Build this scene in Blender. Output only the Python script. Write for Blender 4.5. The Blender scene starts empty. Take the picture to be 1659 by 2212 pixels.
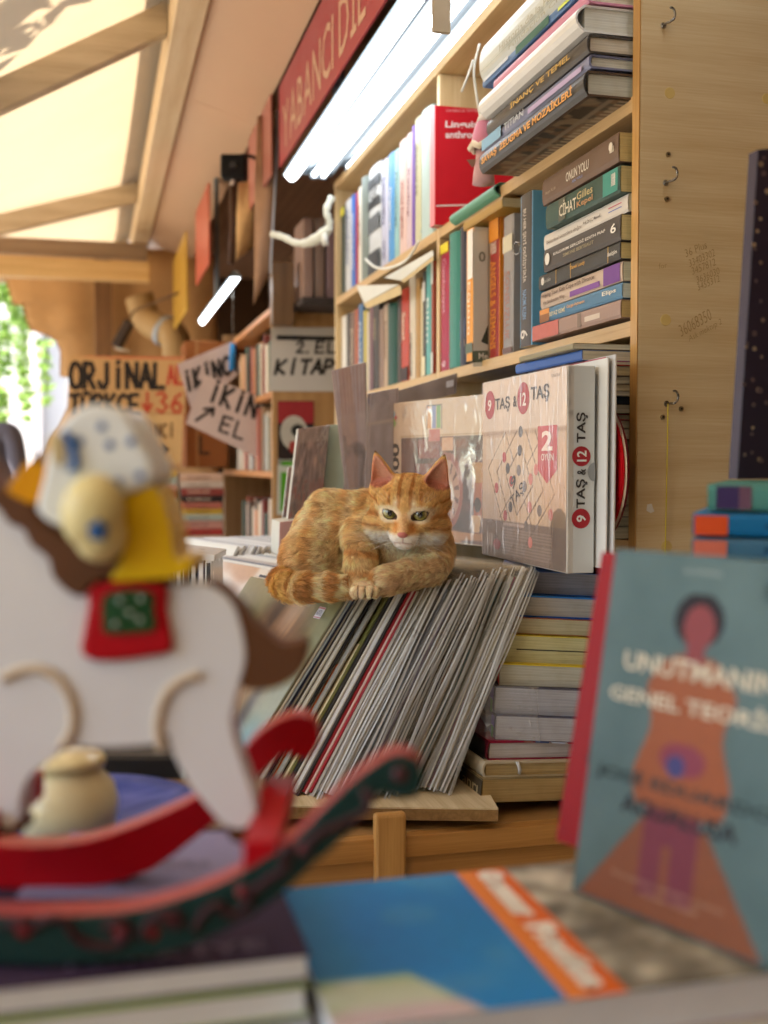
import bpy, bmesh, math, random
import numpy as np
from mathutils import Vector, Matrix

random.seed(7)
RNG = np.random.default_rng(7)
R = math.radians
scene = bpy.context.scene

# ------------------------------------------------------------------ camera
YAW, PITCH = R(14.6), R(-2.39)
cam_data = bpy.data.cameras.new('camera')
cam = bpy.data.objects.new('camera', cam_data)
scene.collection.objects.link(cam)
cam.location = (0, 0, 0)
cam.rotation_euler = (R(90) + PITCH, 0, -YAW)
cam_data.sensor_fit = 'HORIZONTAL'
cam_data.sensor_width = 24
cam_data.lens = 35
cam_data.clip_start = 0.02
cam_data.clip_end = 400
cam_data.dof.use_dof = True
cam_data.dof.focus_distance = 1.50
cam_data.dof.aperture_fstop = 3.2
scene.camera = cam

# ------------------------------------------------------------------ sky, sun, exposure
SUN_EL, SUN_AZ = R(56), R(-112)          # azimuth measured from +Y towards +X
world = bpy.data.worlds.new('World')
scene.world = world
world.use_nodes = True
wn = world.node_tree.nodes
sky = wn.new('ShaderNodeTexSky')
sky.sky_type = 'NISHITA'
sky.sun_disc = False
sky.sun_elevation = SUN_EL
sky.sun_rotation = SUN_AZ
sky.air_density = 1.0
sky.dust_density = 1.0
wn['Background'].inputs['Strength'].default_value = 0.15
world.node_tree.links.new(sky.outputs[0], wn['Background'].inputs['Color'])
sun_data = bpy.data.lights.new('sun', 'SUN')
sun_data.energy = 5.0
sun_data.angle = R(0.53)
sun_data.color = (1.0, 0.97, 0.93)
sun = bpy.data.objects.new('sun', sun_data)
scene.collection.objects.link(sun)
SUN_DIR = Vector((math.sin(SUN_AZ) * math.cos(SUN_EL), math.cos(SUN_AZ) * math.cos(SUN_EL), math.sin(SUN_EL)))
sun.rotation_euler = SUN_DIR.to_track_quat('Z', 'Y').to_euler()
sun.location = SUN_DIR * 20
LAMP = 1.9                              # the tubes' own brightness
vs = scene.view_settings
vs.view_transform = 'Standard'
vs.look = 'None'
vs.exposure = 1.97
vs.gamma = 1.0
vs.use_curve_mapping = False
cy = scene.cycles
cy.use_denoising = True
cy.max_bounces = 6
cy.diffuse_bounces = 3
cy.glossy_bounces = 2
cy.transparent_max_bounces = 14
cy.transmission_bounces = 4
cy.use_adaptive_sampling = True
cy.adaptive_threshold = 0.03
cy.adaptive_min_samples = 20
cy.sample_clamp_indirect = 6.0
cy.caustics_reflective = False
cy.caustics_refractive = False

# ------------------------------------------------------------------ measuring: a pixel of the 1659 x 2212 view as a ray
FPX = 35 / 24 * 1659
CT, ST = math.cos(YAW), math.sin(YAW)
CAMROT = cam.rotation_euler.to_matrix()
RIGHT, FWD, UP = Vector((CT, -ST, 0)), Vector((ST, CT, 0)), Vector((0, 0, 1))

def ray(u, v):
    return CAMROT @ Vector(((u - 829.5) / FPX, -(v - 1106) / FPX, -1))
def onX(u, v, X):
    d = ray(u, v); return d * (X / d.x)
def onY(u, v, Y):
    d = ray(u, v); return d * (Y / d.y)
def onZ(u, v, Z):
    d = ray(u, v); return d * (Z / d.z)
def onD(u, v, D):
    d = ray(u, v); return d * (D / d.dot(FWD))
def VF(r, d, z):
    return RIGHT * r + FWD * d + UP * z

# ------------------------------------------------------------------ small helpers
def lin(c):
    if isinstance(c, str):
        c = c.lstrip('#'); c = [int(c[i:i + 2], 16) / 255 for i in (0, 2, 4)]
    return tuple(x / 12.92 if x <= 0.04045 else ((x + 0.055) / 1.055) ** 2.4 for x in c)

def link(o):
    scene.collection.objects.link(o); return o

def tag(o, label=None, cat=None, group=None, kind=None):
    if label: o['label'] = label
    if cat: o['category'] = cat
    if group: o['group'] = group
    if kind: o['kind'] = kind
    return o

def thing(name, label, cat, mat4=None, group=None):
    o = link(bpy.data.objects.new(name, None))
    o.empty_display_size = 0.02
    if mat4 is not None: o.matrix_world = mat4
    return tag(o, label, cat, group)

def mobj(name, verts, faces, mats, parent=None, smooth=False, midx=None):
    me = bpy.data.meshes.new(name)
    me.from_pydata([tuple(v) for v in verts], [], faces)
    if not isinstance(mats, (list, tuple)): mats = [mats]
    for m in mats: me.materials.append(m)
    if midx is not None: me.polygons.foreach_set('material_index', midx)
    if smooth: me.polygons.foreach_set('use_smooth', [True] * len(me.polygons))
    me.update()
    o = link(bpy.data.objects.new(name, me))
    if parent is not None: o.parent = parent
    return o

def bmobj(name, bm, mats, parent=None, smooth=False):
    me = bpy.data.meshes.new(name)
    bmesh.ops.recalc_face_normals(bm, faces=bm.faces)
    bm.to_mesh(me); bm.free()
    if not isinstance(mats, (list, tuple)): mats = [mats]
    for m in mats: me.materials.append(m)
    if smooth: me.polygons.foreach_set('use_smooth', [True] * len(me.polygons))
    o = link(bpy.data.objects.new(name, me))
    if parent is not None: o.parent = parent
    return o

def box_bm(lo, hi, bev=0.0, seg=1):
    bm = bmesh.new()
    bmesh.ops.create_cube(bm, size=1)
    for v in bm.verts:
        v.co = Vector([lo[i] if v.co[i] < 0 else hi[i] for i in range(3)])
    if bev > 0:
        bmesh.ops.bevel(bm, geom=list(bm.edges), offset=bev, segments=seg, affect='EDGES', profile=0.5)
    return bm

def box(name, lo, hi, mat, parent=None, bev=0.0015, seg=1, smooth=False):
    return bmobj(name, box_bm(lo, hi, bev, seg), mat, parent, smooth)

def prism_bm(poly, depth_vec, bev=0.0, seg=2):
    """poly: list of 3D points; extruded along depth_vec; caps get material 0, sides material 1"""
    bm = bmesh.new()
    a = [bm.verts.new(p) for p in poly]
    b = [bm.verts.new(Vector(p) + depth_vec) for p in poly]
    n = len(poly)
    bm.faces.new(a); bm.faces.new(list(reversed(b)))
    for i in range(n):
        f = bm.faces.new((a[i], b[i], b[(i + 1) % n], a[(i + 1) % n])); f.material_index = 1
    bmesh.ops.recalc_face_normals(bm, faces=bm.faces)
    if bev > 0:
        cap_e = [e for e in bm.edges if {f.material_index for f in e.link_faces} == {0, 1}]
        bmesh.ops.bevel(bm, geom=cap_e, offset=bev, segments=seg, affect='EDGES', profile=0.5, clamp_overlap=True)
    return bm

def tube(name, pts, rad, mat, parent=None, n=8, closed=False, caps=True):
    pts = [Vector(p) for p in pts]
    rads = rad if isinstance(rad, (list, tuple)) else [rad] * len(pts)
    vs_, fs = [], []
    prev = None
    for i, p in enumerate(pts):
        if closed: t = pts[(i + 1) % len(pts)] - pts[i - 1]
        else: t = pts[min(i + 1, len(pts) - 1)] - pts[max(i - 1, 0)]
        t.normalize()
        if prev is None:
            a = Vector((0, 0, 1)) if abs(t.z) < 0.9 else Vector((1, 0, 0))
            nx = t.cross(a).normalized()
        else:
            nx = (prev - t * prev.dot(t)).normalized()
        prev = nx
        ny = t.cross(nx)
        for k in range(n):
            a = 2 * math.pi * k / n
            vs_.append(p + (nx * math.cos(a) + ny * math.sin(a)) * rads[i])
    m = len(pts)
    for i in range(m if closed else m - 1):
        j = (i + 1) % m
        for k in range(n):
            fs.append((i * n + k, i * n + (k + 1) % n, j * n + (k + 1) % n, j * n + k))
    if caps and not closed:
        fs.append(tuple(reversed(range(n)))); fs.append(tuple((m - 1) * n + k for k in range(n)))
    return mobj(name, vs_, fs, mat, parent, smooth=True)

def smooth_path(pts, sub=6):
    pts = [Vector(p) for p in pts]
    out = []
    for i in range(len(pts) - 1):
        p0, p1, p2, p3 = pts[max(i - 1, 0)], pts[i], pts[i + 1], pts[min(i + 2, len(pts) - 1)]
        for k in range(sub):
            t = k / sub
            out.append(0.5 * ((2 * p1) + (p2 - p0) * t + (2 * p0 - 5 * p1 + 4 * p2 - p3) * t * t + (3 * p1 - p0 - 3 * p2 + p3) * t ** 3))
    out.append(pts[-1])
    return out

ORD = ['', 'first', 'second', 'third', 'fourth', 'fifth', 'sixth', 'seventh', 'eighth', 'ninth', 'tenth', 'eleventh', 'twelfth', 'thirteenth',
       'fourteenth', 'fifteenth', 'sixteenth', 'seventeenth', 'eighteenth', 'nineteenth']
TENS = {2: 'twenty', 3: 'thirty', 4: 'forty', 5: 'fifty', 6: 'sixty'}
def ordinal(n):
    if n < 20: return ORD[n]
    t, k = divmod(n, 10)
    return TENS[t] + '-' + ORD[k] if k else TENS[t].replace('y', 'ieth')

# ------------------------------------------------------------------ materials
_M = {}
def newmat(name):
    m = bpy.data.materials.new(name); m.use_nodes = True
    nt = m.node_tree
    return m, nt, nt.nodes['Principled BSDF'], nt.nodes, nt.links

def set_in(node, **kw):
    for k, v in kw.items():
        node.inputs[k.replace('_', ' ')].default_value = v

def tc_map(N, L, coord='Object', scale=(1, 1, 1), loc=(0, 0, 0)):
    t = N.new('ShaderNodeTexCoord'); mp = N.new('ShaderNodeMapping')
    mp.inputs['Scale'].default_value = scale; mp.inputs['Location'].default_value = loc
    L.new(t.outputs[coord], mp.inputs['Vector'])
    return mp.outputs[0]

def paint(col, rough=0.5, var=0.10, scale=22.0, bump=0.15, spec=0.22, coat=0.0, metal=0.0, sheen=0.0, coat_rough=0.12):
    """plain coloured surface with slight mottling, wear in the gloss and fine relief"""
    key = ('paint', col, rough, var, scale, bump, spec, coat, metal, sheen, coat_rough)
    if key in _M: return _M[key]
    m, nt, b, N, L = newmat('paint')
    c = lin(col)
    vec = tc_map(N, L, 'Object')
    nz = N.new('ShaderNodeTexNoise'); set_in(nz, Scale=scale, Detail=5.0, Roughness=0.62)
    L.new(vec, nz.inputs['Vector'])
    mix = N.new('ShaderNodeMixRGB')
    mix.inputs['Color1'].default_value = (*[x * (1 - var) for x in c], 1)
    mix.inputs['Color2'].default_value = (*[min(1, x * (1 + var) + 0.012 * var * 10 * 0.3) for x in c], 1)
    L.new(nz.outputs['Fac'], mix.inputs['Fac'])
    L.new(mix.outputs[0], b.inputs['Base Color'])
    mr = N.new('ShaderNodeMapRange')
    mr.inputs['To Min'].default_value = max(0.03, rough - 0.12); mr.inputs['To Max'].default_value = min(1, rough + 0.12)
    L.new(nz.outputs['Fac'], mr.inputs['Value']); L.new(mr.outputs[0], b.inputs['Roughness'])
    if bump > 0:
        n2 = N.new('ShaderNodeTexNoise'); set_in(n2, Scale=scale * 11, Detail=3.0)
        L.new(vec, n2.inputs['Vector'])
        bp = N.new('ShaderNodeBump'); set_in(bp, Strength=bump, Distance=0.0006)
        L.new(n2.outputs['Fac'], bp.inputs['Height']); L.new(bp.outputs[0], b.inputs['Normal'])
    set_in(b, Specular_IOR_Level=spec, Coat_Weight=coat, Coat_Roughness=coat_rough, Metallic=metal, Sheen_Weight=sheen)
    _M[key] = m
    return m

def ink(col, rough=0.5, metal=0.0):
    key = ('ink', col, rough, metal)
    if key in _M: return _M[key]
    m, nt, b, N, L = newmat('ink')
    nz = N.new('ShaderNodeTexNoise'); set_in(nz, Scale=60.0, Detail=3.0)
    L.new(tc_map(N, L, 'Object'), nz.inputs['Vector'])
    c = lin(col)
    mix = N.new('ShaderNodeMixRGB')
    mix.inputs['Color1'].default_value = (*[x * 0.9 for x in c], 1); mix.inputs['Color2'].default_value = (*[min(1, x * 1.1 + .006) for x in c], 1)
    L.new(nz.outputs['Fac'], mix.inputs['Fac']); L.new(mix.outputs[0], b.inputs['Base Color'])
    set_in(b, Roughness=rough, Metallic=metal, Specular_IOR_Level=0.22)
    _M[key] = m
    return m

def wood(base, dark, axis='x', rough=0.42, coarse=1.0, bump=0.25, coat=0.0):
    key = ('wood', base, dark, axis, rough, coarse, bump)
    if key in _M: return _M[key]
    m, nt, b, N, L = newmat('wood')
    i = 'xyz'.index(axis)
    s1 = [22.0 * coarse] * 3; s1[i] = 2.0 * coarse
    s2 = [420.0 * coarse] * 3; s2[i] = 11.0 * coarse
    n1 = N.new('ShaderNodeTexNoise'); set_in(n1, Scale=1.0, Detail=4.0, Roughness=0.55, Distortion=1.2)
    L.new(tc_map(N, L, 'Object', s1), n1.inputs['Vector'])
    n2 = N.new('ShaderNodeTexNoise'); set_in(n2, Scale=1.0, Detail=2.0, Roughness=0.7)
    L.new(tc_map(N, L, 'Object', s2), n2.inputs['Vector'])
    w = N.new('ShaderNodeTexWave'); w.wave_type = 'BANDS'; w.bands_direction = 'XYZ'[(i + 2) % 3] if axis != 'z' else 'X'
    set_in(w, Scale=0.35, Distortion=6.0, Detail=2.0, Detail_Scale=0.6)
    L.new(tc_map(N, L, 'Object', [x * 1.0 for x in s1]), w.inputs['Vector'])
    m1 = N.new('ShaderNodeMath'); m1.operation = 'MULTIPLY_ADD'; m1.inputs[1].default_value = 0.5; m1.inputs[2].default_value = 0.0
    L.new(n2.outputs['Fac'], m1.inputs[0])
    m2 = N.new('ShaderNodeMath'); m2.operation = 'MULTIPLY_ADD'; m2.inputs[1].default_value = 0.42
    L.new(n1.outputs['Fac'], m2.inputs[0]); L.new(m1.outputs[0], m2.inputs[2])
    m3 = N.new('ShaderNodeMath'); m3.operation = 'MULTIPLY_ADD'; m3.inputs[1].default_value = 0.14
    L.new(w.outputs['Fac'], m3.inputs[0]); L.new(m2.outputs[0], m3.inputs[2])
    r = N.new('ShaderNodeValToRGB')
    r.color_ramp.elements[0].position = 0.30; r.color_ramp.elements[0].color = (*lin(dark), 1)
    r.color_ramp.elements[1].position = 0.70; r.color_ramp.elements[1].color = (*lin(base), 1)
    L.new(m3.outputs[0], r.inputs['Fac']); L.new(r.outputs[0], b.inputs['Base Color'])
    bp = N.new('ShaderNodeBump'); set_in(bp, Strength=bump, Distance=0.0005)
    L.new(n2.outputs['Fac'], bp.inputs['Height']); L.new(bp.outputs[0], b.inputs['Normal'])
    set_in(b, Roughness=rough, Coat_Weight=coat, Specular_IOR_Level=0.3)
    _M[key] = m
    return m

def pages(col='#d9d3c2', dark=0.72, freq=760.0, stain=True):
    """cut page edges: fine leaves stacked along local x"""
    key = ('pages', col, dark, freq)
    if key in _M: return _M[key]
    m, nt, b, N, L = newmat('pages')
    n1 = N.new('ShaderNodeTexNoise'); set_in(n1, Scale=1.0, Detail=2.5, Roughness=0.75)
    L.new(tc_map(N, L, 'Object', (freq, 7, 7)), n1.inputs['Vector'])
    n2 = N.new('ShaderNodeTexNoise'); set_in(n2, Scale=26.0, Detail=4.0)
    L.new(tc_map(N, L, 'Object'), n2.inputs['Vector'])
    c = lin(col)
    r = N.new('ShaderNodeValToRGB')
    r.color_ramp.elements[0].position = 0.34; r.color_ramp.elements[0].color = (*[x * dark for x in c], 1)
    r.color_ramp.elements[1].position = 0.60; r.color_ramp.elements[1].color = (*c, 1)
    L.new(n1.outputs['Fac'], r.inputs['Fac'])
    mx = N.new('ShaderNodeMixRGB'); mx.blend_type = 'MULTIPLY'
    r2 = N.new('ShaderNodeValToRGB')
    r2.color_ramp.elements[0].position = 0.35; r2.color_ramp.elements[0].color = (0.84, 0.78, 0.66, 1)
    r2.color_ramp.elements[1].position = 0.55; r2.color_ramp.elements[1].color = (1, 1, 1, 1)
    L.new(n2.outputs['Fac'], r2.inputs['Fac'])
    mx.inputs['Fac'].default_value = 0.5
    L.new(r.outputs[0], mx.inputs['Color1']); L.new(r2.outputs[0], mx.inputs['Color2'])
    L.new(mx.outputs[0], b.inputs['Base Color'])
    bp = N.new('ShaderNodeBump'); set_in(bp, Strength=0.5, Distance=0.0006)
    L.new(n1.outputs['Fac'], bp.inputs['Height']); L.new(bp.outputs[0], b.inputs['Normal'])
    set_in(b, Roughness=0.85, Specular_IOR_Level=0.2)
    _M[key] = m
    return m

def emit(col, strength):
    key = ('emit', col, strength)
    if key in _M: return _M[key]
    m, nt, b, N, L = newmat('lit')
    set_in(b, Base_Color=(*lin(col), 1), Emission_Color=(*lin(col), 1), Emission_Strength=strength, Roughness=0.4)
    _M[key] = m
    return m

def film(tint='#ffffff', clear=0.72, rough=0.12, haze=0.35, bump=0.6, bscale=(40, 40, 40)):
    """thin clear plastic: see-through, a little milky, with wrinkle highlights"""
    key = ('film', tint, clear, rough, haze, bump, bscale)
    if key in _M: return _M[key]
    m, nt, b, N, L = newmat('film')
    N.remove(b)
    out = N['Material Output']
    tr = N.new('ShaderNodeBsdfTransparent'); gl = N.new('ShaderNodeBsdfGlossy'); df = N.new('ShaderNodeBsdfDiffuse')
    c = lin(tint)
    tr.inputs['Color'].default_value = (*[0.55 + 0.45 * x for x in c], 1)
    df.inputs['Color'].default_value = (*[0.92 * x for x in c], 1)
    gl.inputs['Roughness'].default_value = rough
    nz = N.new('ShaderNodeTexNoise'); set_in(nz, Scale=1.0, Detail=3.0, Roughness=0.6, Distortion=0.8)
    L.new(tc_map(N, L, 'Object', bscale), nz.inputs['Vector'])
    bp = N.new('ShaderNodeBump'); set_in(bp, Strength=bump, Distance=0.004)
    L.new(nz.outputs['Fac'], bp.inputs['Height'])
    L.new(bp.outputs[0], gl.inputs['Normal'])
    fr = N.new('ShaderNodeLayerWeight'); fr.inputs['Blend'].default_value = 0.35
    L.new(bp.outputs[0], fr.inputs['Normal'])
    m1 = N.new('ShaderNodeMixShader'); m1.inputs[0].default_value = haze * (1 - clear) / max(0.01, 1)
    m1.inputs[0].default_value = 1 - clear
    L.new(tr.outputs[0], m1.inputs[1]); L.new(df.outputs[0], m1.inputs[2])
    m2 = N.new('ShaderNodeMixShader')
    mm = N.new('ShaderNodeMath'); mm.operation = 'MULTIPLY_ADD'; mm.inputs[1].default_value = 0.17; mm.inputs[2].default_value = 0.02
    L.new(fr.outputs['Facing'], mm.inputs[0])
    glint = N.new('ShaderNodeValToRGB')
    glint.color_ramp.elements[0].position = 0.56; glint.color_ramp.elements[1].position = 0.74
    L.new(nz.outputs['Fac'], glint.inputs['Fac'])
    mg = N.new('ShaderNodeMath'); mg.operation = 'MULTIPLY_ADD'; mg.inputs[1].default_value = 0.5
    L.new(glint.outputs[0], mg.inputs[0]); L.new(mm.outputs[0], mg.inputs[2]); L.new(mg.outputs[0], m2.inputs[0])
    L.new(m1.outputs[0], m2.inputs[1]); L.new(gl.outputs[0], m2.inputs[2])
    L.new(m2.outputs[0], out.inputs['Surface'])
    _M[key] = m
    return m

def printed(rough=0.4, coat=0.0, name='print', bump=0.0):
    """flat print: colour comes from the 'ink' colour attribute of the panel"""
    key = ('printed', rough, coat, bump)
    if key in _M: return _M[key]
    m, nt, b, N, L = newmat('print')
    a = N.new('ShaderNodeAttribute'); a.attribute_name = 'ink'
    nz = N.new('ShaderNodeTexNoise'); set_in(nz, Scale=90.0, Detail=3.0)
    L.new(tc_map(N, L, 'Object'), nz.inputs['Vector'])
    mx = N.new('ShaderNodeMixRGB'); mx.blend_type = 'MULTIPLY'; mx.inputs['Fac'].default_value = 0.18
    L.new(a.outputs['Color'], mx.inputs['Color1']); L.new(nz.outputs['Fac'], mx.inputs['Color2'])
    L.new(mx.outputs[0], b.inputs['Base Color'])
    if bump:
        bp = N.new('ShaderNodeBump'); set_in(bp, Strength=bump, Distance=0.001)
        L.new(nz.outputs['Fac'], bp.inputs['Height']); L.new(bp.outputs[0], b.inputs['Normal'])
    set_in(b, Roughness=rough, Coat_Weight=coat, Coat_Roughness=0.12, Specular_IOR_Level=0.25)
    _M[key] = m
    return m

def print_panel(name, origin, xdir, ydir, fn, nx, ny, parent, mat=None):
    """flat printed sheet: origin + s*xdir + t*ydir, colours from fn(s, t) -> (n,3) sRGB 0..1"""
    s, t = np.meshgrid(np.linspace(0, 1, nx + 1), np.linspace(0, 1, ny + 1))
    s, t = s.ravel(), t.ravel()
    o, x, y = np.array(origin), np.array(xdir), np.array(ydir)
    P = o + s[:, None] * x + t[:, None] * y
    idx = np.arange((nx + 1) * (ny + 1)).reshape(ny + 1, nx + 1)
    F = np.stack([idx[:-1, :-1], idx[:-1, 1:], idx[1:, 1:], idx[1:, :-1]], -1).reshape(-1, 4)
    ob = mobj(name, P.tolist(), F.tolist(), mat or printed(), parent)
    col = np.clip(fn(s, t), 0, 1)
    colL = np.where(col <= 0.04045, col / 12.92, ((col + 0.055) / 1.055) ** 2.4)
    at = ob.data.color_attributes.new('ink', 'FLOAT_COLOR', 'POINT')
    at.data.foreach_set('color', np.c_[colL, np.ones(len(s))].astype(np.float32).ravel())
    return ob

def rgb(h):
    h = h.lstrip('#'); return np.array([int(h[i:i + 2], 16) / 255 for i in (0, 2, 4)])
def vnoise(x, y, seed=0):
    """smooth value noise for printed pictures"""
    r = np.random.default_rng(seed).random((64, 64))
    xi, yi = np.floor(x).astype(int), np.floor(y).astype(int)
    fx, fy = x - xi, y - yi
    fx, fy = fx * fx * (3 - 2 * fx), fy * fy * (3 - 2 * fy)
    g = lambda a, b: r[a % 64, b % 64]
    return (g(xi, yi) * (1 - fx) + g(xi + 1, yi) * fx) * (1 - fy) + (g(xi, yi + 1) * (1 - fx) + g(xi + 1, yi + 1) * fx) * fy
def over(base, mask, c):
    m = np.clip(mask, 0, 1)[:, None]
    return base * (1 - m) + (rgb(c) if isinstance(c, str) else c) * m
def sstep(a, b, x):
    t = np.clip((x - a) / (b - a), 0, 1); return t * t * (3 - 2 * t)

# ------------------------------------------------------------------ lettering
_T = {}
def text_shape(s, bold=0.0, space=1.0):
    key = (s, bold, space)
    if key not in _T:
        cu = bpy.data.curves.new('letters', 'FONT')
        cu.body = s; cu.offset = bold; cu.resolution_u = 2; cu.space_character = space
        ob = bpy.data.objects.new('letters', cu)
        me = ob.to_mesh()
        v = np.zeros(len(me.vertices) * 3); me.vertices.foreach_get('co', v); v = v.reshape(-1, 3)[:, :2]
        f = [tuple(p.vertices) for p in me.polygons]
        ob.to_mesh_clear(); bpy.data.objects.remove(ob); bpy.data.curves.remove(cu)
        lo, hi = v.min(0), v.max(0)
        _T[key] = ((v - lo) / np.maximum(hi - lo, 1e-6), f, hi - lo, lo)
    return _T[key]

def lettering(s, origin, xdir, ydir, mat, parent, bold=0.012, space=1.0, name='lettering', shear=0.0):
    """text stretched into the rectangle origin, origin+xdir, origin+ydir (local to parent)"""
    v, f, *_ = text_shape(s, bold, space)
    o, x, y = Vector(origin), Vector(xdir), Vector(ydir)
    return mobj(name, [o + x * (a + shear * b) + y * b for a, b in v], f, mat, parent)

def letters(s, origin, xdir, ydir, mat, parent, bold=0.0, cap=0.73, gap=0.10):
    """one part per letter, set along xdir (its length is the whole line), cap height = ydir"""
    o, x, y = Vector(origin), Vector(xdir), Vector(ydir)
    adv = [0.28 if c == ' ' else text_shape(c, bold)[2][0] + gap for c in s]
    tot, pos = sum(adv), 0.0
    for c, a in zip(s, adv):
        if c != ' ':
            v, f, sz, lo = text_shape(c, bold)
            mobj('letter', [o + x * ((pos + px * sz[0]) / tot) + y * ((lo[1] + py * sz[1]) / cap) for px, py in v], f, mat, parent)
        pos += a

STROKES = {
    'O': [[(.5 + .5 * math.sin(a * .524), .5 + .5 * math.cos(a * .524)) for a in range(13)]],
    'R': [[(0, 0), (0.02, 1)], [(0, 1), (.6, .97), (.8, .75), (.6, .5), (.02, .48)], [(.3, .48), (.9, 0)]],
    'J': [[(.75, 1), (.75, .25), (.55, .02), (.25, .02), (.05, .25)]],
    'I': [[(.5, 0), (.5, .82)]], 'İ': [[(.5, 0), (.5, .8)], [(.46, 1.0), (.54, 1.06)]],
    'N': [[(.02, 0), (0, 1), (.95, .02), (.97, 1)]],
    'A': [[(0, 0), (.5, 1), (1, 0)], [(.2, .35), (.82, .35)]],
    'L': [[(.05, 1), (.03, 0), (.9, .03)]],
    'T': [[(0, .97), (1, 1)], [(.5, 1), (.5, 0)]],
    'U': [[(0, 1), (.02, .3), (.3, 0), (.7, 0), (.95, .3), (.97, 1)]],
    'Ü': [[(0, .85), (.02, .3), (.3, 0), (.7, 0), (.95, .3), (.97, .85)], [(.25, 1.02), (.3, 1.1)], [(.7, 1.02), (.75, 1.1)]],
    'K': [[(.02, 0), (0, 1)], [(.9, 1), (.08, .45), (.95, 0)]],
    'C': [[(.95, .85), (.6, 1), (.2, .85), (0, .5), (.15, .15), (.55, 0), (.95, .15)]],
    'Ç': [[(.95, .85), (.6, 1), (.2, .85), (0, .5), (.15, .15), (.55, 0), (.95, .15)], [(.5, 0), (.6, -.15), (.42, -.2)]],
    'E': [[(.9, 1), (.03, .98), (0, 0), (.92, .02)], [(.02, .5), (.75, .52)]],
    'P': [[(0, 0), (0.02, 1)], [(0, 1), (.65, .97), (.85, .75), (.65, .5), (.02, .48)]],
    '3': [[(.05, .9), (.5, 1), (.85, .8), (.45, .55), (.9, .3), (.5, 0), (.02, .12)]],
    '6': [[(.85, .95), (.35, .75), (.05, .3), (.3, 0), (.75, .03), (.9, .3), (.6, .5), (.15, .35)]],
    '2': [[(.05, .75), (.3, 1), (.75, .95), (.8, .65), (.05, .02), (.95, .03)]],
    '.': [[(.4, 0), (.5, .08)]], '-': [[(.1, .5), (.9, .55)]],
    '↓': [[(.5, 1), (.5, .0)], [(.1, .4), (.5, 0), (.9, .4)]],
    '→': [[(0, .5), (1, .5)], [(.7, .85), (1, .5), (.7, .12)]],
    '↗': [[(0, 0), (1, 1)], [(.45, .95), (1, 1), (.9, .4)]],
    ' ': [],
}
def marker(s, origin, xdir, ydir, mat, parent, width=0.1, gap=0.28, name='lettering', jit=0.02):
    """hand-drawn marker strokes: each letter a ribbon; origin/xdir/ydir give the whole word's rectangle"""
    o, x, y = Vector(origin), Vector(xdir), Vector(ydir)
    n = len(s); cw = 1.0 / (n - gap * 1.0)
    verts, faces = [], []
    aspect = x.length / y.length
    for i, ch in enumerate(s):
        narrow = ch in 'Iİ.-'
        for st in STROKES.get(ch, []):
            pts = [((i + a * (1 - gap)) * cw + random.uniform(-jit, jit) * cw, b + random.uniform(-jit, jit)) for a, b in st]
            for (a, b), (c, d) in zip(pts[:-1], pts[1:]):
                dx, dy = (c - a) * aspect, d - b
                l = math.hypot(dx, dy) or 1e-6
                nx_, ny_ = -dy / l * width / 2, dx / l * width / 2
                ex, ey = dx / l * width * .35, dy / l * width * .35
                k = len(verts)
                for (px, py, sg, se) in ((a, b, 1, -1), (a, b, -1, -1), (c, d, -1, 1), (c, d, 1, 1)):
                    verts.append(o + x * (px + (sg * nx_ + se * ex) / aspect) + y * (py + sg * ny_ + se * ey))
                faces.append((k, k + 1, k + 2, k + 3))
    # tiny height steps so crossing strokes never share a plane
    nrm = x.cross(y).normalized()
    for q in range(len(faces)):
        for k in faces[q]: verts[k] = verts[k] + nrm * (0.00004 * (q % 7))
    return mobj(name, verts, faces, mat, parent)

# ------------------------------------------------------------------ books
def frame(org, ex, ey, ez):
    M = Matrix.Identity(4)
    for i, e in enumerate((ex, ey, ez, org)):
        for k in range(3): M[k][i] = e[k]
    return M

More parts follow.
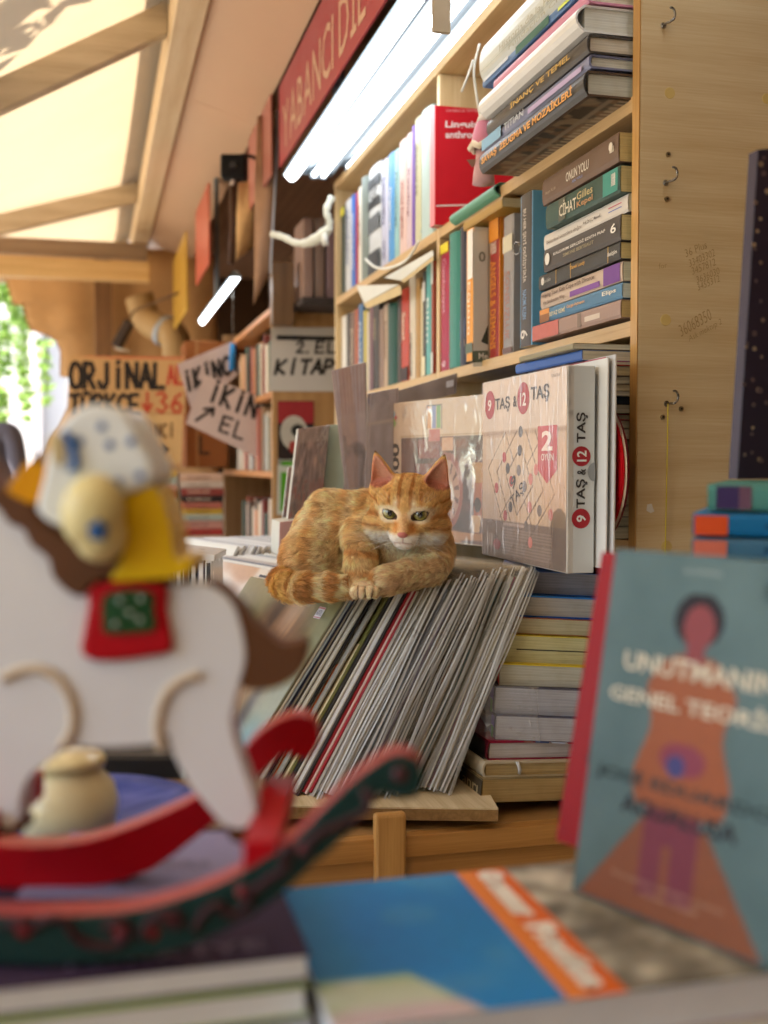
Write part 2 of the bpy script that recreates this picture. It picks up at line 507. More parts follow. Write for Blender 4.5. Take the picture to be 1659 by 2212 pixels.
def book(name, label, T, W, L, mat4, spine='#884433', board=None, page='#d9d3c2', hard=False, group=None, cat='book',
         rough=0.42, rnd=None, over_=None, spine_mat=None, board_mat=None, page_freq=760.0, coat=0.0):
    """local frame: x thickness, y from spine (0) to fore-edge (W), z along the spine (0..L). Returns the Empty."""
    root = thing(name, label, cat, mat4, group)
    sm = spine_mat or paint(spine, rough, coat=coat)
    bmx = board_mat or paint(board or spine, rough, coat=coat)
    b = 0.0026 if hard else 0.0007
    o = over_ if over_ is not None else (0.003 if hard else 0.0004)
    bulge = rnd if rnd is not None else (0.12 * T if hard else 0.03 * T)
    n = 6
    outer, inner = [], []
    outer.append((-T / 2, W))
    for k in range(n + 1):
        a = -1 + 2 * k / n
        outer.append((a * T / 2, -bulge * (1 - a * a) if 0 < k < n else 0.0012))
    outer.append((T / 2, W))
    inner.append((T / 2 - b, W))
    for k in range(n + 1):
        a = 1 - 2 * k / n
        inner.append((a * (T / 2 - b), -bulge * (1 - a * a) + b))
    inner.append((-T / 2 + b, W))
    pts = outer + inner
    m = len(pts); no = len(outer)
    V = [(x, y, z) for z in (0, L) for x, y in pts]
    F, MI = [], []
    for i in range(m):
        j = (i + 1) % m
        F.append((i, j, m + j, m + i))
        MI.append(0 if 1 <= i < no - 2 else 1)
    for i in range(no - 1):            # end caps as quads between outer and inner
        a, b2, c, d = i, i + 1, m - 2 - i, m - 1 - i
        F.append((a, d, c, b2)); MI.append(0 if 1 <= i < no - 2 else 1)
        F.append((m + a, m + b2, m + c, m + d)); MI.append(0 if 1 <= i < no - 2 else 1)
    cov = mobj('cover', V, F, [sm, bmx], root, midx=MI)
    bm = bmesh.new(); bm.from_mesh(cov.data); bmesh.ops.recalc_face_normals(bm, faces=bm.faces); bm.to_mesh(cov.data); bm.free()
    tb = T / 2 - b - 0.0001
    pg = []
    yb = b + 0.0006
    prof = [(-tb, yb), (tb, yb), (tb, W - o - 0.001)] + ([(0, W - o - 0.003)] if hard else []) + [(-tb, W - o - 0.001)]
    bm = prism_bm([(x, y, o) for x, y in prof], Vector((0, 0, L - 2 * o)), 0)
    for f in bm.faces: f.material_index = 0
    bmobj('pages', bm, pages(page, freq=page_freq), root)
    return root

def upright(label, Y0, Y1, X, z, h, depth=0.15, name='book', **kw):
    """standing on a shelf, spine towards the aisle (-X); Y0 near, Y1 far"""
    T = Y1 - Y0 - 0.0006
    M = frame((X, (Y0 + Y1) / 2, z), (0, -1, 0), (1, 0, 0), (0, 0, 1))
    return book(name, label, T, depth, h, M, **kw)

def lying(label, Yn, Yf, X, z0, z1, depth=0.15, name='book', yaw=0.0, roll=0.0, **kw):
    """lying flat, spine towards the aisle, tail end (page ends) towards the camera; x -> up, z -> away"""
    ex = Vector((math.sin(roll), 0, math.cos(roll))); ez = Vector((-math.sin(yaw), math.cos(yaw), 0)); ez = (ez - ex * ez.dot(ex)).normalized()
    ey = ez.cross(ex)
    M = frame((X, Yn, (z0 + z1) / 2), ex, ey, ez)
    return book(name, label, z1 - z0 - 0.0006, depth, Yf - Yn, M, **kw)

def spine_text_lying(root, s, T, L, c, t0=0.1, t1=0.9, h0=0.25, h1=0.75, off=None, bold=0.012, name='lettering', hard=False, shear=0.0):
    """reads from the far end (local z=L) to the near end, upright along +x"""
    y = off if off is not None else -0.0008 - (0.12 * T if hard else 0.03 * T)
    return lettering(s, (-T / 2 + h0 * T, y, L * (1 - t0)), (0, 0, -L * (t1 - t0)), ((h1 - h0) * T, 0, 0), ink(c), root, bold, name=name, shear=shear)

def spine_text_up(root, s, T, L, c, t0=0.1, t1=0.9, h0=0.25, h1=0.75, bold=0.012, hard=False):
    """reads from the top of a standing spine downwards"""
    y = -0.0008 - (0.12 * T if hard else 0.03 * T)
    return lettering(s, (-T / 2 + h0 * T, y, L * (1 - t0)), (0, 0, -L * (t1 - t0)), ((h1 - h0) * T, 0, 0), ink(c), root, bold)
def spine_band(root, T, L, c, z0, z1, x0=0.0, x1=1.0, y=None, hard=False, name='printed_band'):
    yy = y if y is not None else -0.0005 - (0.12 * T if hard else 0.03 * T)
    xa, xb = -T / 2 + x0 * T, -T / 2 + x1 * T
    return mobj(name, [(xa, yy, L * z0), (xb, yy, L * z0), (xb, yy, L * z1), (xa, yy, L * z1)], [(0, 1, 2, 3)], ink(c), root)
# ================================================================== THE SETTING
GZ = -1.2
ground = mobj('ground', [(-60, -60, GZ), (60, -60, GZ), (60, 90, GZ), (-60, 90, GZ)], [(0, 1, 2, 3)], paint('#8f8678', 0.85, 0.18, 3.0, 0.5))
tag(ground, kind='structure')
# stone slabs of the passage that lie within sight of the stalls
slab_mat = paint('#9a9082', 0.8, 0.2, 5.0, 0.5)
slab_me = None
for i in range(6):
    for j in range(9):
        x0, y0 = -3.2 + i * 0.52, -1.5 + j * 0.86 + (0.4 if i % 2 else 0)
        s = box('paving_slab', (0, 0, 0), (0.51, 0.85, 0.02), slab_mat, ground, 0.004) if slab_me is None else link(bpy.data.objects.new('paving_slab', slab_me))
        slab_me = s.data
        s.parent = ground
        s.location = (x0, y0, GZ + random.uniform(-0.003, 0.003))

# ---- shop front behind the bookcases: back wall and ceiling
beech, beech_d = '#dbc8a0', '#c9ae80'
w = box('wall', (0.99, -2.4, GZ), (1.10, 7.0, 1.6), wood('#7a5a3c', '#5a4029', 'y', 0.6)); tag(w, kind='structure')
bw0 = box('wall', (0.28, 6.42, GZ), (0.989, 6.5, 1.35), paint('#4a3626', 0.8)); tag(bw0, kind='structure')
c = box('ceiling', (0.50, -2.4, 1.06), (1.05, 7.0, 1.10), wood('#8c6c54', '#6c4e3a', 'y', 0.6)); tag(c, kind='structure')
rf = box('roof', (0.05, -2.4, 1.36), (1.4, 7.0, 1.42), paint('#7d6a58', 0.8, 0.15, 6)); tag(rf, kind='structure')

# ---- hardboard eave panel between the awning beam and the hanging signs
eave = thing('eave_board', 'smooth brown hardboard eave panel running back above the hanging signs', 'eave panel')
soff = paint('#d6b494', 0.42, 0.07, 4.0, 0.05, 0.5)
ya = [-2.4, 0.95, 2.2, 3.45, 4.7, 6.2]
for k in range(5):
    P = [(0.285, ya[k] + 0.001, 1.105), (0.50, ya[k] + 0.001, 1.035), (0.50, ya[k + 1] - 0.001, 1.035), (0.285, ya[k + 1] - 0.001, 1.105)]
    bmobj('panel', prism_bm(P, Vector((0.003, 0, 0.009)), 0), soff, eave)
box('edge_strip', (0.279, -2.4, 1.10), (0.2845, 6.2, 1.125), paint('#c9b08c', 0.5), eave, 0.0006)

# ---- awning: timber frame and translucent canvas
awn = thing('awning', 'pale canvas awning on a timber frame with leaf shadows across it', 'awning')
timber = wood('#e2cfae', '#cfb48a', 'y', 0.5, 0.8)
timber_x = wood('#c6b498', '#a89478', 'x', 0.5, 0.8)
box('beam', (0.205, -2.4, 1.085), (0.278, 6.4, 1.20), timber, awn, 0.002)
canv, nt, b, N, L = newmat('canvas')
N.remove(b)
df = N.new('ShaderNodeBsdfDiffuse'); tl = N.new('ShaderNodeBsdfTranslucent'); mx = N.new('ShaderNodeMixShader')
nz = N.new('ShaderNodeTexNoise'); set_in(nz, Scale=3.0, Detail=5.0)
L.new(tc_map(N, L), nz.inputs['Vector'])
mc = N.new('ShaderNodeMixRGB'); mc.inputs['Color1'].default_value = (*lin('#bda37f'), 1); mc.inputs['Color2'].default_value = (*lin('#c8b08c'), 1)
L.new(nz.outputs['Fac'], mc.inputs['Fac'])
L.new(mc.outputs[0], df.inputs['Color']); L.new(mc.outputs[0], tl.inputs['Color'])
mx.inputs[0].default_value = 0.33
L.new(df.outputs[0], mx.inputs[1]); L.new(tl.outputs[0], mx.inputs[2])
L.new(mx.outputs[0], N['Material Output'].inputs['Surface'])
# rafter stations (Y, slope = fall per metre towards the passage)
stations = [(-1.5, 0.56), (1.05, 0.56), (3.06, 0.56), (5.04, 0.30), (6.4, 0.26)]
XA, ZA, XE = 0.24, 1.205, -0.95
def awn_z(x, y):
    for (y0, s0), (y1, s1) in zip(stations[:-1], stations[1:]):
        if y <= y1 or y1 == stations[-1][0]:
            t = (y - y0) / (y1 - y0)
            return ZA - (s0 + (s1 - s0) * t) * (XA - x) - 0.035 * math.sin(math.pi * min(1, max(0, t))) * min(1, (XA - x) / 0.5)
nx, ny = 24, 90
V = [(XE + (XA - XE) * i / nx, -1.5 + 7.9 * j / ny, 0) for j in range(ny + 1) for i in range(nx + 1)]
V = [(x, y, awn_z(x, y) + 0.052) for x, y, z in V]
F = [(j * (nx + 1) + i, j * (nx + 1) + i + 1, (j + 1) * (nx + 1) + i + 1, (j + 1) * (nx + 1) + i) for j in range(ny) for i in range(nx)]
mobj('canvas', V, F, canv, awn, smooth=True)
for yy in (-1.4, -0.2, 1.05, 3.06, 5.04, 6.3):
    p = [(0.204, awn_z(0.204, yy) - 0.05), (XE + 0.05, awn_z(XE + 0.05, yy) - 0.05), (XE + 0.05, awn_z(XE + 0.05, yy) + 0.035), (0.204, awn_z(0.204, yy) + 0.035)]
    bmobj('rafter', prism_bm([(x, yy - 0.025, z) for x, z in p], Vector((0, 0.05, 0)), 0.003), timber_x, awn)
for yy in (-1.4, 6.3):
    tz = awn_z(XE + 0.06, yy)
    box('post', (XE + 0.04, yy - 0.03, GZ), (XE + 0.10, yy + 0.03, tz - 0.02), wood('#b98f5a', '#94693a', 'z', 0.5), awn, 0.003)
box('tie_beam', (-1.0, 5.20, 0.83), (0.26, 5.27, 0.915), wood('#d8b680', '#c09a60', 'x', 0.5, 0.8), awn, 0.003)
box('tie_beam', (-1.0, 5.36, 0.955), (0.26, 5.40, 1.03), wood('#a08a74', '#846e58', 'x', 0.5, 0.8), awn, 0.003)

# ---- brown canvas side curtain at the end of the awning, its free edge in steps and curves
tarp = thing('side_curtain', 'brown canvas curtain with a scalloped edge hanging beyond the cardboard signs', 'curtain')
edge_px = [(-40, 520), (-5, 588), (14, 606), (24, 640), (28, 655), (52, 660), (58, 690), (66, 712), (100, 722), (122, 735), (132, 760), (131, 812), (150, 816), (148, 880), (132, 915), (110, 950), (80, 1010), (60, 1060)]
cm = paint('#c49a68', 0.8, 0.22, 6.0, 0.4)
YT = 5.75
cols = 30
rows = len(edge_px)
V, F = [], []
for (u, v) in edge_px:
    e = onY(u, v, YT)
    for k in range(cols + 1):
        t = k / cols
        x = e.x + (0.62 - e.x) * t
        V.append((x, YT + 0.020 * math.sin(x * 9) * min(1, t * 5) + 0.006 * math.sin(x * 31 + 1), e.z))
for i in range(rows - 1):
    for k in range(cols):
        a = i * (cols + 1) + k
        F.append((a, a + 1, a + cols + 2, a + cols + 1))
o = mobj('cloth', V, F, cm, tarp, smooth=True)
sd = o.modifiers.new('thickness', 'SOLIDIFY'); sd.thickness = 0.004
tube('hem', [Vector(V[i * (cols + 1)]) for i in range(rows)], 0.006, paint('#a67c4e', 0.8), tarp, 6)
box('wood_post', (0.02, 5.60, GZ), (0.10, 5.68, 1.05), wood('#8a6440', '#6a4a2c', 'z', 0.6), tarp, 0.003)

# ---- beyond the opening: a sunlit pale building with hanging greenery, a passer-by
bld = thing('far_building', 'pale sunlit plaster building seen through the opening past the brown curtain', 'building')
box('wall', (-6.0, 9.5, GZ), (1.5, 9.8, 3.5), paint('#d9d2cc', 0.8, 0.06, 3.0, 0.3), bld, 0.0)
for i, u in enumerate((-60, 85)):
    p = onY(u, 1000, 9.46)
    box('downpipe' if i else 'pilaster', (p.x - 0.03, 9.42, GZ), (p.x + 0.03, 9.49, 3.2), paint('#c9c0bb', 0.6), bld, 0.006)

def leaf_cloud(name, centers, n, size, mat, parent, droop=0.5):
    V, F = [], []
    for _ in range(n):
        c, r = random.choice(centers)
        p = Vector(c) + Vector([random.gauss(0, 1) for _ in range(3)]).normalized() * (r * random.random() ** 0.45)
        ax = Vector((random.gauss(0, 1), random.gauss(0, 1), random.gauss(0, 0.5) - droop)).normalized()
        sd_ = ax.cross(Vector([random.gauss(0, 1) for _ in range(3)])).normalized()
        s = size * random.uniform(0.6, 1.3)
        k = len(V)
        up = ax.cross(sd_) * (s * 0.12)
        V += [p, p + ax * s * .5 + sd_ * s * .30 + up, p + ax * s, p + ax * s * .5 - sd_ * s * .30 + up]
        F.append((k, k + 1, k + 2, k + 3))
    return mobj(name, V, F, mat, parent)
def leafmat(col, tcol):
    key = ('leaf', col)
    if key in _M: return _M[key]
    m, nt, b, N, L = newmat('leaf')
    N.remove(b)
    d, t, x = N.new('ShaderNodeBsdfDiffuse'), N.new('ShaderNodeBsdfTranslucent'), N.new('ShaderNodeMixShader')
    oi = N.new('ShaderNodeTexNoise'); set_in(oi, Scale=9.0); L.new(tc_map(N, L), oi.inputs['Vector'])
    mc = N.new('ShaderNodeMixRGB'); mc.inputs['Color1'].default_value = (*lin(col), 1); mc.inputs['Color2'].default_value = (*lin(tcol), 1)
    L.new(oi.outputs['Fac'], mc.inputs['Fac']); L.new(mc.outputs[0], d.inputs['Color']); L.new(mc.outputs[0], t.inputs['Color'])
    x.inputs[0].default_value = 0.45
    L.new(d.outputs[0], x.inputs[1]); L.new(t.outputs[0], x.inputs[2]); L.new(x.outputs[0], N['Material Output'].inputs['Surface'])
    _M[key] = m
    return m
ivy = thing('hanging_vine', 'bright green hanging vine in sunlight at the left opening', 'plant')
cen = []
for (u0, v0, u1, v1, n, r) in [(-10, 600, 20, 640, 6, .10), (-30, 560, -5, 900, 12, .07), (42, 670, 56, 900, 10, .055), (95, 740, 100, 860, 6, .035), (8, 700, 12, 800, 6, .035), (0, 850, -2, 960, 6, .05), (20, 640, 45, 690, 5, .06)]:
    for k in range(n):
        t = k / (n - 1)
        p = onY(u0 + (u1 - u0) * t, v0 + (v1 - v0) * t, 7.6)
        cen.append((p, r * (1 - 0.55 * t)))
leaf_cloud('foliage', cen, 1700, 0.05, leafmat('#93bd52', '#cfe290'), ivy)
for (u0, v0, u1, v1) in [(-25, 480, -15, 900), (40, 480, 56, 890), (94, 480, 100, 850)]:
    tube('stem', smooth_path([onY(u0, v0, 7.6), onY((u0 + u1) / 2 + 4, (v0 + v1) / 2, 7.62), onY(u1, v1, 7.6)], 5), 0.007, paint('#5c4a30', 0.8), ivy, 5)
box('trellis', (onY(-60, 480, 7.66).x, 7.62, onY(0, 485, 7.66).z), (onY(180, 480, 7.66).x, 7.66, onY(0, 472, 7.66).z), paint('#6b543a', 0.7), ivy)

# ---- unseen building front added behind the camera to keep low sky off the stall
shop = thing('sky_block_front', 'brown plastered shopfront across the square behind the viewer', 'building')
box('wall', (-5.0, -3.4, GZ), (3.0, -3.1, 2.6), paint('#8c8a88', 0.8, 0.15, 4.0, 0.4), shop, 0.0)
for k in range(4):
    x0 = -4.4 + k * 1.8
    box('window', (x0, -3.095, -0.3), (x0 + 1.1, -3.07, 1.0), paint('#2c2a28', 0.2), shop, 0.004)
    box('window_frame', (x0 - .05, -3.0945, 1.0005), (x0 + 1.15, -3.05, 1.06), paint('#5c4430', 0.5), shop, 0.004)
    box('door', (x0 + 1.22, -3.095, GZ), (x0 + 1.70, -3.06, 0.9), wood('#6a4a30', '#4c3420', 'z'), shop, 0.004)
box('canopy', (-5.0, -3.09, 1.25), (3.0, -2.0, 1.32), paint('#7c8084', 0.7), shop, 0.004)

# ---- plane tree over the passage: its leaves shade the awning
tree = thing('plane_tree', 'leafy tree beside the passage whose shadow falls on the awning', 'tree')
tb = Vector((-2.35, 2.2, GZ))
bark = paint('#7d6d58', 0.9, 0.25, 8.0, 0.8)
trunk_pts = smooth_path([tb, tb + Vector((0.03, -0.05, 1.3)), tb + Vector((0.0, -0.15, 2.5)), tb + Vector((0.18, -0.4, 3.6)), tb + Vector((0.4, -0.75, 4.6))], 4)
tube('trunk', trunk_pts, [0.15 - 0.10 * i / len(trunk_pts) for i in range(len(trunk_pts))], bark, tree, 10)
lcen = []
for (ax, ay, az, tt) in [(-.36 + .42 * ((k * 7) % 11) / 10, 2.46 + .52 * ((k * 4) % 11) / 10, .95, 1.7 + .05 * k) for k in range(11)]:
    p = Vector((ax, ay, az)) + SUN_DIR * tt
    lcen.append((p, random.uniform(0.13, 0.19)))
    a = trunk_pts[min(len(trunk_pts) - 1, 9)]
    mid = (a + p) / 2 + Vector((0, 0, 0.12))
    tube('limb', smooth_path([a, mid, p + SUN_DIR * 0.1], 4), [0.04, 0.036, 0.032, 0.028, 0.024, 0.02, 0.016, 0.012, 0.008], bark, tree, 6)
for k in range(26):
    lcen.append((tb + Vector((random.uniform(-1.8, -0.2), random.uniform(-1.9, 0.6), random.uniform(3.8, 5.2))), random.uniform(0.3, 0.5)))
leaf_cloud('crown', lcen[:11], 150, 0.125, leafmat('#3f5f22', '#6d8a35'), tree, 0.2)
leaf_cloud('crown', lcen[11:], 2600, 0.13, leafmat('#3f5f22', '#6d8a35'), tree, 0.2)

# ================================================================== MAIN BOOKCASE
XF, YN, YM, YFAR = 0.673, 1.305, 2.159, 3.13
S1, S2, S3 = 0.4715, 0.186, -0.0975          # shelf top faces
STOP = 0.775
BT = 0.02
case = thing('bookcase', 'tall beech bookcase packed with books, its bare end panel facing out', 'bookcase')
wx, wy, wz = wood(beech, beech_d, 'x'), wood('#d0b080', '#b89464', 'y'), wood('#d9bf92', '#c2a070', 'z')
box('end_panel', (XF + 0.0015, YN, GZ), (0.985, YN + 0.018, 1.04), wx, case, 0.0006)
box('edge_band', (XF - 0.001, YN, GZ), (XF + 0.001, YN + 0.018, 1.04), wood('#c49a5e', '#a87c44', 'z'), case, 0.0004)
for z in (S1, S2, S3):
    box('shelf', (XF, YN + 0.0185, z - BT), (0.97, YM - 0.009, z), wy, case, 0.0008)
    box('shelf', (XF, YM + 0.0095, z - BT), (0.97, YFAR - 0.018, z), wy, case, 0.0008)
box('top_board', (XF - 0.004, YN + 0.0185, STOP), (0.97, YFAR, STOP + 0.02), wy, case, 0.0008)
box('divider', (XF + 0.001, YM - 0.0085, GZ + 0.8), (0.97, YM + 0.009, STOP - 0.0005), wz, case, 0.0008)
box('far_panel', (XF - 0.002, YFAR - 0.0175, GZ + 0.8), (0.97, YFAR, STOP - 0.0005), wz, case, 0.0008)
box('back_panel', (0.972, YN + 0.0185, GZ + 0.1), (0.977, YFAR, STOP - 0.001), wood('#a8834f', '#8d6a3c', 'z'), case, 0)

# hooks, screws, cover caps on the end panel
steel = paint('#8d8a84', 0.28, 0.1, 60, 0.1, 0.6, metal=0.9)
def hook(u, v, r=0.0075, flip=1):
    p = onY(u, v, YN - 0.0005)
    pts = [p + Vector((0, 0.004, 0)), p + Vector((0, -0.008, 0)), p + Vector((0.002 * flip, -0.013, -0.0005))]
    c0 = p + Vector((0.001, -0.014, 0.0075))
    for k in range(9):
        a = -1.5 + k * 0.42
        pts.append(c0 + Vector((math.cos(a) * 0.0058 * flip, -0.002 - k * .0003, math.sin(a) * 0.0078)))
    tube('hook', smooth_path(pts, 3), 0.0015, steel, case, 8)
    bm = bmesh.new(); bmesh.ops.create_cone(bm, cap_ends=True, segments=12, radius1=0.004, radius2=0.003, depth=0.002)
    o = bmobj('washer', bm, steel, case); o.location = p + Vector((0, -0.001, 0)); o.rotation_euler = (R(90), 0, 0)
hook(1433, 55); hook(1438, 395); hook(1440, 872, 0.009)
def disc(name, u, v, r, mat, parent, h=0.0016, hole=None):
    p = onY(u, v, YN)
    bm = bmesh.new(); bmesh.ops.create_cone(bm, cap_ends=True, segments=16, radius1=r, radius2=r * 0.92, depth=h)
    o = bmobj(name, bm, mat, parent); o.location = p + Vector((0, -h / 2 + 0.0004, 0)); o.rotation_euler = (R(90), 0, 0)
    if hole:
        bm = bmesh.new(); bmesh.ops.create_cone(bm, cap_ends=True, segments=8, radius1=r * .42, radius2=r * .42, depth=h)
        o2 = bmobj('slot', bm, hole, o); o2.location = (0, 0, h * 0.35)
blk = paint('#2a2623', 0.6)
for u, v in ((1443, 334), (1440, 430), (1471, 883), (1431, 901)):
    disc('screw', u, v, 0.0034, paint('#8d7a58', 0.4, metal=0.4), case, 0.0022, blk)
for u, v, r in ((1447, 201, 0.0075), (1656, 213, 0.007), (1438, 691, 0.0078), (1440, 1181, 0.008)):
    disc('cover_cap', u, v, r, paint('#d2b976', 0.4, 0.05), case, 0.0010)
pencil = ink('#ad9062', 0.7)
for s, u, v, w_, h_, rot in (('36068350', 1472, 728, 88, 26, 0.50), ('Ask mektup 2', 1490, 742, 92, 17, 0.48), ('36 Plus', 1482, 556, 58, 17, 0.42), ('33403302', 1490, 577, 70, 16, 0.42), ('3457812', 1496, 594, 64, 16, 0.4), ('3636030', 1506, 612, 62, 15, 0.4), ('3455312', 1508, 628, 60, 15, 0.4), ('for', 1424, 581, 20, 12, 0.2)):
    p = onY(u, v, YN - 0.0004); k = 1.38 / FPX
    xd = Vector((math.cos(rot), 0, math.sin(rot))) * w_ * k; yd = Vector((-math.sin(rot), 0, math.cos(rot))) * h_ * k
    lettering(s, p, xd, yd, pencil, case, -0.012, name='pencil_note', shear=0.05)
p = onY(1404, 1098, YN - 0.0012)
mobj('paper_scrap', [p + Vector(q) for q in ((-.004, 0, .005), (.002, -.0006, .006), (.004, 0, .001), (.006, -.0008, -.004), (.001, -.0004, -.006), (-.005, 0, -.003))], [(0, 1, 2, 3, 4, 5)], paint('#dcdad4', 0.6), case)
string = tube('yellow_string', [onY(1443, 872, YN - 0.02), onY(1441, 1000, YN - 0.012), onY(1437, 1185, YN - 0.006), onY(1434, 1330, YN - 0.004)], 0.0007, paint('#d8c838', 0.6), None, 6)
tag(string, 'thin yellow string hanging from the lowest hook on the bookcase end', 'string')

# ---- base cabinet and record platform
base = thing('base_cabinet', 'beech cabinet with a chipped corner block under the record platform', 'cabinet')
box('carcass', (-0.42, 1.345, GZ), (0.672, 3.25, -0.462), wood('#a98250', '#8f6a3c', 'x'), base, 0.001)
box('rail', (0.098, 1.327, -0.490), (0.672, 1.345, -0.4625), wood('#c08d4e', '#a17138', 'x'), base, 0.001)
box('front_panel', (0.098, 1.335, GZ), (0.672, 1.3445, -0.4905), wood('#b5854a', '#9c6f3a', 'x'), base, 0.001)
for (ux0, ux1, vt) in ((811, 879, 1762),):
    a, b_ = onY(ux0, vt, 1.318), onY(ux1, vt, 1.318)
    box('corner_block', (a.x, 1.318, GZ), (b_.x, 1.334, a.z), wood('#c99a5a', '#a97a40', 'z'), base, 0.004, 2)
plank = thing('platform_plank', 'worn pale plank with a raw chipboard edge that the records stand on', 'plank')
pp = [onZ(470, 1739, -0.432), onZ(1076, 1746, -0.432), Vector((0.60, 1.9, -0.432)), Vector((0.60, 3.2, -0.432)), Vector((-0.40, 3.2, -0.432)), Vector((-0.40, 1.40, -0.432))]
bm = prism_bm(pp, Vector((0, 0, -0.016)), 0)
for f in bm.faces: f.material_index = 0
bmobj('top_face', bm, wood('#d8c7a2', '#b59e74', 'y', 0.6, 1.6, 0.5), plank)
a, b_ = pp[0], pp[1]
n_ = Vector((b_.y - a.y, -(b_.x - a.x), 0)).normalized()
ed = [a + n_ * .0006 + Vector((0, 0, -.002)), b_ + n_ * .0006 + Vector((0, 0, -.002)), b_ + n_ * .0006 + Vector((0, 0, -.0165)), a + n_ * .0006 + Vector((0, 0, -.0165))]
bmobj('raw_edge', prism_bm(ed, -n_ * 0.0005, 0), paint('#8a683a', 0.95, 0.55, 160, 1.0), plank)

# ================================================================== BOOKS IN THE MAIN BOOKCASE
def yat(u, X):
    return onX(u, 1005, X).y
def row(items, Xs, shelf, where, zoomu, zoomv, group, names=None, depth=0.15):
    """items: (x0, x1, top, colour word, spine hex, page?) in zoom pixels; far (left) to near (right)"""
    for k, it in enumerate(items):
        x0, x1, top, word, hexc = it[:5]
        kw = dict(it[5]) if len(it) > 5 else {}
        X = kw.pop('X', Xs) + random.uniform(-0.002, 0.002)
        txt = kw.pop('text', None); bands = kw.pop('bands', []); lab = kw.pop('label', None)
        y1, y0 = yat(zoomu(x0), X), yat(zoomu(x1), X)
        h = onX(zoomu((x0 + x1) / 2), zoomv(top), X).z - shelf
        h = max(0.12, min(h, 0.295))
        T = y1 - y0
        label = lab or f'{word} book, {ordinal(k + 1)} from the far end, {where}'
        rt = upright(label, y0, y1, X, shelf + 0.0006, h, depth, spine=hexc, group=group, **kw)
        rt.rotation_euler.rotate_axis('Y', 0)
        for (c_, z0, z1, *xx) in bands:
            spine_band(rt, T, h, c_, z0, z1, *(xx or (0.04, 0.96)))
        if txt:
            for (s, c_, t0, t1, *hh) in txt:
                spine_text_up(rt, s, T, h, c_, t0, t1, *(hh or (0.28, 0.72)))

zu2, zv2 = (lambda x: 553 + .3125 * x), (lambda y: .3125 * y)
top_far = [
    (590, 618, 1430, 'slim dark green, yellow-topped', '#33423a', {'bands': [('#d8d040', .90, .99)]}),
    (620, 658, 1385, 'white paperback', '#c9cdd2', {'text': [('GEOGRAPHY', '#3c5c8c', .1, .7)]}),
    (660, 688, 1350, 'bright blue', '#3f72c4', {'text': [('PSYCHOLOGY', '#e6ecf6', .2, .8)]}),
    (690, 706, 1330, 'thin red', '#a8203a'),
    (708, 734, 1295, 'cream-white', '#e0ddd2', {'text': [('Language', '#777777', .2, .6)]}),
    (736, 778, 1230, 'grey-green', '#78837f', {'hard': True}),
    (782, 866, 1150, 'thick black-and-white patterned', '#c3c8cc', {'bands': [('#3d434a', .02, .22), ('#5d646b', .40, .55), ('#2f343a', .62, .70), ('#454b52', .80, .90)], 'text': [('HISTORY', '#20242a', .12, .38)]}),
    (868, 913, 1110, 'pale lavender', '#bcc0d8', {'text': [('Semantics', '#4a4c7c', .15, .6), ('OXFORD', '#6a6c94', .75, .92)]}),
    (915, 953, 1065, 'sky blue', '#4a93cf', {'text': [('Grammar', '#e8f0f6', .3, .7)]}),
    (955, 988, 1040, 'pale teal', '#8fbcbe', {'text': [('Phonology', '#28585c', .2, .7)]}),
    (990, 1038, 975, 'pale pink', '#d4b8b2', {'text': [('World Englishes', '#a05048', .35, .85)]}),
    (1040, 1073, 930, 'pinkish white', '#cdb8be', {'text': [('Reading', '#7c4454', .3, .7)]}),
    (1075, 1093, 875, 'narrow purple', '#6d4aa8'),
    (1095, 1138, 820, 'olive-edged white', '#c0be9c', {'text': [('discourse', '#7a7350', .2, .6)]}),
    (1140, 1218, 765, 'thick pale blue hardback', '#b0c8c8', {'hard': True, 'rnd': 0.006, 'text': [('DICTIONARY', '#48686a', .15, .6)], 'bands': [('#7ca0a2', .08, .10), ('#7ca0a2', .88, .90)]}),
]
row(top_far, XF + 0.012, S1, 'top row past the divider', zu2, zv2, 'books on the top row beyond the divider', depth=0.17)
zu5, zv5 = (lambda x: 553 + .3125 * x), (lambda y: 484 + .3125 * y)
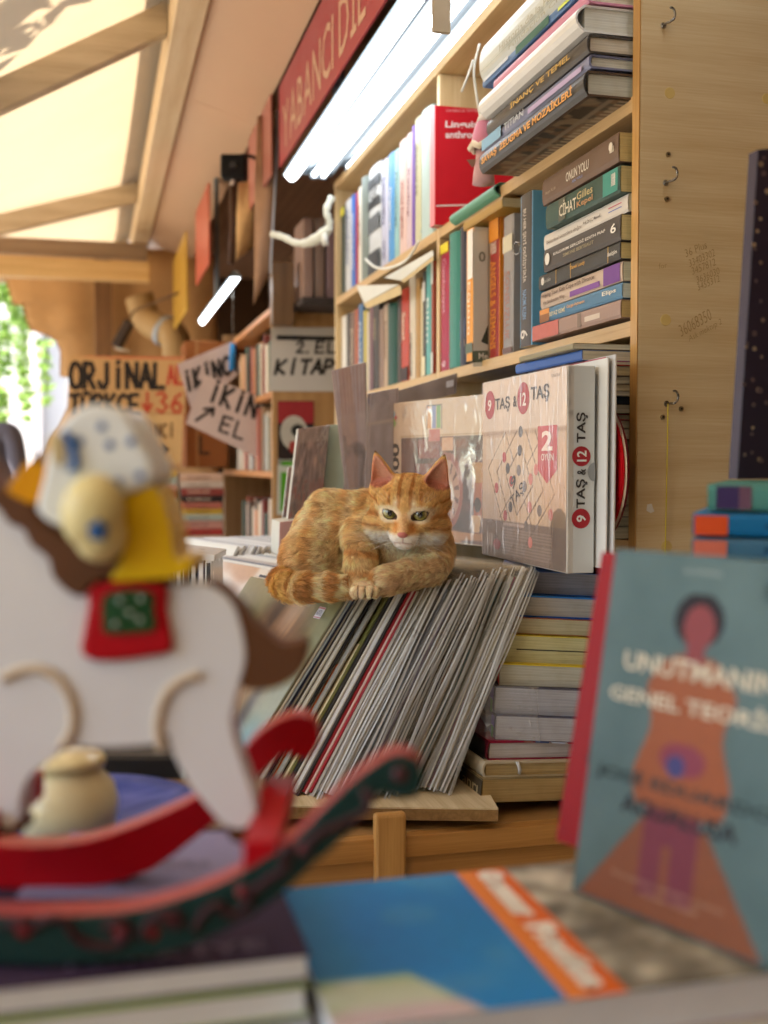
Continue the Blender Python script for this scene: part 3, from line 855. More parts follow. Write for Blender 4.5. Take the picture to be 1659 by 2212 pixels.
mid_far = [
    (575, 589, 760, 'thin grey-brown', '#6b5a55'), (591, 624, 640, 'white paperback', '#d9d6cf', {'bands': [('#6c5a8a', .05, .3)]}),
    (626, 650, 620, 'dark grey', '#4a4440'), (652, 680, 610, 'dull brown', '#7b6355', {'text': [('Roman', '#d8c8b0', .2, .6)]}),
    (682, 705, 590, 'rust red', '#a85a3c'), (707, 739, 555, 'denim blue', '#4a6f9a', {'text': [('FELSEFE', '#c8d4e0', .2, .7)]}),
    (741, 764, 600, 'mustard', '#b7a548'), (766, 780, 610, 'thin cream', '#c8c0b0'), (782, 805, 580, 'mauve', '#7a5a60'),
    (807, 849, 560, 'wide black-brown', '#3a352f', {'text': [('TARİH', '#b8a888', .15, .4)]}), (851, 879, 590, 'tan', '#8a7060'),
    (881, 914, 560, 'beige', '#b59a80', {'text': [('Edebiyat', '#5a4030', .2, .65)]}), (916, 974, 555, 'thick dark green hardback', '#1f4a3c', {'hard': True}),
    (976, 1000, 520, 'brown-black', '#4a4038'), (1002, 1054, 450, 'scarlet', '#b5402c', {'text': [('Sanat', '#e8d0b8', .25, .55)], 'bands': [('#3a2a28', .02, .16)]}),
    (1056, 1099, 350, 'parchment', '#cfc3ae', {'text': [('HÜMANİZM', '#4a4038', .55, .95)]}), (1101, 1129, 380, 'ochre', '#b08850'),
    (1131, 1149, 450, 'thin straw-coloured', '#d0c4a0'), (1151, 1171, 330, 'charcoal', '#4c4c48', {'bands': [('#d8d4cc', .72, .9), ('#e0d8b8', .02, .2)]}),
    (1173, 1207, 280, 'turquoise', '#5fa8a5', {'text': [('Bilim', '#d8e8e4', .3, .7)]}), (1209, 1224, 260, 'brick-red and white', '#9a4a38', {'bands': [('#d8d2c8', .8, 1), ('#d8d2c8', .02, .2)]}),
]
row(mid_far, XF + 0.014, S2, 'second row past the divider', zu5, zv5, 'books on the second row beyond the divider')
zu4, zv4 = (lambda x: 907 + .1823 * x), (lambda y: 449 + .1823 * y)
mid_near = [
    (238, 345, 425, 'crimson', '#a01a40', {'bands': [('#e8d820', .92, .995)], 'text': [('Cumhuriyet', '#d8a0b0', .12, .55), ('9', '#e8c8d0', .92, .97)], 'label': 'crimson book with a yellow top band just past the divider'}),
    (350, 474, 310, 'green', '#3f8478', {'hard': True, 'text': [('The Penguin History', '#7fb8a4', .2, .75)], 'label': 'green cloth hardback beside the crimson book'}),
    (476, 539, 240, 'dark', '#3c3b48', {'hard': True, 'text': [('R', '#d8d4cc', .9, .97)], 'bands': [('#6d78a0', .2, .34), ('#a08878', .14, .19)], 'label': 'narrow dark slate hardback between the green and the orange books'}),
    (541, 632, 262, 'orange', '#e39a3c', {'board': '#b9bbb4', 'X': XF - 0.016, 'bands': [('#e6e2da', .62, .99, .3, .96), ('#5c6a5c', .06, .135)], 'text': [('Eğitim', '#f4e0c0', .4, .8)], 'label': 'orange-spined book standing forward to show its grey cover'}),
    (815, 936, 138, 'red', '#93302a', {'X': XF + 0.013, 'board': '#d8882c', 'bands': [('#d98a2e', .84, .995)], 'text': [('DAN BROWN', '#e8d8c8', .17, .25, .2, .8), ('ANGELS & DEMONS', '#d88a3a', .30, .93, .2, .75)], 'label': 'red and orange novel reading ANGELS & DEMONS'}),
    (978, 1098, 106, 'grey', '#8f8a88', {'X': XF + 0.008, 'bands': [('#c8c0a8', .74, .86), ('#6c5450', .01, .05)], 'text': [('SONSUZLUK', '#a87870', .4, .9)], 'label': 'worn grey book beside the red and orange novel'}),
    (1100, 1172, 112, 'dark green', '#1f4f4a', {'X': XF + 0.03, 'label': 'dark green book set back behind the black-brown paperback'}),
    (1174, 1320, -155, 'black-brown', '#4a433f', {'X': XF - 0.010, 'board': '#5f9cc4', 'text': [('BU HER ŞEYİ DEĞİŞTİRİR', '#cfc4b8', .10, .58, .32, .66), ('NAOMI KLEIN', '#7fa0c4', .63, .82, .34, .64), ('6', '#d8d0c8', .89, .95, .2, .75)], 'label': 'tall black-brown paperback with a light blue cover beside the flat stack'}),
]
row(mid_near, XF + 0.004, S2, 'x', zu4, zv4, 'books standing on the second row before the divider')
# printed motif on the grey cover of the orange-spined book (faces the camera)
yb = yat(zu4(632), XF - 0.016) - 0.0006
g = thing('cover_card', 'grey printed card with a dark flag shape inside the orange-spined book', 'card')
def on_face(u, v): return onY(u, v, yb)
pz = [on_face(1022, 500), on_face(1054, 498), on_face(1054, 790), on_face(1022, 792)]
mobj('sheet', pz, [(0, 1, 2, 3)], paint('#c2c4bc', 0.5), g)
yb -= 0.0004
mobj('band', [on_face(1020, 758), on_face(1054, 757), on_face(1054, 782), on_face(1020, 783)], [(0, 1, 2, 3)], ink('#5c6a5c'), g)
mobj('motif', [on_face(1039, 738), on_face(1054, 702), on_face(1054, 745)], [(0, 1, 2)], ink('#3a4238'), g)
yb -= 0.0003
lettering('0', on_face(1034, 566), on_face(1049, 566) - on_face(1034, 566), on_face(1034, 543) - on_face(1034, 566), ink('#7d7f74'), g, 0.02)
lettering('Me', on_face(1034, 776), on_face(1054, 776) - on_face(1034, 776), on_face(1034, 762) - on_face(1034, 776), ink('#d8dcd4'), g, 0.01)
tube('metal_ring', [onX(zu4(1150) + 7 * math.cos(a * .52), zv4(480) + 14 * math.sin(a * .52), XF - 0.004) for a in range(12)], 0.0012, steel, g, 6, True)

# flat stack in the second row, near end
def lie_px(u_n, v0, v1, u_f, label, Yn, shelf=None, **kw):
    a = onY(u_n, v1, Yn); t = onY(u_n, v0, Yn)
    X = a.x
    Yf = yat(u_f, X)
    return lying(label, Yn, Yf, X, a.z, t.z, **kw), t.z - a.z, Yf - Yn
YB = YN + 0.024
GS = 'books lying flat on the second row'
def fl(*a, **k): return lie_px(*a, YB + random.uniform(0, .006), group=GS, depth=0.15, **k)
flat = [
    (1337, 283, 349, 1166, 'thick brown paperback reading ONUN YOLU on top of the flat stack', '#6b5546', '#c9b57e', [('ONUN YOLU', '#d8cfc0', .36, .66, .34, .68), ('Ayşe Kulin', '#9a8a78', .06, .22, .3, .45), ('AŞK YOLU', '#6d86b8', .44, .58, .16, .28)], [('#cfc4b0', .045, .095, .42, .62)]),
    (1340, 355, 415, 1179, 'green paperback reading CİHAT second from the top of the flat stack', '#3a5148', '#cdbf8c', [('CİHAT', '#cfc8b4', .22, .46, .2, .82), ('Gilles', '#b9a97c', .47, .68, .5, .8), ('Kepel', '#b98a5c', .47, .68, .15, .45)], [('#3f8c80', .02, .2, .1, .95), ('#56584a', .7, .8, .05, .95), ('#d8d8d0', .05, .1, .35, .8)]),
    (1357, 417, 457, 1173, 'white paperback third from the top of the flat stack', '#cfc8c0', '#dcdcc8', [('Elektriksel sistemlere doğru', '#7a6e66', .05, .5, .25, .55), ('Prof. Dr. J.C. Maxwell', '#5c5450', .52, .72, .35, .6)], [('#b85a6a', .06, .2, .62, .68), ('#6d78b0', .06, .2, .40, .46)]),
    (1341, 461, 519, 1172, 'dark paperback about Edith Piaf in the middle of the flat stack', '#4a4440', '#cfc596', [('KALDIRIM SERÇESİ EDITH PIAF', '#d8d0c8', .16, .84, .52, .70), ('SIMONE BERTEAUT', '#9a8c6c', .30, .70, .30, .44), ('6', '#e4e0d8', .90, .965, .36, .72)], []),
    (1340, 521, 559, 1159, 'black paperback with thin gold bars under the Edith Piaf book', '#3f3d3a', '#cdbf8c', [('Derek Lundy', '#c8963c', .44, .62, .45, .75), ('Okyanusun Kalbinde', '#a8a49c', .06, .18, .3, .6), ('iletişim', '#d8d4cc', .88, .98, .3, .6)], [('#b5904c', .12, .128, .02, .98), ('#b5904c', .56, .568, .02, .98), ('#b5904c', .75, .758, .02, .98)]),
    (1345, 563, 607, 1164, 'cream and purple paperback about divorce low in the flat stack', '#bba694', '#d8dccc', [('Helping Your Kids Cope with Divorce', '#55423c', .02, .70, .54, .86), ('the Sandcastles Way', '#55423c', .05, .34, .14, .40)], [('#6d3f88', .02, .20, .04, .96), ('#7a4a92', .24, .60, .12, .42)]),
    (1344, 609, 644, 1164, 'blue and orange paperback second from the bottom of the flat stack', '#4f7896', '#cfdcdc', [('BEYAZ GEMİ', '#d8c8a0', .15, .36, .3, .7), ('Cengiz Aytmatov', '#e0a868', .38, .60, .4, .7), ('Elips', '#e4dccc', .80, .95, .4, .75)], [('#8a5a34', .86, .995, .04, .6), ('#d08c48', .86, .995, .6, .96)]),
    (1341, 646, 686, 1150, 'battered book with a peeling pink spine at the bottom of the flat stack', '#9a8074', '#c2ad7c', [], [('#b8655a', .66, .99, .04, .96), ('#7d6a5c', .40, .44, .1, .9), ('#c8b8a8', .2, .36, .3, .6)]),
]
for (un, v0, v1, uf, lab, sp, pg, txts, bands) in flat:
    rt, T, Ln = fl(un, v0, v1, uf, lab, spine=sp, page=pg, rough=0.5, yaw=random.uniform(-.012, .012))
    for (c_, z0, z1, x0, x1) in bands: spine_band(rt, T, Ln, c_, z0, z1, x0, x1)
    for (s, c_, t0, t1, h0, h1) in txts: spine_text_lying(rt, s, T, Ln, c_, t0, t1, h0, h1, off=-0.0016 - .03 * T)
    if 'Piaf' in lab:
        bm = bmesh.new(); bmesh.ops.create_circle(bm, cap_ends=True, segments=18, radius=T * .26)
        o = bmobj('printed_seal', bm, ink('#d8d4cc'), rt); o.location = (T * .02, -.0016 - .03 * T, Ln * .93); o.rotation_euler = (R(90), 0, 0)
    if 'ONUN' in lab:
        bm = bmesh.new(); bmesh.ops.create_circle(bm, cap_ends=True, segments=18, radius=T * .15)
        o = bmobj('printed_seal', bm, ink('#d8cfc0'), rt); o.location = (T * .1, -.0022 - .03 * T, Ln * .07); o.rotation_euler = (R(90), 0, 0)

# big books lying on the top shelf, overhanging its edge
GT = 'large books lying flat on the top shelf'
topst = [
    (1268, 151, 207, 1039, 'black art book reading ZEUGMA VE MOZAİKLERİ at the foot of the top stack', '#3d3c3a', '#c3c7bd', True, '#5a4a3c'),
    (1275, 116, 147, 1044, 'lilac and light blue volume lying on the black mosaic book', '#7f86a6', '#d4d8cf', True, None),
    (1272, 72, 114, 1052, 'dark volume with gold spine letters in the top stack', '#4a4642', '#cfcabb', True, None),
    (1260, 9, 69, 1045, 'thick white-jacketed book in the top stack', '#dcdedd', '#d9ddd6', True, None),
    (1272, -23, 6, 1065, 'pink-spined book above the white-jacketed one', '#c98aa4', '#dcdcc8', True, None),
    (1266, -46, -25, 1040, 'blue and green mottled book above the pink one', '#4f74a4', '#d9ddd6', False, None),
    (1276, -150, -47, 1041, 'pale box-like volume with faint script at the top of the picture', '#c9d0cc', '#d9ddd6', True, None),
]
for k, (un, v0, v1, uf, lab, sp, pg, hard, brd) in enumerate(topst):
    Yn_ = YB + (0.004 * k) % 0.007
    rt, T, Ln = lie_px(un, v0, v1, uf, lab, Yn_, group=GT, spine=sp, page=pg, hard=hard, board=brd, depth=0.26, rough=0.32, page_freq=620.0,
                       rnd=(0.011 if k == 3 else 0.005 if k == 0 else None))
    if k == 0:
        spine_text_lying(rt, 'SAVAŞ  ZEUGMA VE MOZAİKLERİ', T, Ln, '#e0a458', .04, .92, .24, .74, off=-0.0068, bold=0.03)
        def mosaic(s, t):
            c_ = np.tile(rgb('#3f382f'), (len(s), 1))
            c_ = over(c_, sstep(.45, .6, vnoise(s * 40, t * 14, 3)) * .8, '#7a5a3a')
            c_ = over(c_, sstep(.55, .65, vnoise(s * 26 + 9, t * 9, 5)) * .8, '#8d7d64')
            fr = ((t > .10) & (t < .15)) | ((t > .27) & (t < .30)); c_ = over(c_, fr * .9, '#8a8070')
            bd = (t > .17) & (t < .25); c_ = over(c_, bd * (np.sin(s * 170) > 0) * .8, '#a09684')
            return c_
        print_panel('back_cover_print', (-T / 2 - 0.0006, 0.006, 0.004), (0, 0, Ln - 0.008), (0, 0.24, 0), mosaic, 120, 60, rt)
    if k == 1:
        spine_band(rt, T, Ln, '#86b4d6', .78, .998, .02, .98, y=-0.0052); spine_band(rt, T, Ln, '#b4a8d0', .04, .50, .05, .45, y=-0.0052)
        spine_text_lying(rt, 'TITIAN', T, Ln, '#c0cad4', .26, .46, .2, .8, off=-0.0058)
    if k == 2:
        spine_text_lying(rt, 'İNANÇ VE TEMEL', T, Ln, '#c9a860', .30, .88, .25, .75, off=-0.0062, bold=0.02)
    if k == 5:
        spine_band(rt, T, Ln, '#3f6a58', .30, .62, .02, .98, y=-0.0016); spine_band(rt, T, Ln, '#d0e070', .1, .22, .3, .7, y=-0.0018); spine_band(rt, T, Ln, '#cfd8e0', .7, .98, .5, .95, y=-0.0016)
    if k == 6:
        spine_text_lying(rt, 'Historia de la Fundación', T, Ln, '#a8aa9c', .25, .98, .22, .40, off=-0.0105)
        spine_band(rt, T, Ln, '#9aa59c', .0, 1.0, .18, .195, y=-0.0098)
        spine_text_lying(rt, 'Fundación Ciencia', T, Ln, '#a8aa9c', .35, .98, .02, .15, off=-0.0105)

# red textbook facing out, its neighbours
lb = thing('textbook', 'bright red textbook reading Linguistic anthropology facing out on the top row', 'book')
Yl = 2.125
A = onY(940, 488, Yl); Bq = onY(1048, 488, Yl); Tq = onY(940, 226, Yl)
wv, hv = Bq.x - A.x + 0.06, Tq.z - S1 - 0.001
box('cover', (A.x, Yl, S1 + 0.0008), (A.x + wv, Yl + 0.004, S1 + hv), paint('#cf1f2e', 0.38, 0.05), lb, 0.0006)
box('pages', (A.x + 0.002, Yl + 0.0041, S1 + 0.003), (A.x + wv - 0.004, Yl + 0.026, S1 + hv - 0.003), paint('#d9d3c2', 0.8), lb, 0)
box('back_cover', (A.x, Yl + 0.0262, S1 + 0.0008), (A.x + wv, Yl + 0.03, S1 + hv), paint('#cf1f2e', 0.38, 0.05), lb, 0.0006)
box('spine_strip', (A.x - 0.0012, Yl + 0.001, S1 + 0.0008), (A.x - 0.0002, Yl + 0.03, S1 + hv), paint('#e88a92', 0.4), lb, 0)
yl = Yl - 0.0006
def lp(u, v): return onY(u, v, yl)
wht = ink('#f4e4e4')
lettering('Linguistic', lp(962, 280), lp(1058, 280) - lp(962, 280), lp(962, 261) - lp(962, 280), wht, lb, 0.03)
lettering('anthropology', lp(962, 303), lp(1078, 303) - lp(962, 303), lp(962, 283) - lp(962, 303), wht, lb, 0.03)
lettering('CAMBRIDGE TEXTBOOKS', lp(963, 242), lp(1050, 242) - lp(963, 242), lp(963, 236) - lp(963, 242), ink('#e8a0a4'), lb, 0.0)
mobj('printed_line', [lp(942, 443), lp(1060, 440), lp(1060, 443), lp(942, 446)], [(0, 1, 2, 3)], wht, lb)
# green rolled cloth-bound book lying in front of it
rt, T, Ln = lie_px(1078, 393, 424, 980, 'soft green cloth-bound volume lying before the red textbook', 1.80, group=GT, spine='#5f9a80', page='#cdbf9c', hard=True, rnd=0.010, depth=0.14)
rt, T, Ln = lie_px(1085, 425, 447, 1000, 'thin ochre book under the green cloth-bound volume', 1.77, group=GT, spine='#a8843c', page='#cdbf9c', depth=0.13)
# white cords with a small pink felt ornament
orn = thing('felt_ornament', 'small pink and white felt bell ornament hanging on white cords', 'ornament')
Yo = 1.80
op = lambda u, v: onY(u, v, Yo)
cord = paint('#e4e4dc', 0.6)
tube('cord', smooth_path([op(1036, 95), op(1024, 150), op(1030, 210), op(1042, 275)], 5), 0.0022, cord, orn, 6)
tube('cord', smooth_path([op(1022, 130), op(1010, 165), op(997, 198)], 5), 0.0020, cord, orn, 6)
pk = paint('#d88aa4', 0.9, 0.1, 40, 0.6, sheen=0.4)
def lathe(name, prof, axis_o, mat, parent, n=16):
    V, F = [], []
    for (r, z) in prof:
        for k in range(n):
            a = 2 * math.pi * k / n
            V.append(axis_o + Vector((r * math.cos(a), r * math.sin(a), z)))
    for i in range(len(prof) - 1):
        for k in range(n):
            F.append((i * n + k, i * n + (k + 1) % n, (i + 1) * n + (k + 1) % n, (i + 1) * n + k))
    F.append(tuple(reversed(range(n)))); F.append(tuple((len(prof) - 1) * n + k for k in range(n)))
    return mobj(name, V, F, mat, parent, smooth=True)
c0 = op(1045, 300)
lathe('bell', [(.021, -.012), (.020, .0), (.016, .018), (.010, .030), (.004, .036)], c0, pk, orn)
lathe('bell_cap', [(.0125, .026), (.010, .033), (.005, .040)], c0 + Vector((0, 0, .002)), paint('#e8dcd4', 0.9, sheen=.4), orn)
tube('fringe', [c0 + Vector((.022 * math.cos(a * .5), .022 * math.sin(a * .5), -.014 + .004 * math.sin(a * 3))) for a in range(13)], 0.006, paint('#e8dcc8', 0.9, 0.1, 40, 0.8), orn, 6)
lathe('skirt', [(.019, -.075), (.017, -.055), (.014, -.035), (.012, -.016)], c0, paint('#c9a4a8', 0.9, 0.15, 40, 0.6), orn)
mobj('paper_tag', [op(1008, 345) , op(1036, 343), op(1032, 352), op(1020, 362)], [(0, 1, 2, 3)], paint('#9a7a68', 0.6), orn)

# shelf talkers: folded white cards sticking out of the far bay
def card(label, pts, X0, side):
    t = thing('folded_card', label, 'card')
    P = [onX(u, v, X0) for u, v in pts]
    bmobj('face', prism_bm(P, Vector((0.0012, 0, 0)), 0), paint('#d6d8d2', 0.5), t)
    Q = [onX(u, v, X0 + 0.0005) for u, v in side]
    bmobj('fold', prism_bm(Q, Vector((0.0012, 0, 0)), 0), paint('#c9b488', 0.6), t)
card('white folded card jutting from the shelf edge near the far panel', [(770, 617), (862, 614), (786, 655)], XF - 0.03, [(785, 656), (863, 616), (866, 622), (866, 636), (792, 667)])
card('long white card lying along the shelf edge by the divider', [(829, 600), (934, 541), (936, 552), (866, 606)], XF - 0.02, [(866, 607), (936, 553), (936, 562), (872, 611)])
tube('cord', smooth_path([onX(790, 560, XF - .01), onX(812, 578, XF - .03), onX(845, 578, XF - .03), onX(880, 560, XF - .02), onX(905, 520, XF - .01)], 5), 0.003, cord, bpy.data.objects['folded_card.001'], 6)

# paper stack (magazines, notebooks) lying on the lowest shelf, near end
GM = 'magazines and exercise books lying on the lowest shelf'
vv = 741
mags = [(13, 'mottled comic', '#8a8064', '#cfcfc0'), (22, 'blue-and-orange', '#3c5fa0', '#d4d0bc'), (9, 'thin red', '#b02430', '#cfc8b8'), (20, 'cream', '#b9a78c', '#d8ceac'), (17, 'grey', '#8c8884', '#d4d2c4'), (14, 'buff', '#a89878', '#d0c8b0'), (10, 'pale', '#b8b4ac', '#d8d4c8'),
        (16, 'navy', '#1f3048', '#39465c'), (20, 'black', '#242424', '#b8b4a4'), (12, 'red-spotted', '#a83038', '#c0bca8'), (17, 'grey-green', '#7f8a78', '#cfccbc'), (22, 'thick grey', '#8a8880', '#c8c4b4'), (20, 'ash-white', '#a8a49a', '#c9c5b5'), (14, 'dim', '#7f7c70', '#b9b5a5'),
        (26, 'crumpled', '#9a9684', '#c4beA4'), (22, 'wrinkled', '#8f8b78', '#bdb79c'), (24, 'yellowed', '#a89a74', '#c9bd98'), (28, 'dog-eared', '#98907a', '#c2baa0'), (22, 'faded', '#9a9484', '#cbc3a8'), (20, 'curled', '#8c8676', '#bfb79e'), (26, 'bottommost tattered', '#8a8270', '#c4baA0')]
tot = sum(m[0] for m in mags)
zt, zb = onY(1330, 741, YB).z, S3 + 0.0008
z = zt
for k, (th, word, sp, pg) in enumerate(mags):
    dz = (zt - zb) * th / tot
    un = 1310 + random.uniform(-8, 8) if k > 0 else 1260
    X = onY(un, 1000, YB).x + random.uniform(-.004, .004)
    if k < 2: X = 0.60 + 0.012 * k
    uf = 1118 if k < 3 else 1150 + random.uniform(-10, 10)
    lying(f'{word} magazine, {ordinal(k + 1)} from the top of the paper stack on the lowest shelf', YB + random.uniform(0, .012), yat(uf, X), X, z - dz, z, depth=0.2, name='magazine', spine=sp, page=pg, group=GM, cat='magazine', rough=0.5, yaw=random.uniform(-.02, .02), page_freq=420.0)
    z -= dz
# a far pile on the lowest shelf (blue spines peeping over the puzzle box)
z = S3 + 0.0008
for k, (dz, word, sp) in enumerate([(.05, 'grey', '#77736c'), (.05, 'tan', '#98805c'), (.03, 'dark', '#3c3a38'), (.06, 'cream', '#b9ad94'), (.018, 'orange-ended', '#b9753c'), (.016, 'blue', '#2f64b0')]):
    lying(f'{word} large book, {ordinal(k + 1)} from below in the pile behind the puzzle box', 1.72, 2.10, 0.655 + .004 * k, z, z + dz, depth=0.2, spine=sp, group='pile behind the puzzle box', hard=k < 4)
    z += dz
# ================================================================== LAMPS
whitem = paint('#717a81', 0.45, 0.03, 10, 0.05)
def lamp(name, label, X0, X1, Y0, Y1, z, kind, strength):
    t = thing(name, label, 'lamp', None, 'strip lamps over the bookcase')
    w_ = X1 - X0
    n = 10
    # shallow white tray, open downwards
    prof = [(X0 + w_ * k / n, z + 0.018 * math.sin(math.pi * k / n) + 0.004) for k in range(n + 1)]
    prof2 = [(x, zz + 0.002) for x, zz in reversed(prof)]
    bm = prism_bm([(x, Y0, zz) for x, zz in prof + prof2], Vector((0, Y1 - Y0, 0)), 0)
    for f in bm.faces: f.material_index = 0
    bmobj('reflector', bm, whitem, t)
    for yy in (Y0 + .001, Y1 - .004):
        bm = prism_bm([(x, yy, zz) for x, zz in prof + [(X1, z + .001), (X0, z + .001)]], Vector((0, .003, 0)), 0)
        for f in bm.faces: f.material_index = 0
        bmobj('end_cap', bm, whitem, t)
    if kind == 'diffuser':
        pf = [(X0 + .004 + (w_ - .008) * k / n, z + 0.002 - 0.016 * math.sin(math.pi * k / n)) for k in range(n + 1)]
        bm = prism_bm([(x, Y0 + .006, zz) for x, zz in pf], Vector((0, Y1 - Y0 - .012, 0)), 0)
        for f in bm.faces: f.material_index = 0
        bmobj('diffuser', bm, emit('#f4fbff', strength), t)
    else:
        for q in (0.34, 0.66):
            xx = X0 + w_ * q
            tube('tube', [(xx, Y0 + .02, z - .002), (xx, Y1 - .02, z - .002)], 0.0062, emit('#f6fbff', strength * 1.5), t, 10)
            for yy in (Y0 + .012, Y1 - .02):
                box('socket', (xx - .010, yy, z - .012), (xx + .010, yy + .009, z + .012), whitem, t, .001)
    box('bracket', (X0 + w_ * .3, (Y0 + Y1) / 2 - .02, z + .024), (X0 + w_ * .7, (Y0 + Y1) / 2 + .02, 1.06), whitem, t, .001)
    return t
lamp('strip_lamp', 'broad glowing diffuser lamp right under the red sign', 0.508, 0.556, 1.84, 3.04, 0.782, 'diffuser', LAMP * 0.9)
lamp('strip_lamp', 'twin-tube lamp in the middle of the three over the bookcase', 0.560, 0.640, 1.20, 3.02, 0.784, 'tubes', LAMP)
lamp('strip_lamp', 'twin-tube lamp nearest the bookcase top edge', 0.645, 0.730, 0.80, 2.98, 0.800, 'tubes', LAMP)
lamp('strip_lamp', 'short tube lamp glowing blue-white over the second bookcase', 0.435, 0.47, 3.62, 4.75, 0.60, 'diffuser', LAMP * 1.6)
brd = thing('price_board', 'small beige board hanging at the top of the picture between the lamps', 'board')
A = onY(935, 69, 1.62)
box('sheet', (A.x, 1.62, A.z), (A.x + .028, 1.626, A.z + .09), paint('#a89880', 0.6), brd)
tube('hook_wire', [(A.x + .014, 1.623, A.z + .088), (A.x + .014, 1.623, 1.058)], 0.0012, steel, brd, 6)
cable = thing('lamp_cable', 'thick white taped cable looping from the lamps to the hanging banner', 'cable')
cp = [onD(718, 425, 2.95), onD(705, 455, 2.95), onD(712, 480, 2.96), onD(705, 500, 2.97), onD(672, 522, 3.0), onD(640, 525, 3.02), onD(612, 512, 3.05), onD(588, 506, 3.08)]
sp = smooth_path(cp, 6)
tube('wire', sp, [0.009 + 0.006 * max(0, math.sin(math.pi * min(1, max(0, (i - 14) / 14)))) + .001 * math.sin(i * 1.7) for i in range(len(sp))], paint('#dde0d4', 0.5, 0.05, 30, 0.4), cable, 10)
tube('tape_knot', [onD(700, 505, 2.955), onD(703, 530, 2.955)], [0.007, .009], paint('#e4e4dc', 0.5), cable, 8)

# ================================================================== SIGNS UNDER THE EAVE
def xsign(name, label, X, Y0, Y1, z0, z1, col, thick=0.006, edge=None):
    t = thing(name, label, 'sign')
    box('board', (X, Y0, z0), (X + thick, Y1, z1), paint(col, 0.4, 0.10, 6, 0.1), t, .0008)
    return t
s1 = xsign('shop_sign', 'long dark red shop sign with tall pale letters above the lamps', 0.50, 0.9, 3.05, 0.806, 1.022, '#a03840')
letters('YABANCI DİL YAYINLARI', (0.4992, 2.98, 0.835), (0, -1.75, 0), (0, 0, 0.120), ink('#c9a48a', 0.5), s1, 0.004)
box('frame_edge', (0.497, 3.045, 0.802), (0.508, 3.052, 1.026), paint('#4a2a28', 0.5), s1)
s2 = xsign('shop_sign', 'plain red-brown hanging board just beyond the red shop sign', 0.485, 3.10, 3.55, 0.80, 1.02, '#ad6a5c')
s3 = xsign('shop_sign', 'small orange-red sign board behind the black camera', 0.40, 3.95, 4.45, 0.70, 0.98, '#b5523c')
s4 = xsign('shop_sign', 'yellow striped sign board far along the eave', 0.37, 4.55, 5.25, 0.62, 0.93, '#c9a23c')
for k in range(7):
    box('stripe', (0.3685, 4.58 + k * .095, 0.63), (0.3695, 4.60 + k * .095, 0.92), ink('#a8782c'), s4, 0)
def banner(label, px, Y, col, edgecol=None):
    t = thing('hanging_banner', label, 'banner')
    P = [onY(u, v, Y) for u, v in px]
    n = 8
    V, F = [], []
    a, b_, c_, d_ = P   # tl, tr, br, bl
    for j in range(n + 1):
        for i in range(5):
            s_, q = i / 4, j / n
            p = (a * (1 - s_) + b_ * s_) * (1 - q) + (d_ * (1 - s_) + c_ * s_) * q
            V.append(p + Vector((0, .015 * math.sin(q * 5 + s_ * 3), 0)))
    for j in range(n):
        for i in range(4):
            k = j * 5 + i; F.append((k, k + 1, k + 6, k + 5))
    o = mobj('sheet', V, F, paint(col, 0.45, 0.3, 14, 0.4), t, True)
    m_ = o.modifiers.new('thickness', 'SOLIDIFY'); m_.thickness = 0.0015
    if edgecol:
        tube('bright_hem', [Vector(V[j * 5 + 4]) + Vector((.003, -.002, 0)) for j in range(n + 1)], 0.004, paint(edgecol, 0.3), t, 6)
    return t
banner('narrow brown plastic banner with a pale hem hanging beside the lamps', [(556, 250), (597, 240), (583, 590), (546, 660)], 3.25, '#b08a6c', '#cfd4e0')
banner('yellowish brown sheet hanging behind the narrow banner', [(515, 395), (556, 380), (548, 530), (508, 565)], 3.55, '#caa574')
cam_t = thing('security_camera', 'small black box camera on a dark pole under the eave', 'camera')
pc = onD(505, 361, 3.25)
Mx = frame(pc, RIGHT, FWD, UP)
cb = box('housing', (-.036, -.02, -.034), (.036, .04, .034), paint('#0c0c0d', 0.6, spec=.2), cam_t, .008, 3); cb.matrix_world = Mx
bm = bmesh.new(); bmesh.ops.create_cone(bm, cap_ends=True, segments=20, radius1=.012, radius2=.010, depth=.008)
o = bmobj('lens', bm, paint('#2a2a30', 0.15), cam_t); o.matrix_world = Mx @ Matrix.Translation((0, -.022, 0)) @ Matrix.Rotation(R(90), 4, 'X')
tube('pole', [onD(503, 395, 3.27), onD(503, 480, 3.27), onD(499, 570, 3.27)], .010, paint('#4a3020', 0.6), cam_t, 8)
tube('bracket', smooth_path([onD(505, 340, 3.28), onD(530, 335, 3.3), onD(560, 345, 3.32)], 4), .006, paint('#5c4a44', 0.5), cam_t, 6)
tube('clip', [onD(505, 380, 3.26), onD(500, 400, 3.26)], .007, paint('#d8c4b4', 0.5), cam_t, 6)

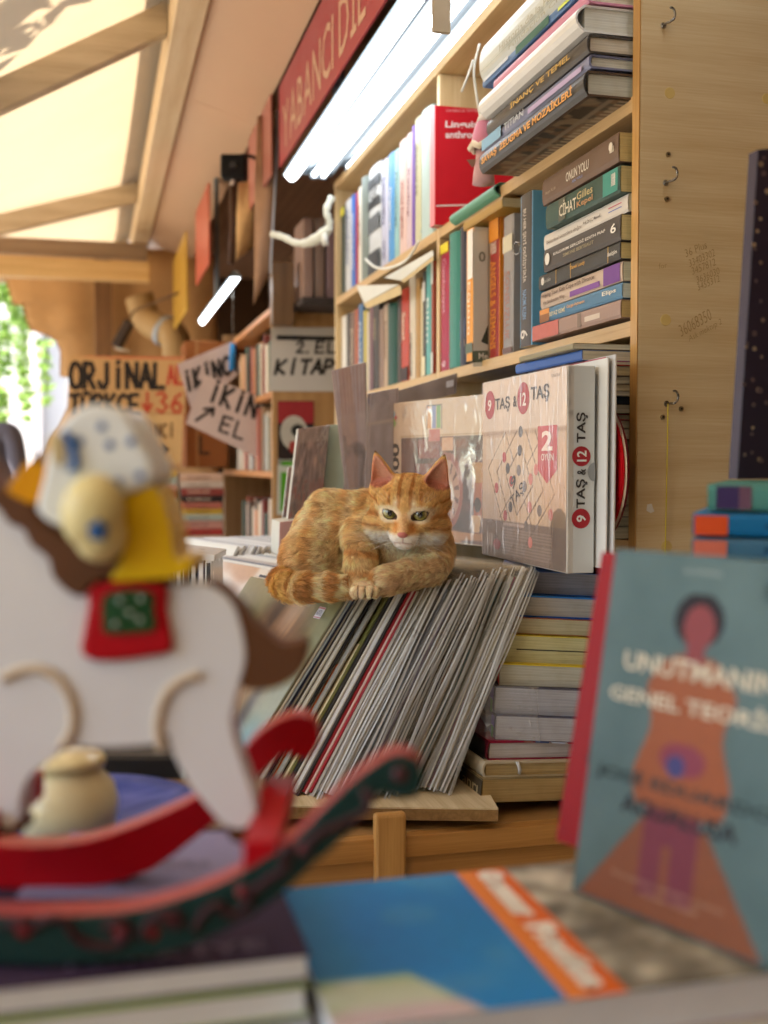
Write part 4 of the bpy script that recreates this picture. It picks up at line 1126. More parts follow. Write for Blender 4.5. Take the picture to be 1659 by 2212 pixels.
# ================================================================== SECOND BOOKCASE AND THE BACK OF THE STALL
X2, Y2N, Y2F = 0.55, 3.5, 4.85
c2 = thing('bookcase', 'second beech bookcase beyond the first, with a paper notice on its end', 'bookcase')
w2z, w2y = wood('#bd9464', '#a27a4c', 'z'), wood('#c08452', '#a66c3e', 'y')
box('end_panel', (X2, Y2N, GZ), (0.98, Y2N + .02, 0.56), w2z, c2, .001)
sh2 = [-0.36, -0.02, 0.235, 0.50]
for z in sh2:
    box('shelf', (X2 + .001, Y2N + .0205, z - .02), (0.97, Y2F, z), w2y, c2, .001)
box('far_panel', (X2, Y2F + .0005, GZ), (0.98, Y2F + .02, 0.56), w2z, c2, .001)
box('back_panel', (0.972, Y2N + .0205, GZ), (0.978, Y2F, 0.56), paint('#5a4430', 0.7), c2, 0)
bl = ['#8a4a38', '#3c4a6a', '#c8b898', '#b5a58c', '#4a4440', '#9a7a5c', '#c88a6a', '#6a7a80', '#d0c0a8', '#7a3a34', '#c9a27c', '#5c5048', '#b06a5c', '#3f5a50', '#d8ccb8', '#a8905c']
bw = ['rust', 'navy', 'cream', 'beige', 'charcoal', 'brown', 'salmon', 'slate', 'ivory', 'maroon', 'tan', 'umber', 'pinkish', 'bottle-green', 'off-white', 'khaki']
rows2 = [('bottom', sh2[0], 0.25, 22), ('second', sh2[1], 0.22, 24), ('third', sh2[2], 0.2, 22)]
for (nm, z, hh, cnt) in rows2:
    y = Y2N + 0.03
    for k in range(cnt):
        tt = random.uniform(0.022, 0.05)
        if y + tt > Y2F - .01: break
        q = random.randrange(len(bl))
        upright(f'{bw[q]} book, {ordinal(k + 1)} from the near end of the {nm} shelf in the second bookcase', y, y + tt, X2 + random.uniform(0.004, .02), z + .0006, hh * random.uniform(0.78, 1.0), 0.14, spine=bl[q], group='books in the second bookcase')
        y += tt + .001
# high dark shelf with boxed sets between the two bookcases
hs = thing('high_shelf', 'dark high wall shelf of worn boxed volumes above the paper notice', 'shelf')
pA = onY(648, 690, 3.34)
box('board', (pA.x, 3.30, 0.480), (0.98, 4.3, 0.500), paint('#3a3230', 0.6, 0.15), hs, .001)
box('side', (pA.x - .07, 3.42, 0.43), (pA.x - .004, 3.47, 0.62), wood('#7a5c3c', '#5c442a', 'z'), hs, .001)
for k, (cx, word, hx) in enumerate([(.0, 'dusty pink', '#9a7f74'), (.035, 'grey-brown', '#8a7468'), (.07, 'mauve', '#8c7478'), (.108, 'white-labelled', '#a09898'), (.14, 'dull red', '#8a5048'), (.172, 'pale-labelled', '#948c90')]):
    x0 = pA.x + .012 + cx
    M = frame((x0 + .014, 3.34, 0.5006), (1, 0, 0), (0, 1, 0), (0, 0, 1))
    rt = book('book', f'{word} volume, {ordinal(k + 1)} from the left on the dark high shelf', .028 if cx < .1 else .026, .16, .24, M, spine=hx, group='volumes on the dark high shelf')
    if 'labelled' in word:
        spine_band(rt, .026, .24, '#c8d0e0', .22, .50, .15, .85, y=-.002)
# notice, framed prints on the second bookcase end panel
note = thing('paper_notice', 'white paper notice reading 2. EL KİTAPLAR with a black rule', 'notice')
np_ = lambda u, v, dy=0: onY(u, v, Y2N - .004 - dy)
mobj('sheet', [np_(585, 707), np_(760, 707), np_(760, 846), np_(582, 845)], [(0, 1, 2, 3)], paint('#c9c4be', 0.7, 0.06, 8), note)
mobj('rule', [np_(598, 724, .001), np_(760, 728, .001), np_(760, 736, .001), np_(598, 734, .001)], [(0, 1, 2, 3)], ink('#1c1a1a'), note)
for ch_, ua_, ub_ in (('2', 640, 656), ('.', 660, 668), ('E', 682, 700), ('L', 708, 726)):
    marker(ch_, np_(ua_, 762, .001), np_(ub_, 762) - np_(ua_, 762), np_(ua_ + 2, 738) - np_(ua_, 762), ink('#2a2626'), note, 0.2, 0.0, name='letter')
marker('KİTAPLAR', np_(594, 808, .001), np_(795, 806) - np_(594, 808), np_(600, 778) - np_(594, 808), ink('#26221f'), note, 0.24, 0.24)
pb = thing('postcard', 'red and black card with a pale round emblem pinned under the notice', 'card')
P_ = lambda u, v, dy=0: onY(u, v, Y2N - .005 - dy)
mobj('card_sheet', [P_(600, 866), P_(678, 866), P_(678, 1004), P_(600, 1004)], [(0, 1, 2, 3)], paint('#2e2422', 0.5), pb)
mobj('red_field', [P_(600.5, 867, .001), P_(677.5, 867, .001), P_(677.5, 915, .001), P_(600.5, 915, .001)], [(0, 1, 2, 3)], ink('#9a2c30'), pb)
ce = P_(635, 935, .002); rr = .055
mobj('round_emblem', [ce + Vector((rr * .8 * math.cos(a * .35), 0, rr * math.sin(a * .35))) for a in range(18)], [tuple(range(18))], ink('#b9b4a8'), pb)
mobj('dark_spot', [ce + Vector((.012 + .022 * math.cos(a * .52), -.001, .008 + .02 * math.sin(a * .52))) for a in range(12)], [tuple(range(12))], ink('#2c2a26'), pb)
mobj('red_spot', [ce + Vector((-.004 + .012 * math.cos(a * .52), -.001, -.045 + .02 * math.sin(a * .52))) for a in range(12)], [tuple(range(12))], ink('#a03a34'), pb)
gp = thing('framed_card', 'small green card in a white border on the second bookcase end', 'card')
mobj('border', [P_(600, 992), P_(640, 992), P_(640, 1112), P_(598, 1112)], [(0, 1, 2, 3)], paint('#c4c8bc', 0.5), gp)
mobj('green_field', [P_(607, 1020, .001), P_(633, 1020, .001), P_(633, 1104, .001), P_(605, 1104, .001)], [(0, 1, 2, 3)], ink('#4f9a1c'), gp)
mobj('green_strip', [P_(608, 997, .001), P_(633, 997, .001), P_(633, 1006, .001), P_(608, 1006, .001)], [(0, 1, 2, 3)], ink('#4f9a1c'), gp)

# cardboard signs at the back
YC = 4.55
def flat_card(name, label, px, Y, col, rough=0.85, thick=0.005):
    t = thing(name, label, 'sign')
    P = [onY(u, v, Y) for u, v in px]
    bmobj('sheet', prism_bm(P, Vector((0, thick, 0)), 0), paint(col, rough, 0.12, 12, 0.3), t)
    return t
kraft = '#c39a66'
cs1 = flat_card('cardboard_sign', 'brown cardboard sign with ORJİNAL TÜRKÇE in black and red marker', [(156, 768), (398, 770), (400, 893), (148, 893), (148, 776)], YC, kraft)
cp_ = lambda u, v, d=.001: onY(u, v, YC - d)
bk, rd = ink('#241d18'), ink('#b5442c')
marker('ORJİNAL', cp_(152, 838), cp_(356, 838) - cp_(152, 838), cp_(152, 784) - cp_(152, 838), bk, cs1, 0.19, 0.22)
marker('TÜRKÇE', cp_(152, 897), cp_(300, 897) - cp_(152, 897), cp_(152, 852) - cp_(152, 897), bk, cs1, 0.2, 0.22)
marker('AL', cp_(362, 830), cp_(396, 830) - cp_(362, 830), cp_(362, 790) - cp_(362, 830), rd, cs1, 0.16, 0.25)
marker('↓36', cp_(306, 890), cp_(394, 890) - cp_(306, 890), cp_(306, 848) - cp_(306, 890), rd, cs1, 0.15, 0.22)
mobj('red_edge', [cp_(158, 769, .0006), cp_(396, 771, .0006), cp_(396, 777, .0006), cp_(240, 774, .0006)], [(0, 1, 2, 3)], ink('#c06a44'), cs1)
cs2 = flat_card('cardboard_sign', 'lower cardboard sign reading İKİNCİ EL with an arrow', [(170, 896), (396, 896), (392, 1002), (170, 1004)], YC + .002, '#cda872')
marker('İKİNCİ', cp_(285, 945), cp_(376, 945) - cp_(285, 945), cp_(285, 916) - cp_(285, 945), ink('#5c4028'), cs2, 0.13, 0.3)
marker('→', cp_(316, 985), cp_(362, 985) - cp_(316, 985), cp_(316, 958) - cp_(316, 985), bk, cs2, 0.2, 0.0)
marker('EL', cp_(262, 992), cp_(300, 992) - cp_(262, 992), cp_(262, 962) - cp_(262, 992), bk, cs2, 0.16, 0.2)
YP = 3.9
def pp_(u, v, d=0): return onY(u, v, YP - d)
ps1 = flat_card('paper_sign', 'tilted pale paper sign reading İKİNCİ tucked behind the other', [(383, 787), (500, 738), (520, 800), (440, 890), (412, 880)], YP + .03, '#c4b0aa', 0.7, .001)
marker('İKİNCİ', pp_(402, 845, -.028), pp_(520, 798) - pp_(402, 845), pp_(396, 800) - pp_(402, 838), ink('#2c2624'), ps1, 0.2, 0.28)
marker('-', pp_(418, 856, -.027), pp_(442, 842) - pp_(418, 856), Vector((0, 0, .06)), ink('#2c2624'), ps1, 0.22, 0.0)
ps2 = flat_card('paper_sign', 'tilted pale paper sign reading İKİNCİ EL with a marker arrow', [(442, 808), (570, 862), (558, 990), (402, 915), (410, 890)], YP, '#c9b4ac', 0.7, .001)
marker('İKİNCİ', pp_(448, 862, .001), pp_(600, 925) - pp_(448, 862), pp_(466, 822) - pp_(452, 862), ink('#2c2624'), ps2, 0.19, 0.28)
marker('↗', pp_(424, 908, .001), pp_(462, 908) - pp_(424, 908), pp_(424, 882) - pp_(424, 908), ink('#241f1d'), ps2, 0.24, 0.0)
marker('EL', pp_(474, 930, .001), pp_(524, 950) - pp_(474, 930), pp_(484, 898) - pp_(474, 930), ink('#2c2624'), ps2, 0.17, 0.3)
tube('blue_clip', [pp_(503, 742, .004), pp_(500, 800, .004)], .011, paint('#2a7fc0', 0.4), ps1, 6)
tube('clip_cord', [pp_(503, 742, .004), onY(503, 560, YP - .004)], .0012, steel, ps1, 5)
carton = thing('carton', 'brown cardboard carton marked L behind the paper signs', 'carton')
a, b_ = onY(402, 1010, 4.62), onY(492, 738, 4.62)
box('body', (a.x, 4.62, a.z), (b_.x, 4.85, b_.z), paint('#8a5228', 0.85, 0.12, 9, 0.3), carton, .003)
marker('L', onY(432, 980, 4.618), onY(452, 980, 4.618) - onY(432, 980, 4.618), Vector((0, 0, .07)), ink('#3c2412'), carton, 0.16, 0)
box('tape', (a.x + .04, 4.6175, a.z), (a.x + .052, 4.6195, b_.z), paint('#9a6a3c', 0.4), carton, 0)
# book piles in front of the back shelf: spines towards us
back = thing('back_table', 'low brown counter at the back carrying two piles of old books', 'counter')
q0 = onY(325, 1192, 4.45)
box('top', (q0.x - .55, 4.40, q0.z - .03), (0.545, 5.3, q0.z), wood('#8a5c34', '#6c4424', 'x'), back, .002)
box('front', (q0.x - .5, 4.44, GZ), (0.52, 5.26, q0.z - .0305), wood('#7a5230', '#5c3c20', 'x'), back, .002)
pile_c = [('#b56a58', 'dusty red'), ('#c9a58c', 'buff'), ('#c28a7a', 'pinkish'), ('#3a2f2c', 'black'), ('#b9965c', 'ochre'), ('#a8b0a0', 'pale grey'), ('#8a4038', 'dark red'), ('#cbb89c', 'cream'), ('#d0a840', 'yellow-banded'), ('#c4b2a0', 'stone'), ('#a83c34', 'scarlet')]
for nm, (u0, u1) in (('left-hand pile', (322, 383)), ('pile under the carton', (386, 484))):
    xa, xb = onY(u0, 1100, 4.45).x, onY(u1, 1100, 4.45).x
    z = q0.z + .0006; zt_ = onY(400, 1016, 4.45).z; k = 0
    while z < zt_ - .015:
        th = random.uniform(.022, .036); q = pile_c[(k * 3 + (0 if nm[0] == 'l' else 4)) % len(pile_c)]
        th = min(th, zt_ - z)
        M = frame((xa + random.uniform(0, .01), 4.45 + random.uniform(0, .015), z + th / 2), (0, 0, 1), (0, 1, 0), (-1, 0, 0))
        M = frame((xb - random.uniform(0, .008), 4.45 + random.uniform(0, .015), z + th / 2), (0, 0, 1), (0, 1, 0), (-1, 0, 0))
        rt = book('book', f'{q[1]} book, {ordinal(k + 1)} from below in the {nm} of old books', th, .14, xb - xa - .008, M, spine=q[0], group='piles of old books at the back')
        spine_text_lying(rt, random.choice(['ROMAN', 'TARİH', 'ANSİKLOPEDİ', 'ŞİİRLER', 'SÖZLÜK']), th, xb - xa, '#e0cdb4' if q[0] < '#9' else '#5a3c30', .2, .7, .3, .7)
        z += th + .0006; k += 1
# duct elbow, hanging dark lamp and wire in the warm corner
duct = thing('duct', 'beige elbow duct pipe in the warm corner under the eave', 'pipe')
tube('pipe', smooth_path([onD(300, 640, 5.35), onD(318, 690, 5.35), onD(352, 712, 5.3), onD(378, 730, 5.25), onD(385, 800, 5.2)], 6), 0.068, paint('#a88a5e', 0.6, 0.1), duct, 14)
tube('collar', [onD(352, 712, 5.3), onD(362, 718, 5.29)], 0.075, paint('#9aa4b0', 0.4), duct, 14)
hl = thing('hanging_lamp', 'dark angular lamp head hanging in front of the brown curtain', 'lamp')
pl = onD(266, 722, 5.0)
bm = box_bm((-.02, -.03, -.065), (.02, .03, .065), .008, 2)
o = bmobj('head', bm, paint('#3a2c22', 0.5), hl); o.matrix_world = frame(pl, RIGHT, FWD, UP) @ Matrix.Rotation(R(28), 4, 'Y')
tube('arm', smooth_path([onD(278, 695, 5.0), onD(290, 672, 5.0), onD(330, 655, 4.95), onD(398, 628, 4.85)], 4), .006, paint('#5a4026', 0.6), hl, 6)
tube('shade_rim', [pl + RIGHT * -.035 + UP * -.06, pl + RIGHT * .03 + UP * -.075], .007, paint('#c8b8a0', 0.4), hl, 6)

# ================================================================== BOXED GAMES LEANING ON THE BOOKCASE
wrap = film('#fff2e6', 0.985, 0.07, 0.3, 0.5, (30, 120, 13))
gb = thing('game_box', 'shrink-wrapped white board game box reading 9 TAŞ & 12 TAŞ', 'game box')
gx0, gx1, gy0, gy1, gz0, gz1 = 0.570, 0.607, 1.287, 1.598, -0.1348, 0.1235
box('carton', (gx0, gy0, gz0), (gx1, gy1, gz1), paint('#c9ccca', 0.45, 0.04, 12, 0.1), gb, .0012)
GW, GH = gy1 - gy0, gz1 - gz0
def gp3(s, t, d=.0004): return Vector((gx0 - d, gy1 - s * GW, gz0 + t * GH))     # s from far to near
def game_print(s, t):
    c_ = np.tile(rgb('#d8c8b8'), (len(s), 1))
    c_ = over(c_, (t < .715) * .9, '#c9b199')
    # the wooden board, a lozenge seen at an angle
    du, dv = (s - .48), (t - .44) * .86
    a1, a2 = du * .80 + dv * .60, -du * .60 + dv * .80
    brd_ = (np.abs(a1) < .30) & (np.abs(a2) < .30) & (t < .71)
    c_ = over(c_, brd_ * 1.0, '#d8c0a4')
    for q in (.285, .20, .115):
        e = np.maximum(np.abs(a1), np.abs(a2)); c_ = over(c_, brd_ * (np.abs(e - q) < .0042) * .75, '#5c4a3c')
    c_ = over(c_, brd_ * ((np.abs(a1) < .004) | (np.abs(a2) < .004)) * (np.maximum(np.abs(a1), np.abs(a2)) > .115) * .6, '#5c4a3c')
    hands = (((s - .88) / .16) ** 2 + ((t - .46) / .22) ** 2 < 1) & (t < .66); c_ = over(c_, hands * .5, '#d8b498')
    c_ = over(c_, (((s - .93) / .10) ** 2 + ((t - .15) / .16) ** 2 < 1) * .8, '#7a6a58')
    c_ = over(c_, (t < .215) * .78, '#6d625e')
    rows_ = (np.sin(t * 420) > .1) & (t < .17) & (t > .03) & (s > .27) & (s < .86); c_ = over(c_, rows_ * .45, '#b9aca4')
    c_ = over(c_, (t > .19) & (t < .205) & (s > .28) & (s < .55), '#b9a8a0')
    c_ = over(c_, (s > .05) & (s < .15) & (t > .06) & (t < .13) & (np.sin(s * 700) > 0), '#b9aca4')
    c_ = over(c_, (((s - .20) / .05) ** 2 + ((t - .075) / .03) ** 2 < 1) * .8, '#a83c40')
    sh = np.exp(-((t - .70) / .012) ** 2) * (t < .715); c_ = over(c_, sh * .3, '#6a5040')
    ic = ((np.abs(s - .105) < .052) | (np.abs(s - .225) < .052)) & (np.abs(t - .615) < .058); c_ = over(c_, ic * .5, '#d8d0c4')
    c_ *= (0.97 + .06 * vnoise(s * 9, t * 9, 4))[:, None]
    return c_
print_panel('front_print', gp3(0.004, 0.004), gp3(.996, .004) - gp3(.004, .004), gp3(.004, .996) - gp3(.004, .004), game_print, 150, 125, gb, printed(0.5, 0.0))
rdk, dk = ink('#a32c34'), ink('#3a3634')
def disc_yz(name, s, t, r, mat, d=.0008, sy=1.0):
    c_ = gp3(s, t, d)
    return mobj(name, [c_ + Vector((0, -r * sy * math.cos(a * .3142), r * math.sin(a * .3142))) for a in range(20)], [tuple(range(20))], mat, gb)
disc_yz('red_medallion', .105, .865, .021, rdk); disc_yz('red_medallion', .53, .875, .022, rdk)
def glet(s, s0, t0, s1, t1, mat, d=.0012, bold=.02): lettering(s, gp3(s0, t0, d), gp3(s1, t0, d) - gp3(s0, t0, d), gp3(s0, t1, d) - gp3(s0, t0, d), mat, gb, bold)
glet('9', .08, .83, .128, .895, ink('#e0d8d4')); glet('TAŞ', .18, .815, .37, .90, dk); glet('&', .41, .835, .455, .895, dk)
glet('12', .495, .835, .565, .905, ink('#e0d8d4')); glet('TAŞ', .62, .84, .82, .93, dk)
glet('TURATAK', .84, .955, .93, .97, ink('#8a7a70'), bold=0)
rb = [gp3(.70, .72, .0009), gp3(.905, .72, .0009), gp3(.905, .50, .0009), gp3(.80, .43, .0009), gp3(.70, .50, .0009)]
mobj('ribbon', rb, [(0, 1, 2, 3, 4)], ink('#b8484c'), gb)
glet('2', .745, .595, .86, .695, ink('#e4d4cc'), .0014, .03); glet('OYUN', .74, .545, .87, .58, ink('#e4d4cc'), .0014, .01)
lettering('9', gp3(.40, .38, .0012), gp3(.46, .42) - gp3(.40, .38), gp3(.375, .44) - gp3(.40, .38), dk, gb, .01)
lettering('TAŞ', gp3(.41, .28, .0012), gp3(.56, .375) - gp3(.41, .28), gp3(.375, .345) - gp3(.41, .28), dk, gb, .01)
blks = [(.50, .70), (.49, .60), (.345, .505), (.48, .495), (.55, .41), (.38, .295), (.72, .29), (.57, .20)]
reds = [(.30, .565), (.39, .435), (.20, .395), (.62, .45), (.68, .50), (.61, .305), (.315, .245), (.84, .275), (.62, .12)]
for i, (s_, t_) in enumerate(blks): disc_yz('printed_counter', s_, t_, .0078, ink('#4a4644' if i < 3 or i == 5 else '#7d7470'))
for i, (s_, t_) in enumerate(reds): disc_yz('printed_counter', s_, t_, .0078, ink('#b0403f' if i < 3 or i == 6 else '#c98078'))
# the narrow side facing the camera
def gs(x, t, d=.0006): return Vector((gx0 + x * (gx1 - gx0), gy0 - d, gz0 + t * GH))
def side_txt(s, t0, t1, x0, x1, mat, d=.0012, bold=.02): lettering(s, gs(x1, t0, d), gs(x1, t1) - gs(x1, t0), gs(x0, t0) - gs(x1, t0), mat, gb, bold)
for tt in (.265, .565):
    c_ = gs(.5, tt, .0006); mobj('red_medallion', [c_ + Vector((.0125 * math.cos(a * .3142), 0, .0125 * math.sin(a * .3142))) for a in range(20)], [tuple(range(20))], rdk, gb)
side_txt('9', .248, .282, .33, .68, ink('#e0e0dc')); side_txt('TAŞ', .315, .455, .30, .72, dk); side_txt('&', .475, .505, .34, .66, dk)
side_txt('12', .54, .592, .33, .68, ink('#e0e0dc')); side_txt('TAŞ', .63, .775, .30, .72, dk)
c_ = gs(1.0, .49, .0008); mobj('thumb_notch', [c_ + Vector((-.010 * math.sin(a * .3142), 0, .012 * math.cos(a * .3142))) for a in range(11)], [tuple(range(11))], paint('#8f9292', 0.6), gb)
wr = box('shrink_wrap', (gx0 - .0022, gy0 - .0004, gz0 - .0003), (gx1 - .028, gy1 + .001, gz1 + .0012), wrap, gb, .0016, 2)

# puzzle box behind the cat, turned a little towards the camera
pzl = thing('puzzle_box', 'cream puzzle box marked 500 with a clock picture behind the cat', 'puzzle box')
ang = R(14.4)
A0 = Vector((0.60, 1.62, 0))
dirv = Vector((-math.sin(ang), math.cos(ang), 0)); nrm = Vector((-math.cos(ang), -math.sin(ang), 0))
zt_ = (1005 - 851) / FPX * 1.735; zb_ = -0.128
PW = 0.345
Mp = frame(A0 + dirv * PW + UP * zb_, -dirv, -nrm, UP)     # x: far -> near along the face, y: into the box
pzl.matrix_world = Mp
PH = zt_ - zb_
box('carton', (0, 0, 0), (PW, .045, PH), paint('#b9a48c', 0.5, 0.05), pzl, .0015)
def puzzle(s, t):
    c_ = np.tile(rgb('#c4ab92'), (len(s), 1))
    pic = (s > .15) & (t < .74)
    n1 = vnoise(s * 7, t * 7, 11); n2 = vnoise(s * 16, t * 16, 12)
    base_ = rgb('#38201a') * (1 - n1[:, None]) + rgb('#6a3a26') * n1[:, None]
    base_ = base_ * (.75 + .5 * n2[:, None])
    c_ = np.where(pic[:, None], base_, c_)
    c_ = over(c_, pic * (s < .30) * .55, '#8a7a74')
    c_ = over(c_, pic * (np.abs(s - .42) < .10) * (np.abs(t - .66) < .07), '#7a3a30')
    c_ = over(c_, pic * (np.abs(s - .40) < .11) * (np.abs(t - .45) < .10) * .9, '#6d2c28')
    e = np.sqrt(((s - .60) / .135) ** 2 + ((t - .36) / .27) ** 2)
    c_ = over(c_, pic * (e < 1), '#8a4a3c'); c_ = over(c_, pic * (e < .80), '#a8806c')
    ang_ = np.arctan2(t - .36, (s - .60) * 2)
    c_ = over(c_, pic * (e > .45) * (e < .75) * (np.sin(ang_ * 12) > .45), '#5c3428')
    c_ = over(c_, pic * (e < .25), '#6a4436')
    c_ = over(c_, pic * (np.abs(s - .60) < .05) * (np.abs(t - .69) < .045), '#c49a7c')
    c_ = over(c_, pic * (np.abs(s - .87) < .055) * (np.abs(t - .47) < .09), '#a87a3c')
    c_ = over(c_, pic * (np.abs(s - .865) < .035) * (np.abs(t - .30) < .12), '#a0542c')
    c_ = over(c_, pic * (((s - .86) / .03) ** 2 + ((t - .27) / .05) ** 2 < 1), '#3a2420')
    c_ = over(c_, pic * (np.abs(s - .85) < .03 * (1 + (t - .12) * 6)) * (t < .2) * (t > .08), '#c9a070')
    c_ = over(c_, pic * (t < .10) * sstep(.4, .6, vnoise(s * 5, t * 20, 8)), '#b07a44')
    c_ = over(c_, (np.abs(t - .752) < .004) * (s > .14) * .7, '#9a7a54')
    for q, cc in enumerate(('#c98a4a', '#7f86b4', '#6f9a5c')):
        c_ = over(c_, (s > .41 + .043 * q) & (s < .45 + .043 * q) & (t > .80) & (t < .965), cc)
    c_ = over(c_, (s > .42) & (s < .53) & (t > .71) & (t < .80), '#b0605c')
    c_ = over(c_, ((s > .405) & (s < .545) & (t > .795) & (t < .972)) * ((s < .412) | (s > .538) | (t > .962)), '#4a4440')
    for (cx, cy_, cc) in ((.085, .90, '#b85a50'), (.06, .885, '#d0b048'), (.075, .86, '#8aa060'), (.068, .925, '#8fa8b0')):
        c_ = over(c_, (np.abs(s - cx) * 1.0 + np.abs(t - cy_) * .6 < .022) * 1.0, cc)
    c_ = over(c_, (s < .12) & (t < .30) & (t > .2) & (np.sin(t * 240) > 0), '#b86058')
    return c_
print_panel('front_print', (.003, -.0006, .003), (PW - .006, 0, 0), (0, 0, PH - .006), puzzle, 160, 130, pzl, printed(0.5, 0.0))
lettering('500', (.048, -.0012, .40 * PH), (0, 0, .30 * PH), (-.030, 0, 0), ink('#3a322c'), pzl, .03)
box('shrink_wrap', (-.001, -.0022, -.0003), (PW + .001, .03, PH + .0012), wrap, pzl, .0016, 2)

# further wrapped boxes and sleeves leaning behind the cat's back
def lean_box(name, label, cat, quad, Y, depth, col, printfn=None, wrapm=None):
    """quad: tl, tr, br, bl pixels on plane Y; thickness away from camera"""
    t = thing(name, label, cat)
    P = [onY(u, v, Y) for u, v in quad]
    bm = prism_bm(P, Vector((0.004, depth, 0)), .001, 1)
    bmobj('body', bm, [paint(col, 0.5), paint('#c9c4b4', 0.6)], t)
    if printfn:
        o_ = P[3] + Vector((0, -.0008, 0))
        n_ = 40
        s, tt = np.meshgrid(np.linspace(0.01, .99, n_ + 1), np.linspace(0.01, .99, n_ + 1)); s, tt = s.ravel(), tt.ravel()
        PA = [np.array(p) for p in P]
        V = ((PA[3][None] * (1 - s)[:, None] + PA[2][None] * s[:, None]) * (1 - tt)[:, None] + (PA[0][None] * (1 - s)[:, None] + PA[1][None] * s[:, None]) * tt[:, None])
        V[:, 1] -= .001
        idx = np.arange((n_ + 1) ** 2).reshape(n_ + 1, n_ + 1)
        F = np.stack([idx[:-1, :-1], idx[:-1, 1:], idx[1:, 1:], idx[1:, :-1]], -1).reshape(-1, 4)
        ob = mobj('front_print', V.tolist(), F.tolist(), printed(.4, .3), t)
        col_ = np.clip(printfn(s, tt), 0, 1); col_ = np.where(col_ <= .04045, col_ / 12.92, ((col_ + .055) / 1.055) ** 2.4)
        ob.data.color_attributes.new('ink', 'FLOAT_COLOR', 'POINT').data.foreach_set('color', np.c_[col_, np.ones(len(s))].astype(np.float32).ravel())
    if wrapm:
        bm = prism_bm([p + Vector((0, -.003, 0)) for p in P], Vector((0.004, depth * .6, 0)), .001, 1)
        for f in bm.faces: f.material_index = 0
        bmobj('shrink_wrap', bm, wrapm, t)
    return t
def city(s, t):
    n1 = vnoise(s * 9, t * 6, 21); n2 = vnoise(s * 22, t * 12, 22)
    c_ = rgb('#6a5a54') * (1 - n1[:, None]) + rgb('#8f7468') * n1[:, None]
    c_ = c_ * (.7 + .6 * n2[:, None]); c_ = over(c_, (t < .5) * sstep(.5, .7, n2) * .7, '#8a4438'); c_ = over(c_, (t > .85) * .5, '#a89484')
    return c_
wrap2 = film('#fff0ea', 0.92, 0.10, 0.3, 1.0, (30, 30, 12))
lean_box('puzzle_box', 'shrink-wrapped box with a red street picture left of the cat', 'puzzle box', [(644, 926), (712, 918), (690, 1140), (618, 1150)], 2.10, .04, '#8a7468', city, wrap2)
lean_box('game_box', 'pale green box end standing beside the wrapped street picture', 'game box', [(712, 918), (760, 914), (736, 1120), (692, 1128)], 2.12, .05, '#b9c6b8')
def lady(s, t):
    n1 = vnoise(s * 6, t * 8, 31)
    c_ = np.tile(rgb('#dccfc2'), (len(s), 1)); c_ = over(c_, (np.abs(s - .4) < .28 - .2 * np.abs(t - .4)) * .7, '#d8b08c'); c_ = over(c_, n1 * .4, '#b9a8a4')
    c_ = over(c_, (np.sin(s * 60) > .6) * (t > .6) * .4, '#b88078'); return c_
film_s = film('#f4eef4', 0.93, 0.08, 0.3, 1.0, (26, 26, 9))
lean_box('art_print', 'pale figure print in a clear sleeve leaning before the second row', 'print', [(714, 800), (788, 782), (792, 1050), (745, 1060)], 2.02, .003, '#cdbfae', lady, film_s)
def mist(s, t):
    n1 = vnoise(s * 5, t * 5, 41); c_ = rgb('#9d918a') * (1 - n1[:, None]) + rgb('#bcb0aa') * n1[:, None]
    c_ = over(c_, (s < .14) * .6, '#bfb0a4'); c_ = over(c_, (np.abs(t - .72) < .012) * .7, '#c9b49c'); return c_
lean_box('art_print', 'grey-brown print in a clear sleeve just left of the puzzle box', 'print', [(793, 850), (858, 838), (850, 1080), (786, 1090)], 1.93, .004, '#9a8a80', mist, film_s)
def bands_(s, t):
    c_ = np.tile(rgb('#9d938c'), (len(s), 1)); n1 = vnoise(s * 4, t * 4, 51); c_ = over(c_, n1 * .5, '#b8a898'); return over(c_, sstep(.4, .6, s) * (1 - sstep(.6, .8, s)) * .5, '#c8beb8')
lean_box('record_sleeve', 'clear-sleeved print with a white price sticker above the puzzle box', 'record sleeve', [(838, 850), (985, 806), (983, 850), (838, 890)], 1.99, .004, '#a3978e', bands_, film_s)
st = bpy.data.objects['record_sleeve']
mobj('price_sticker', [onY(u, v, 1.985) for u, v in ((964, 824), (980, 820), (980, 834), (964, 838))], [(0, 1, 2, 3)], paint('#d8d8e0', 0.5), st)
lean_box('magazine_pile', 'pinkish bundle of thin booklets low behind the cat', 'booklets', [(604, 1128), (650, 1122), (648, 1196), (602, 1200)], 2.05, .12, '#b98f88')

lean_box('art_print', 'thin white-edged print in clear wrap between the pale figure print and the green box end', 'print', [(752, 880), (790, 872), (768, 1090), (738, 1094)], 2.07, .003, '#cfc9c0', mist, film_s)
lean_box('puzzle_box', 'narrow wrapped box with a brown picture standing left of the street picture box', 'puzzle box', [(622, 1010), (650, 1004), (640, 1150), (606, 1156)], 2.22, .03, '#b9aca0', city, wrap2)
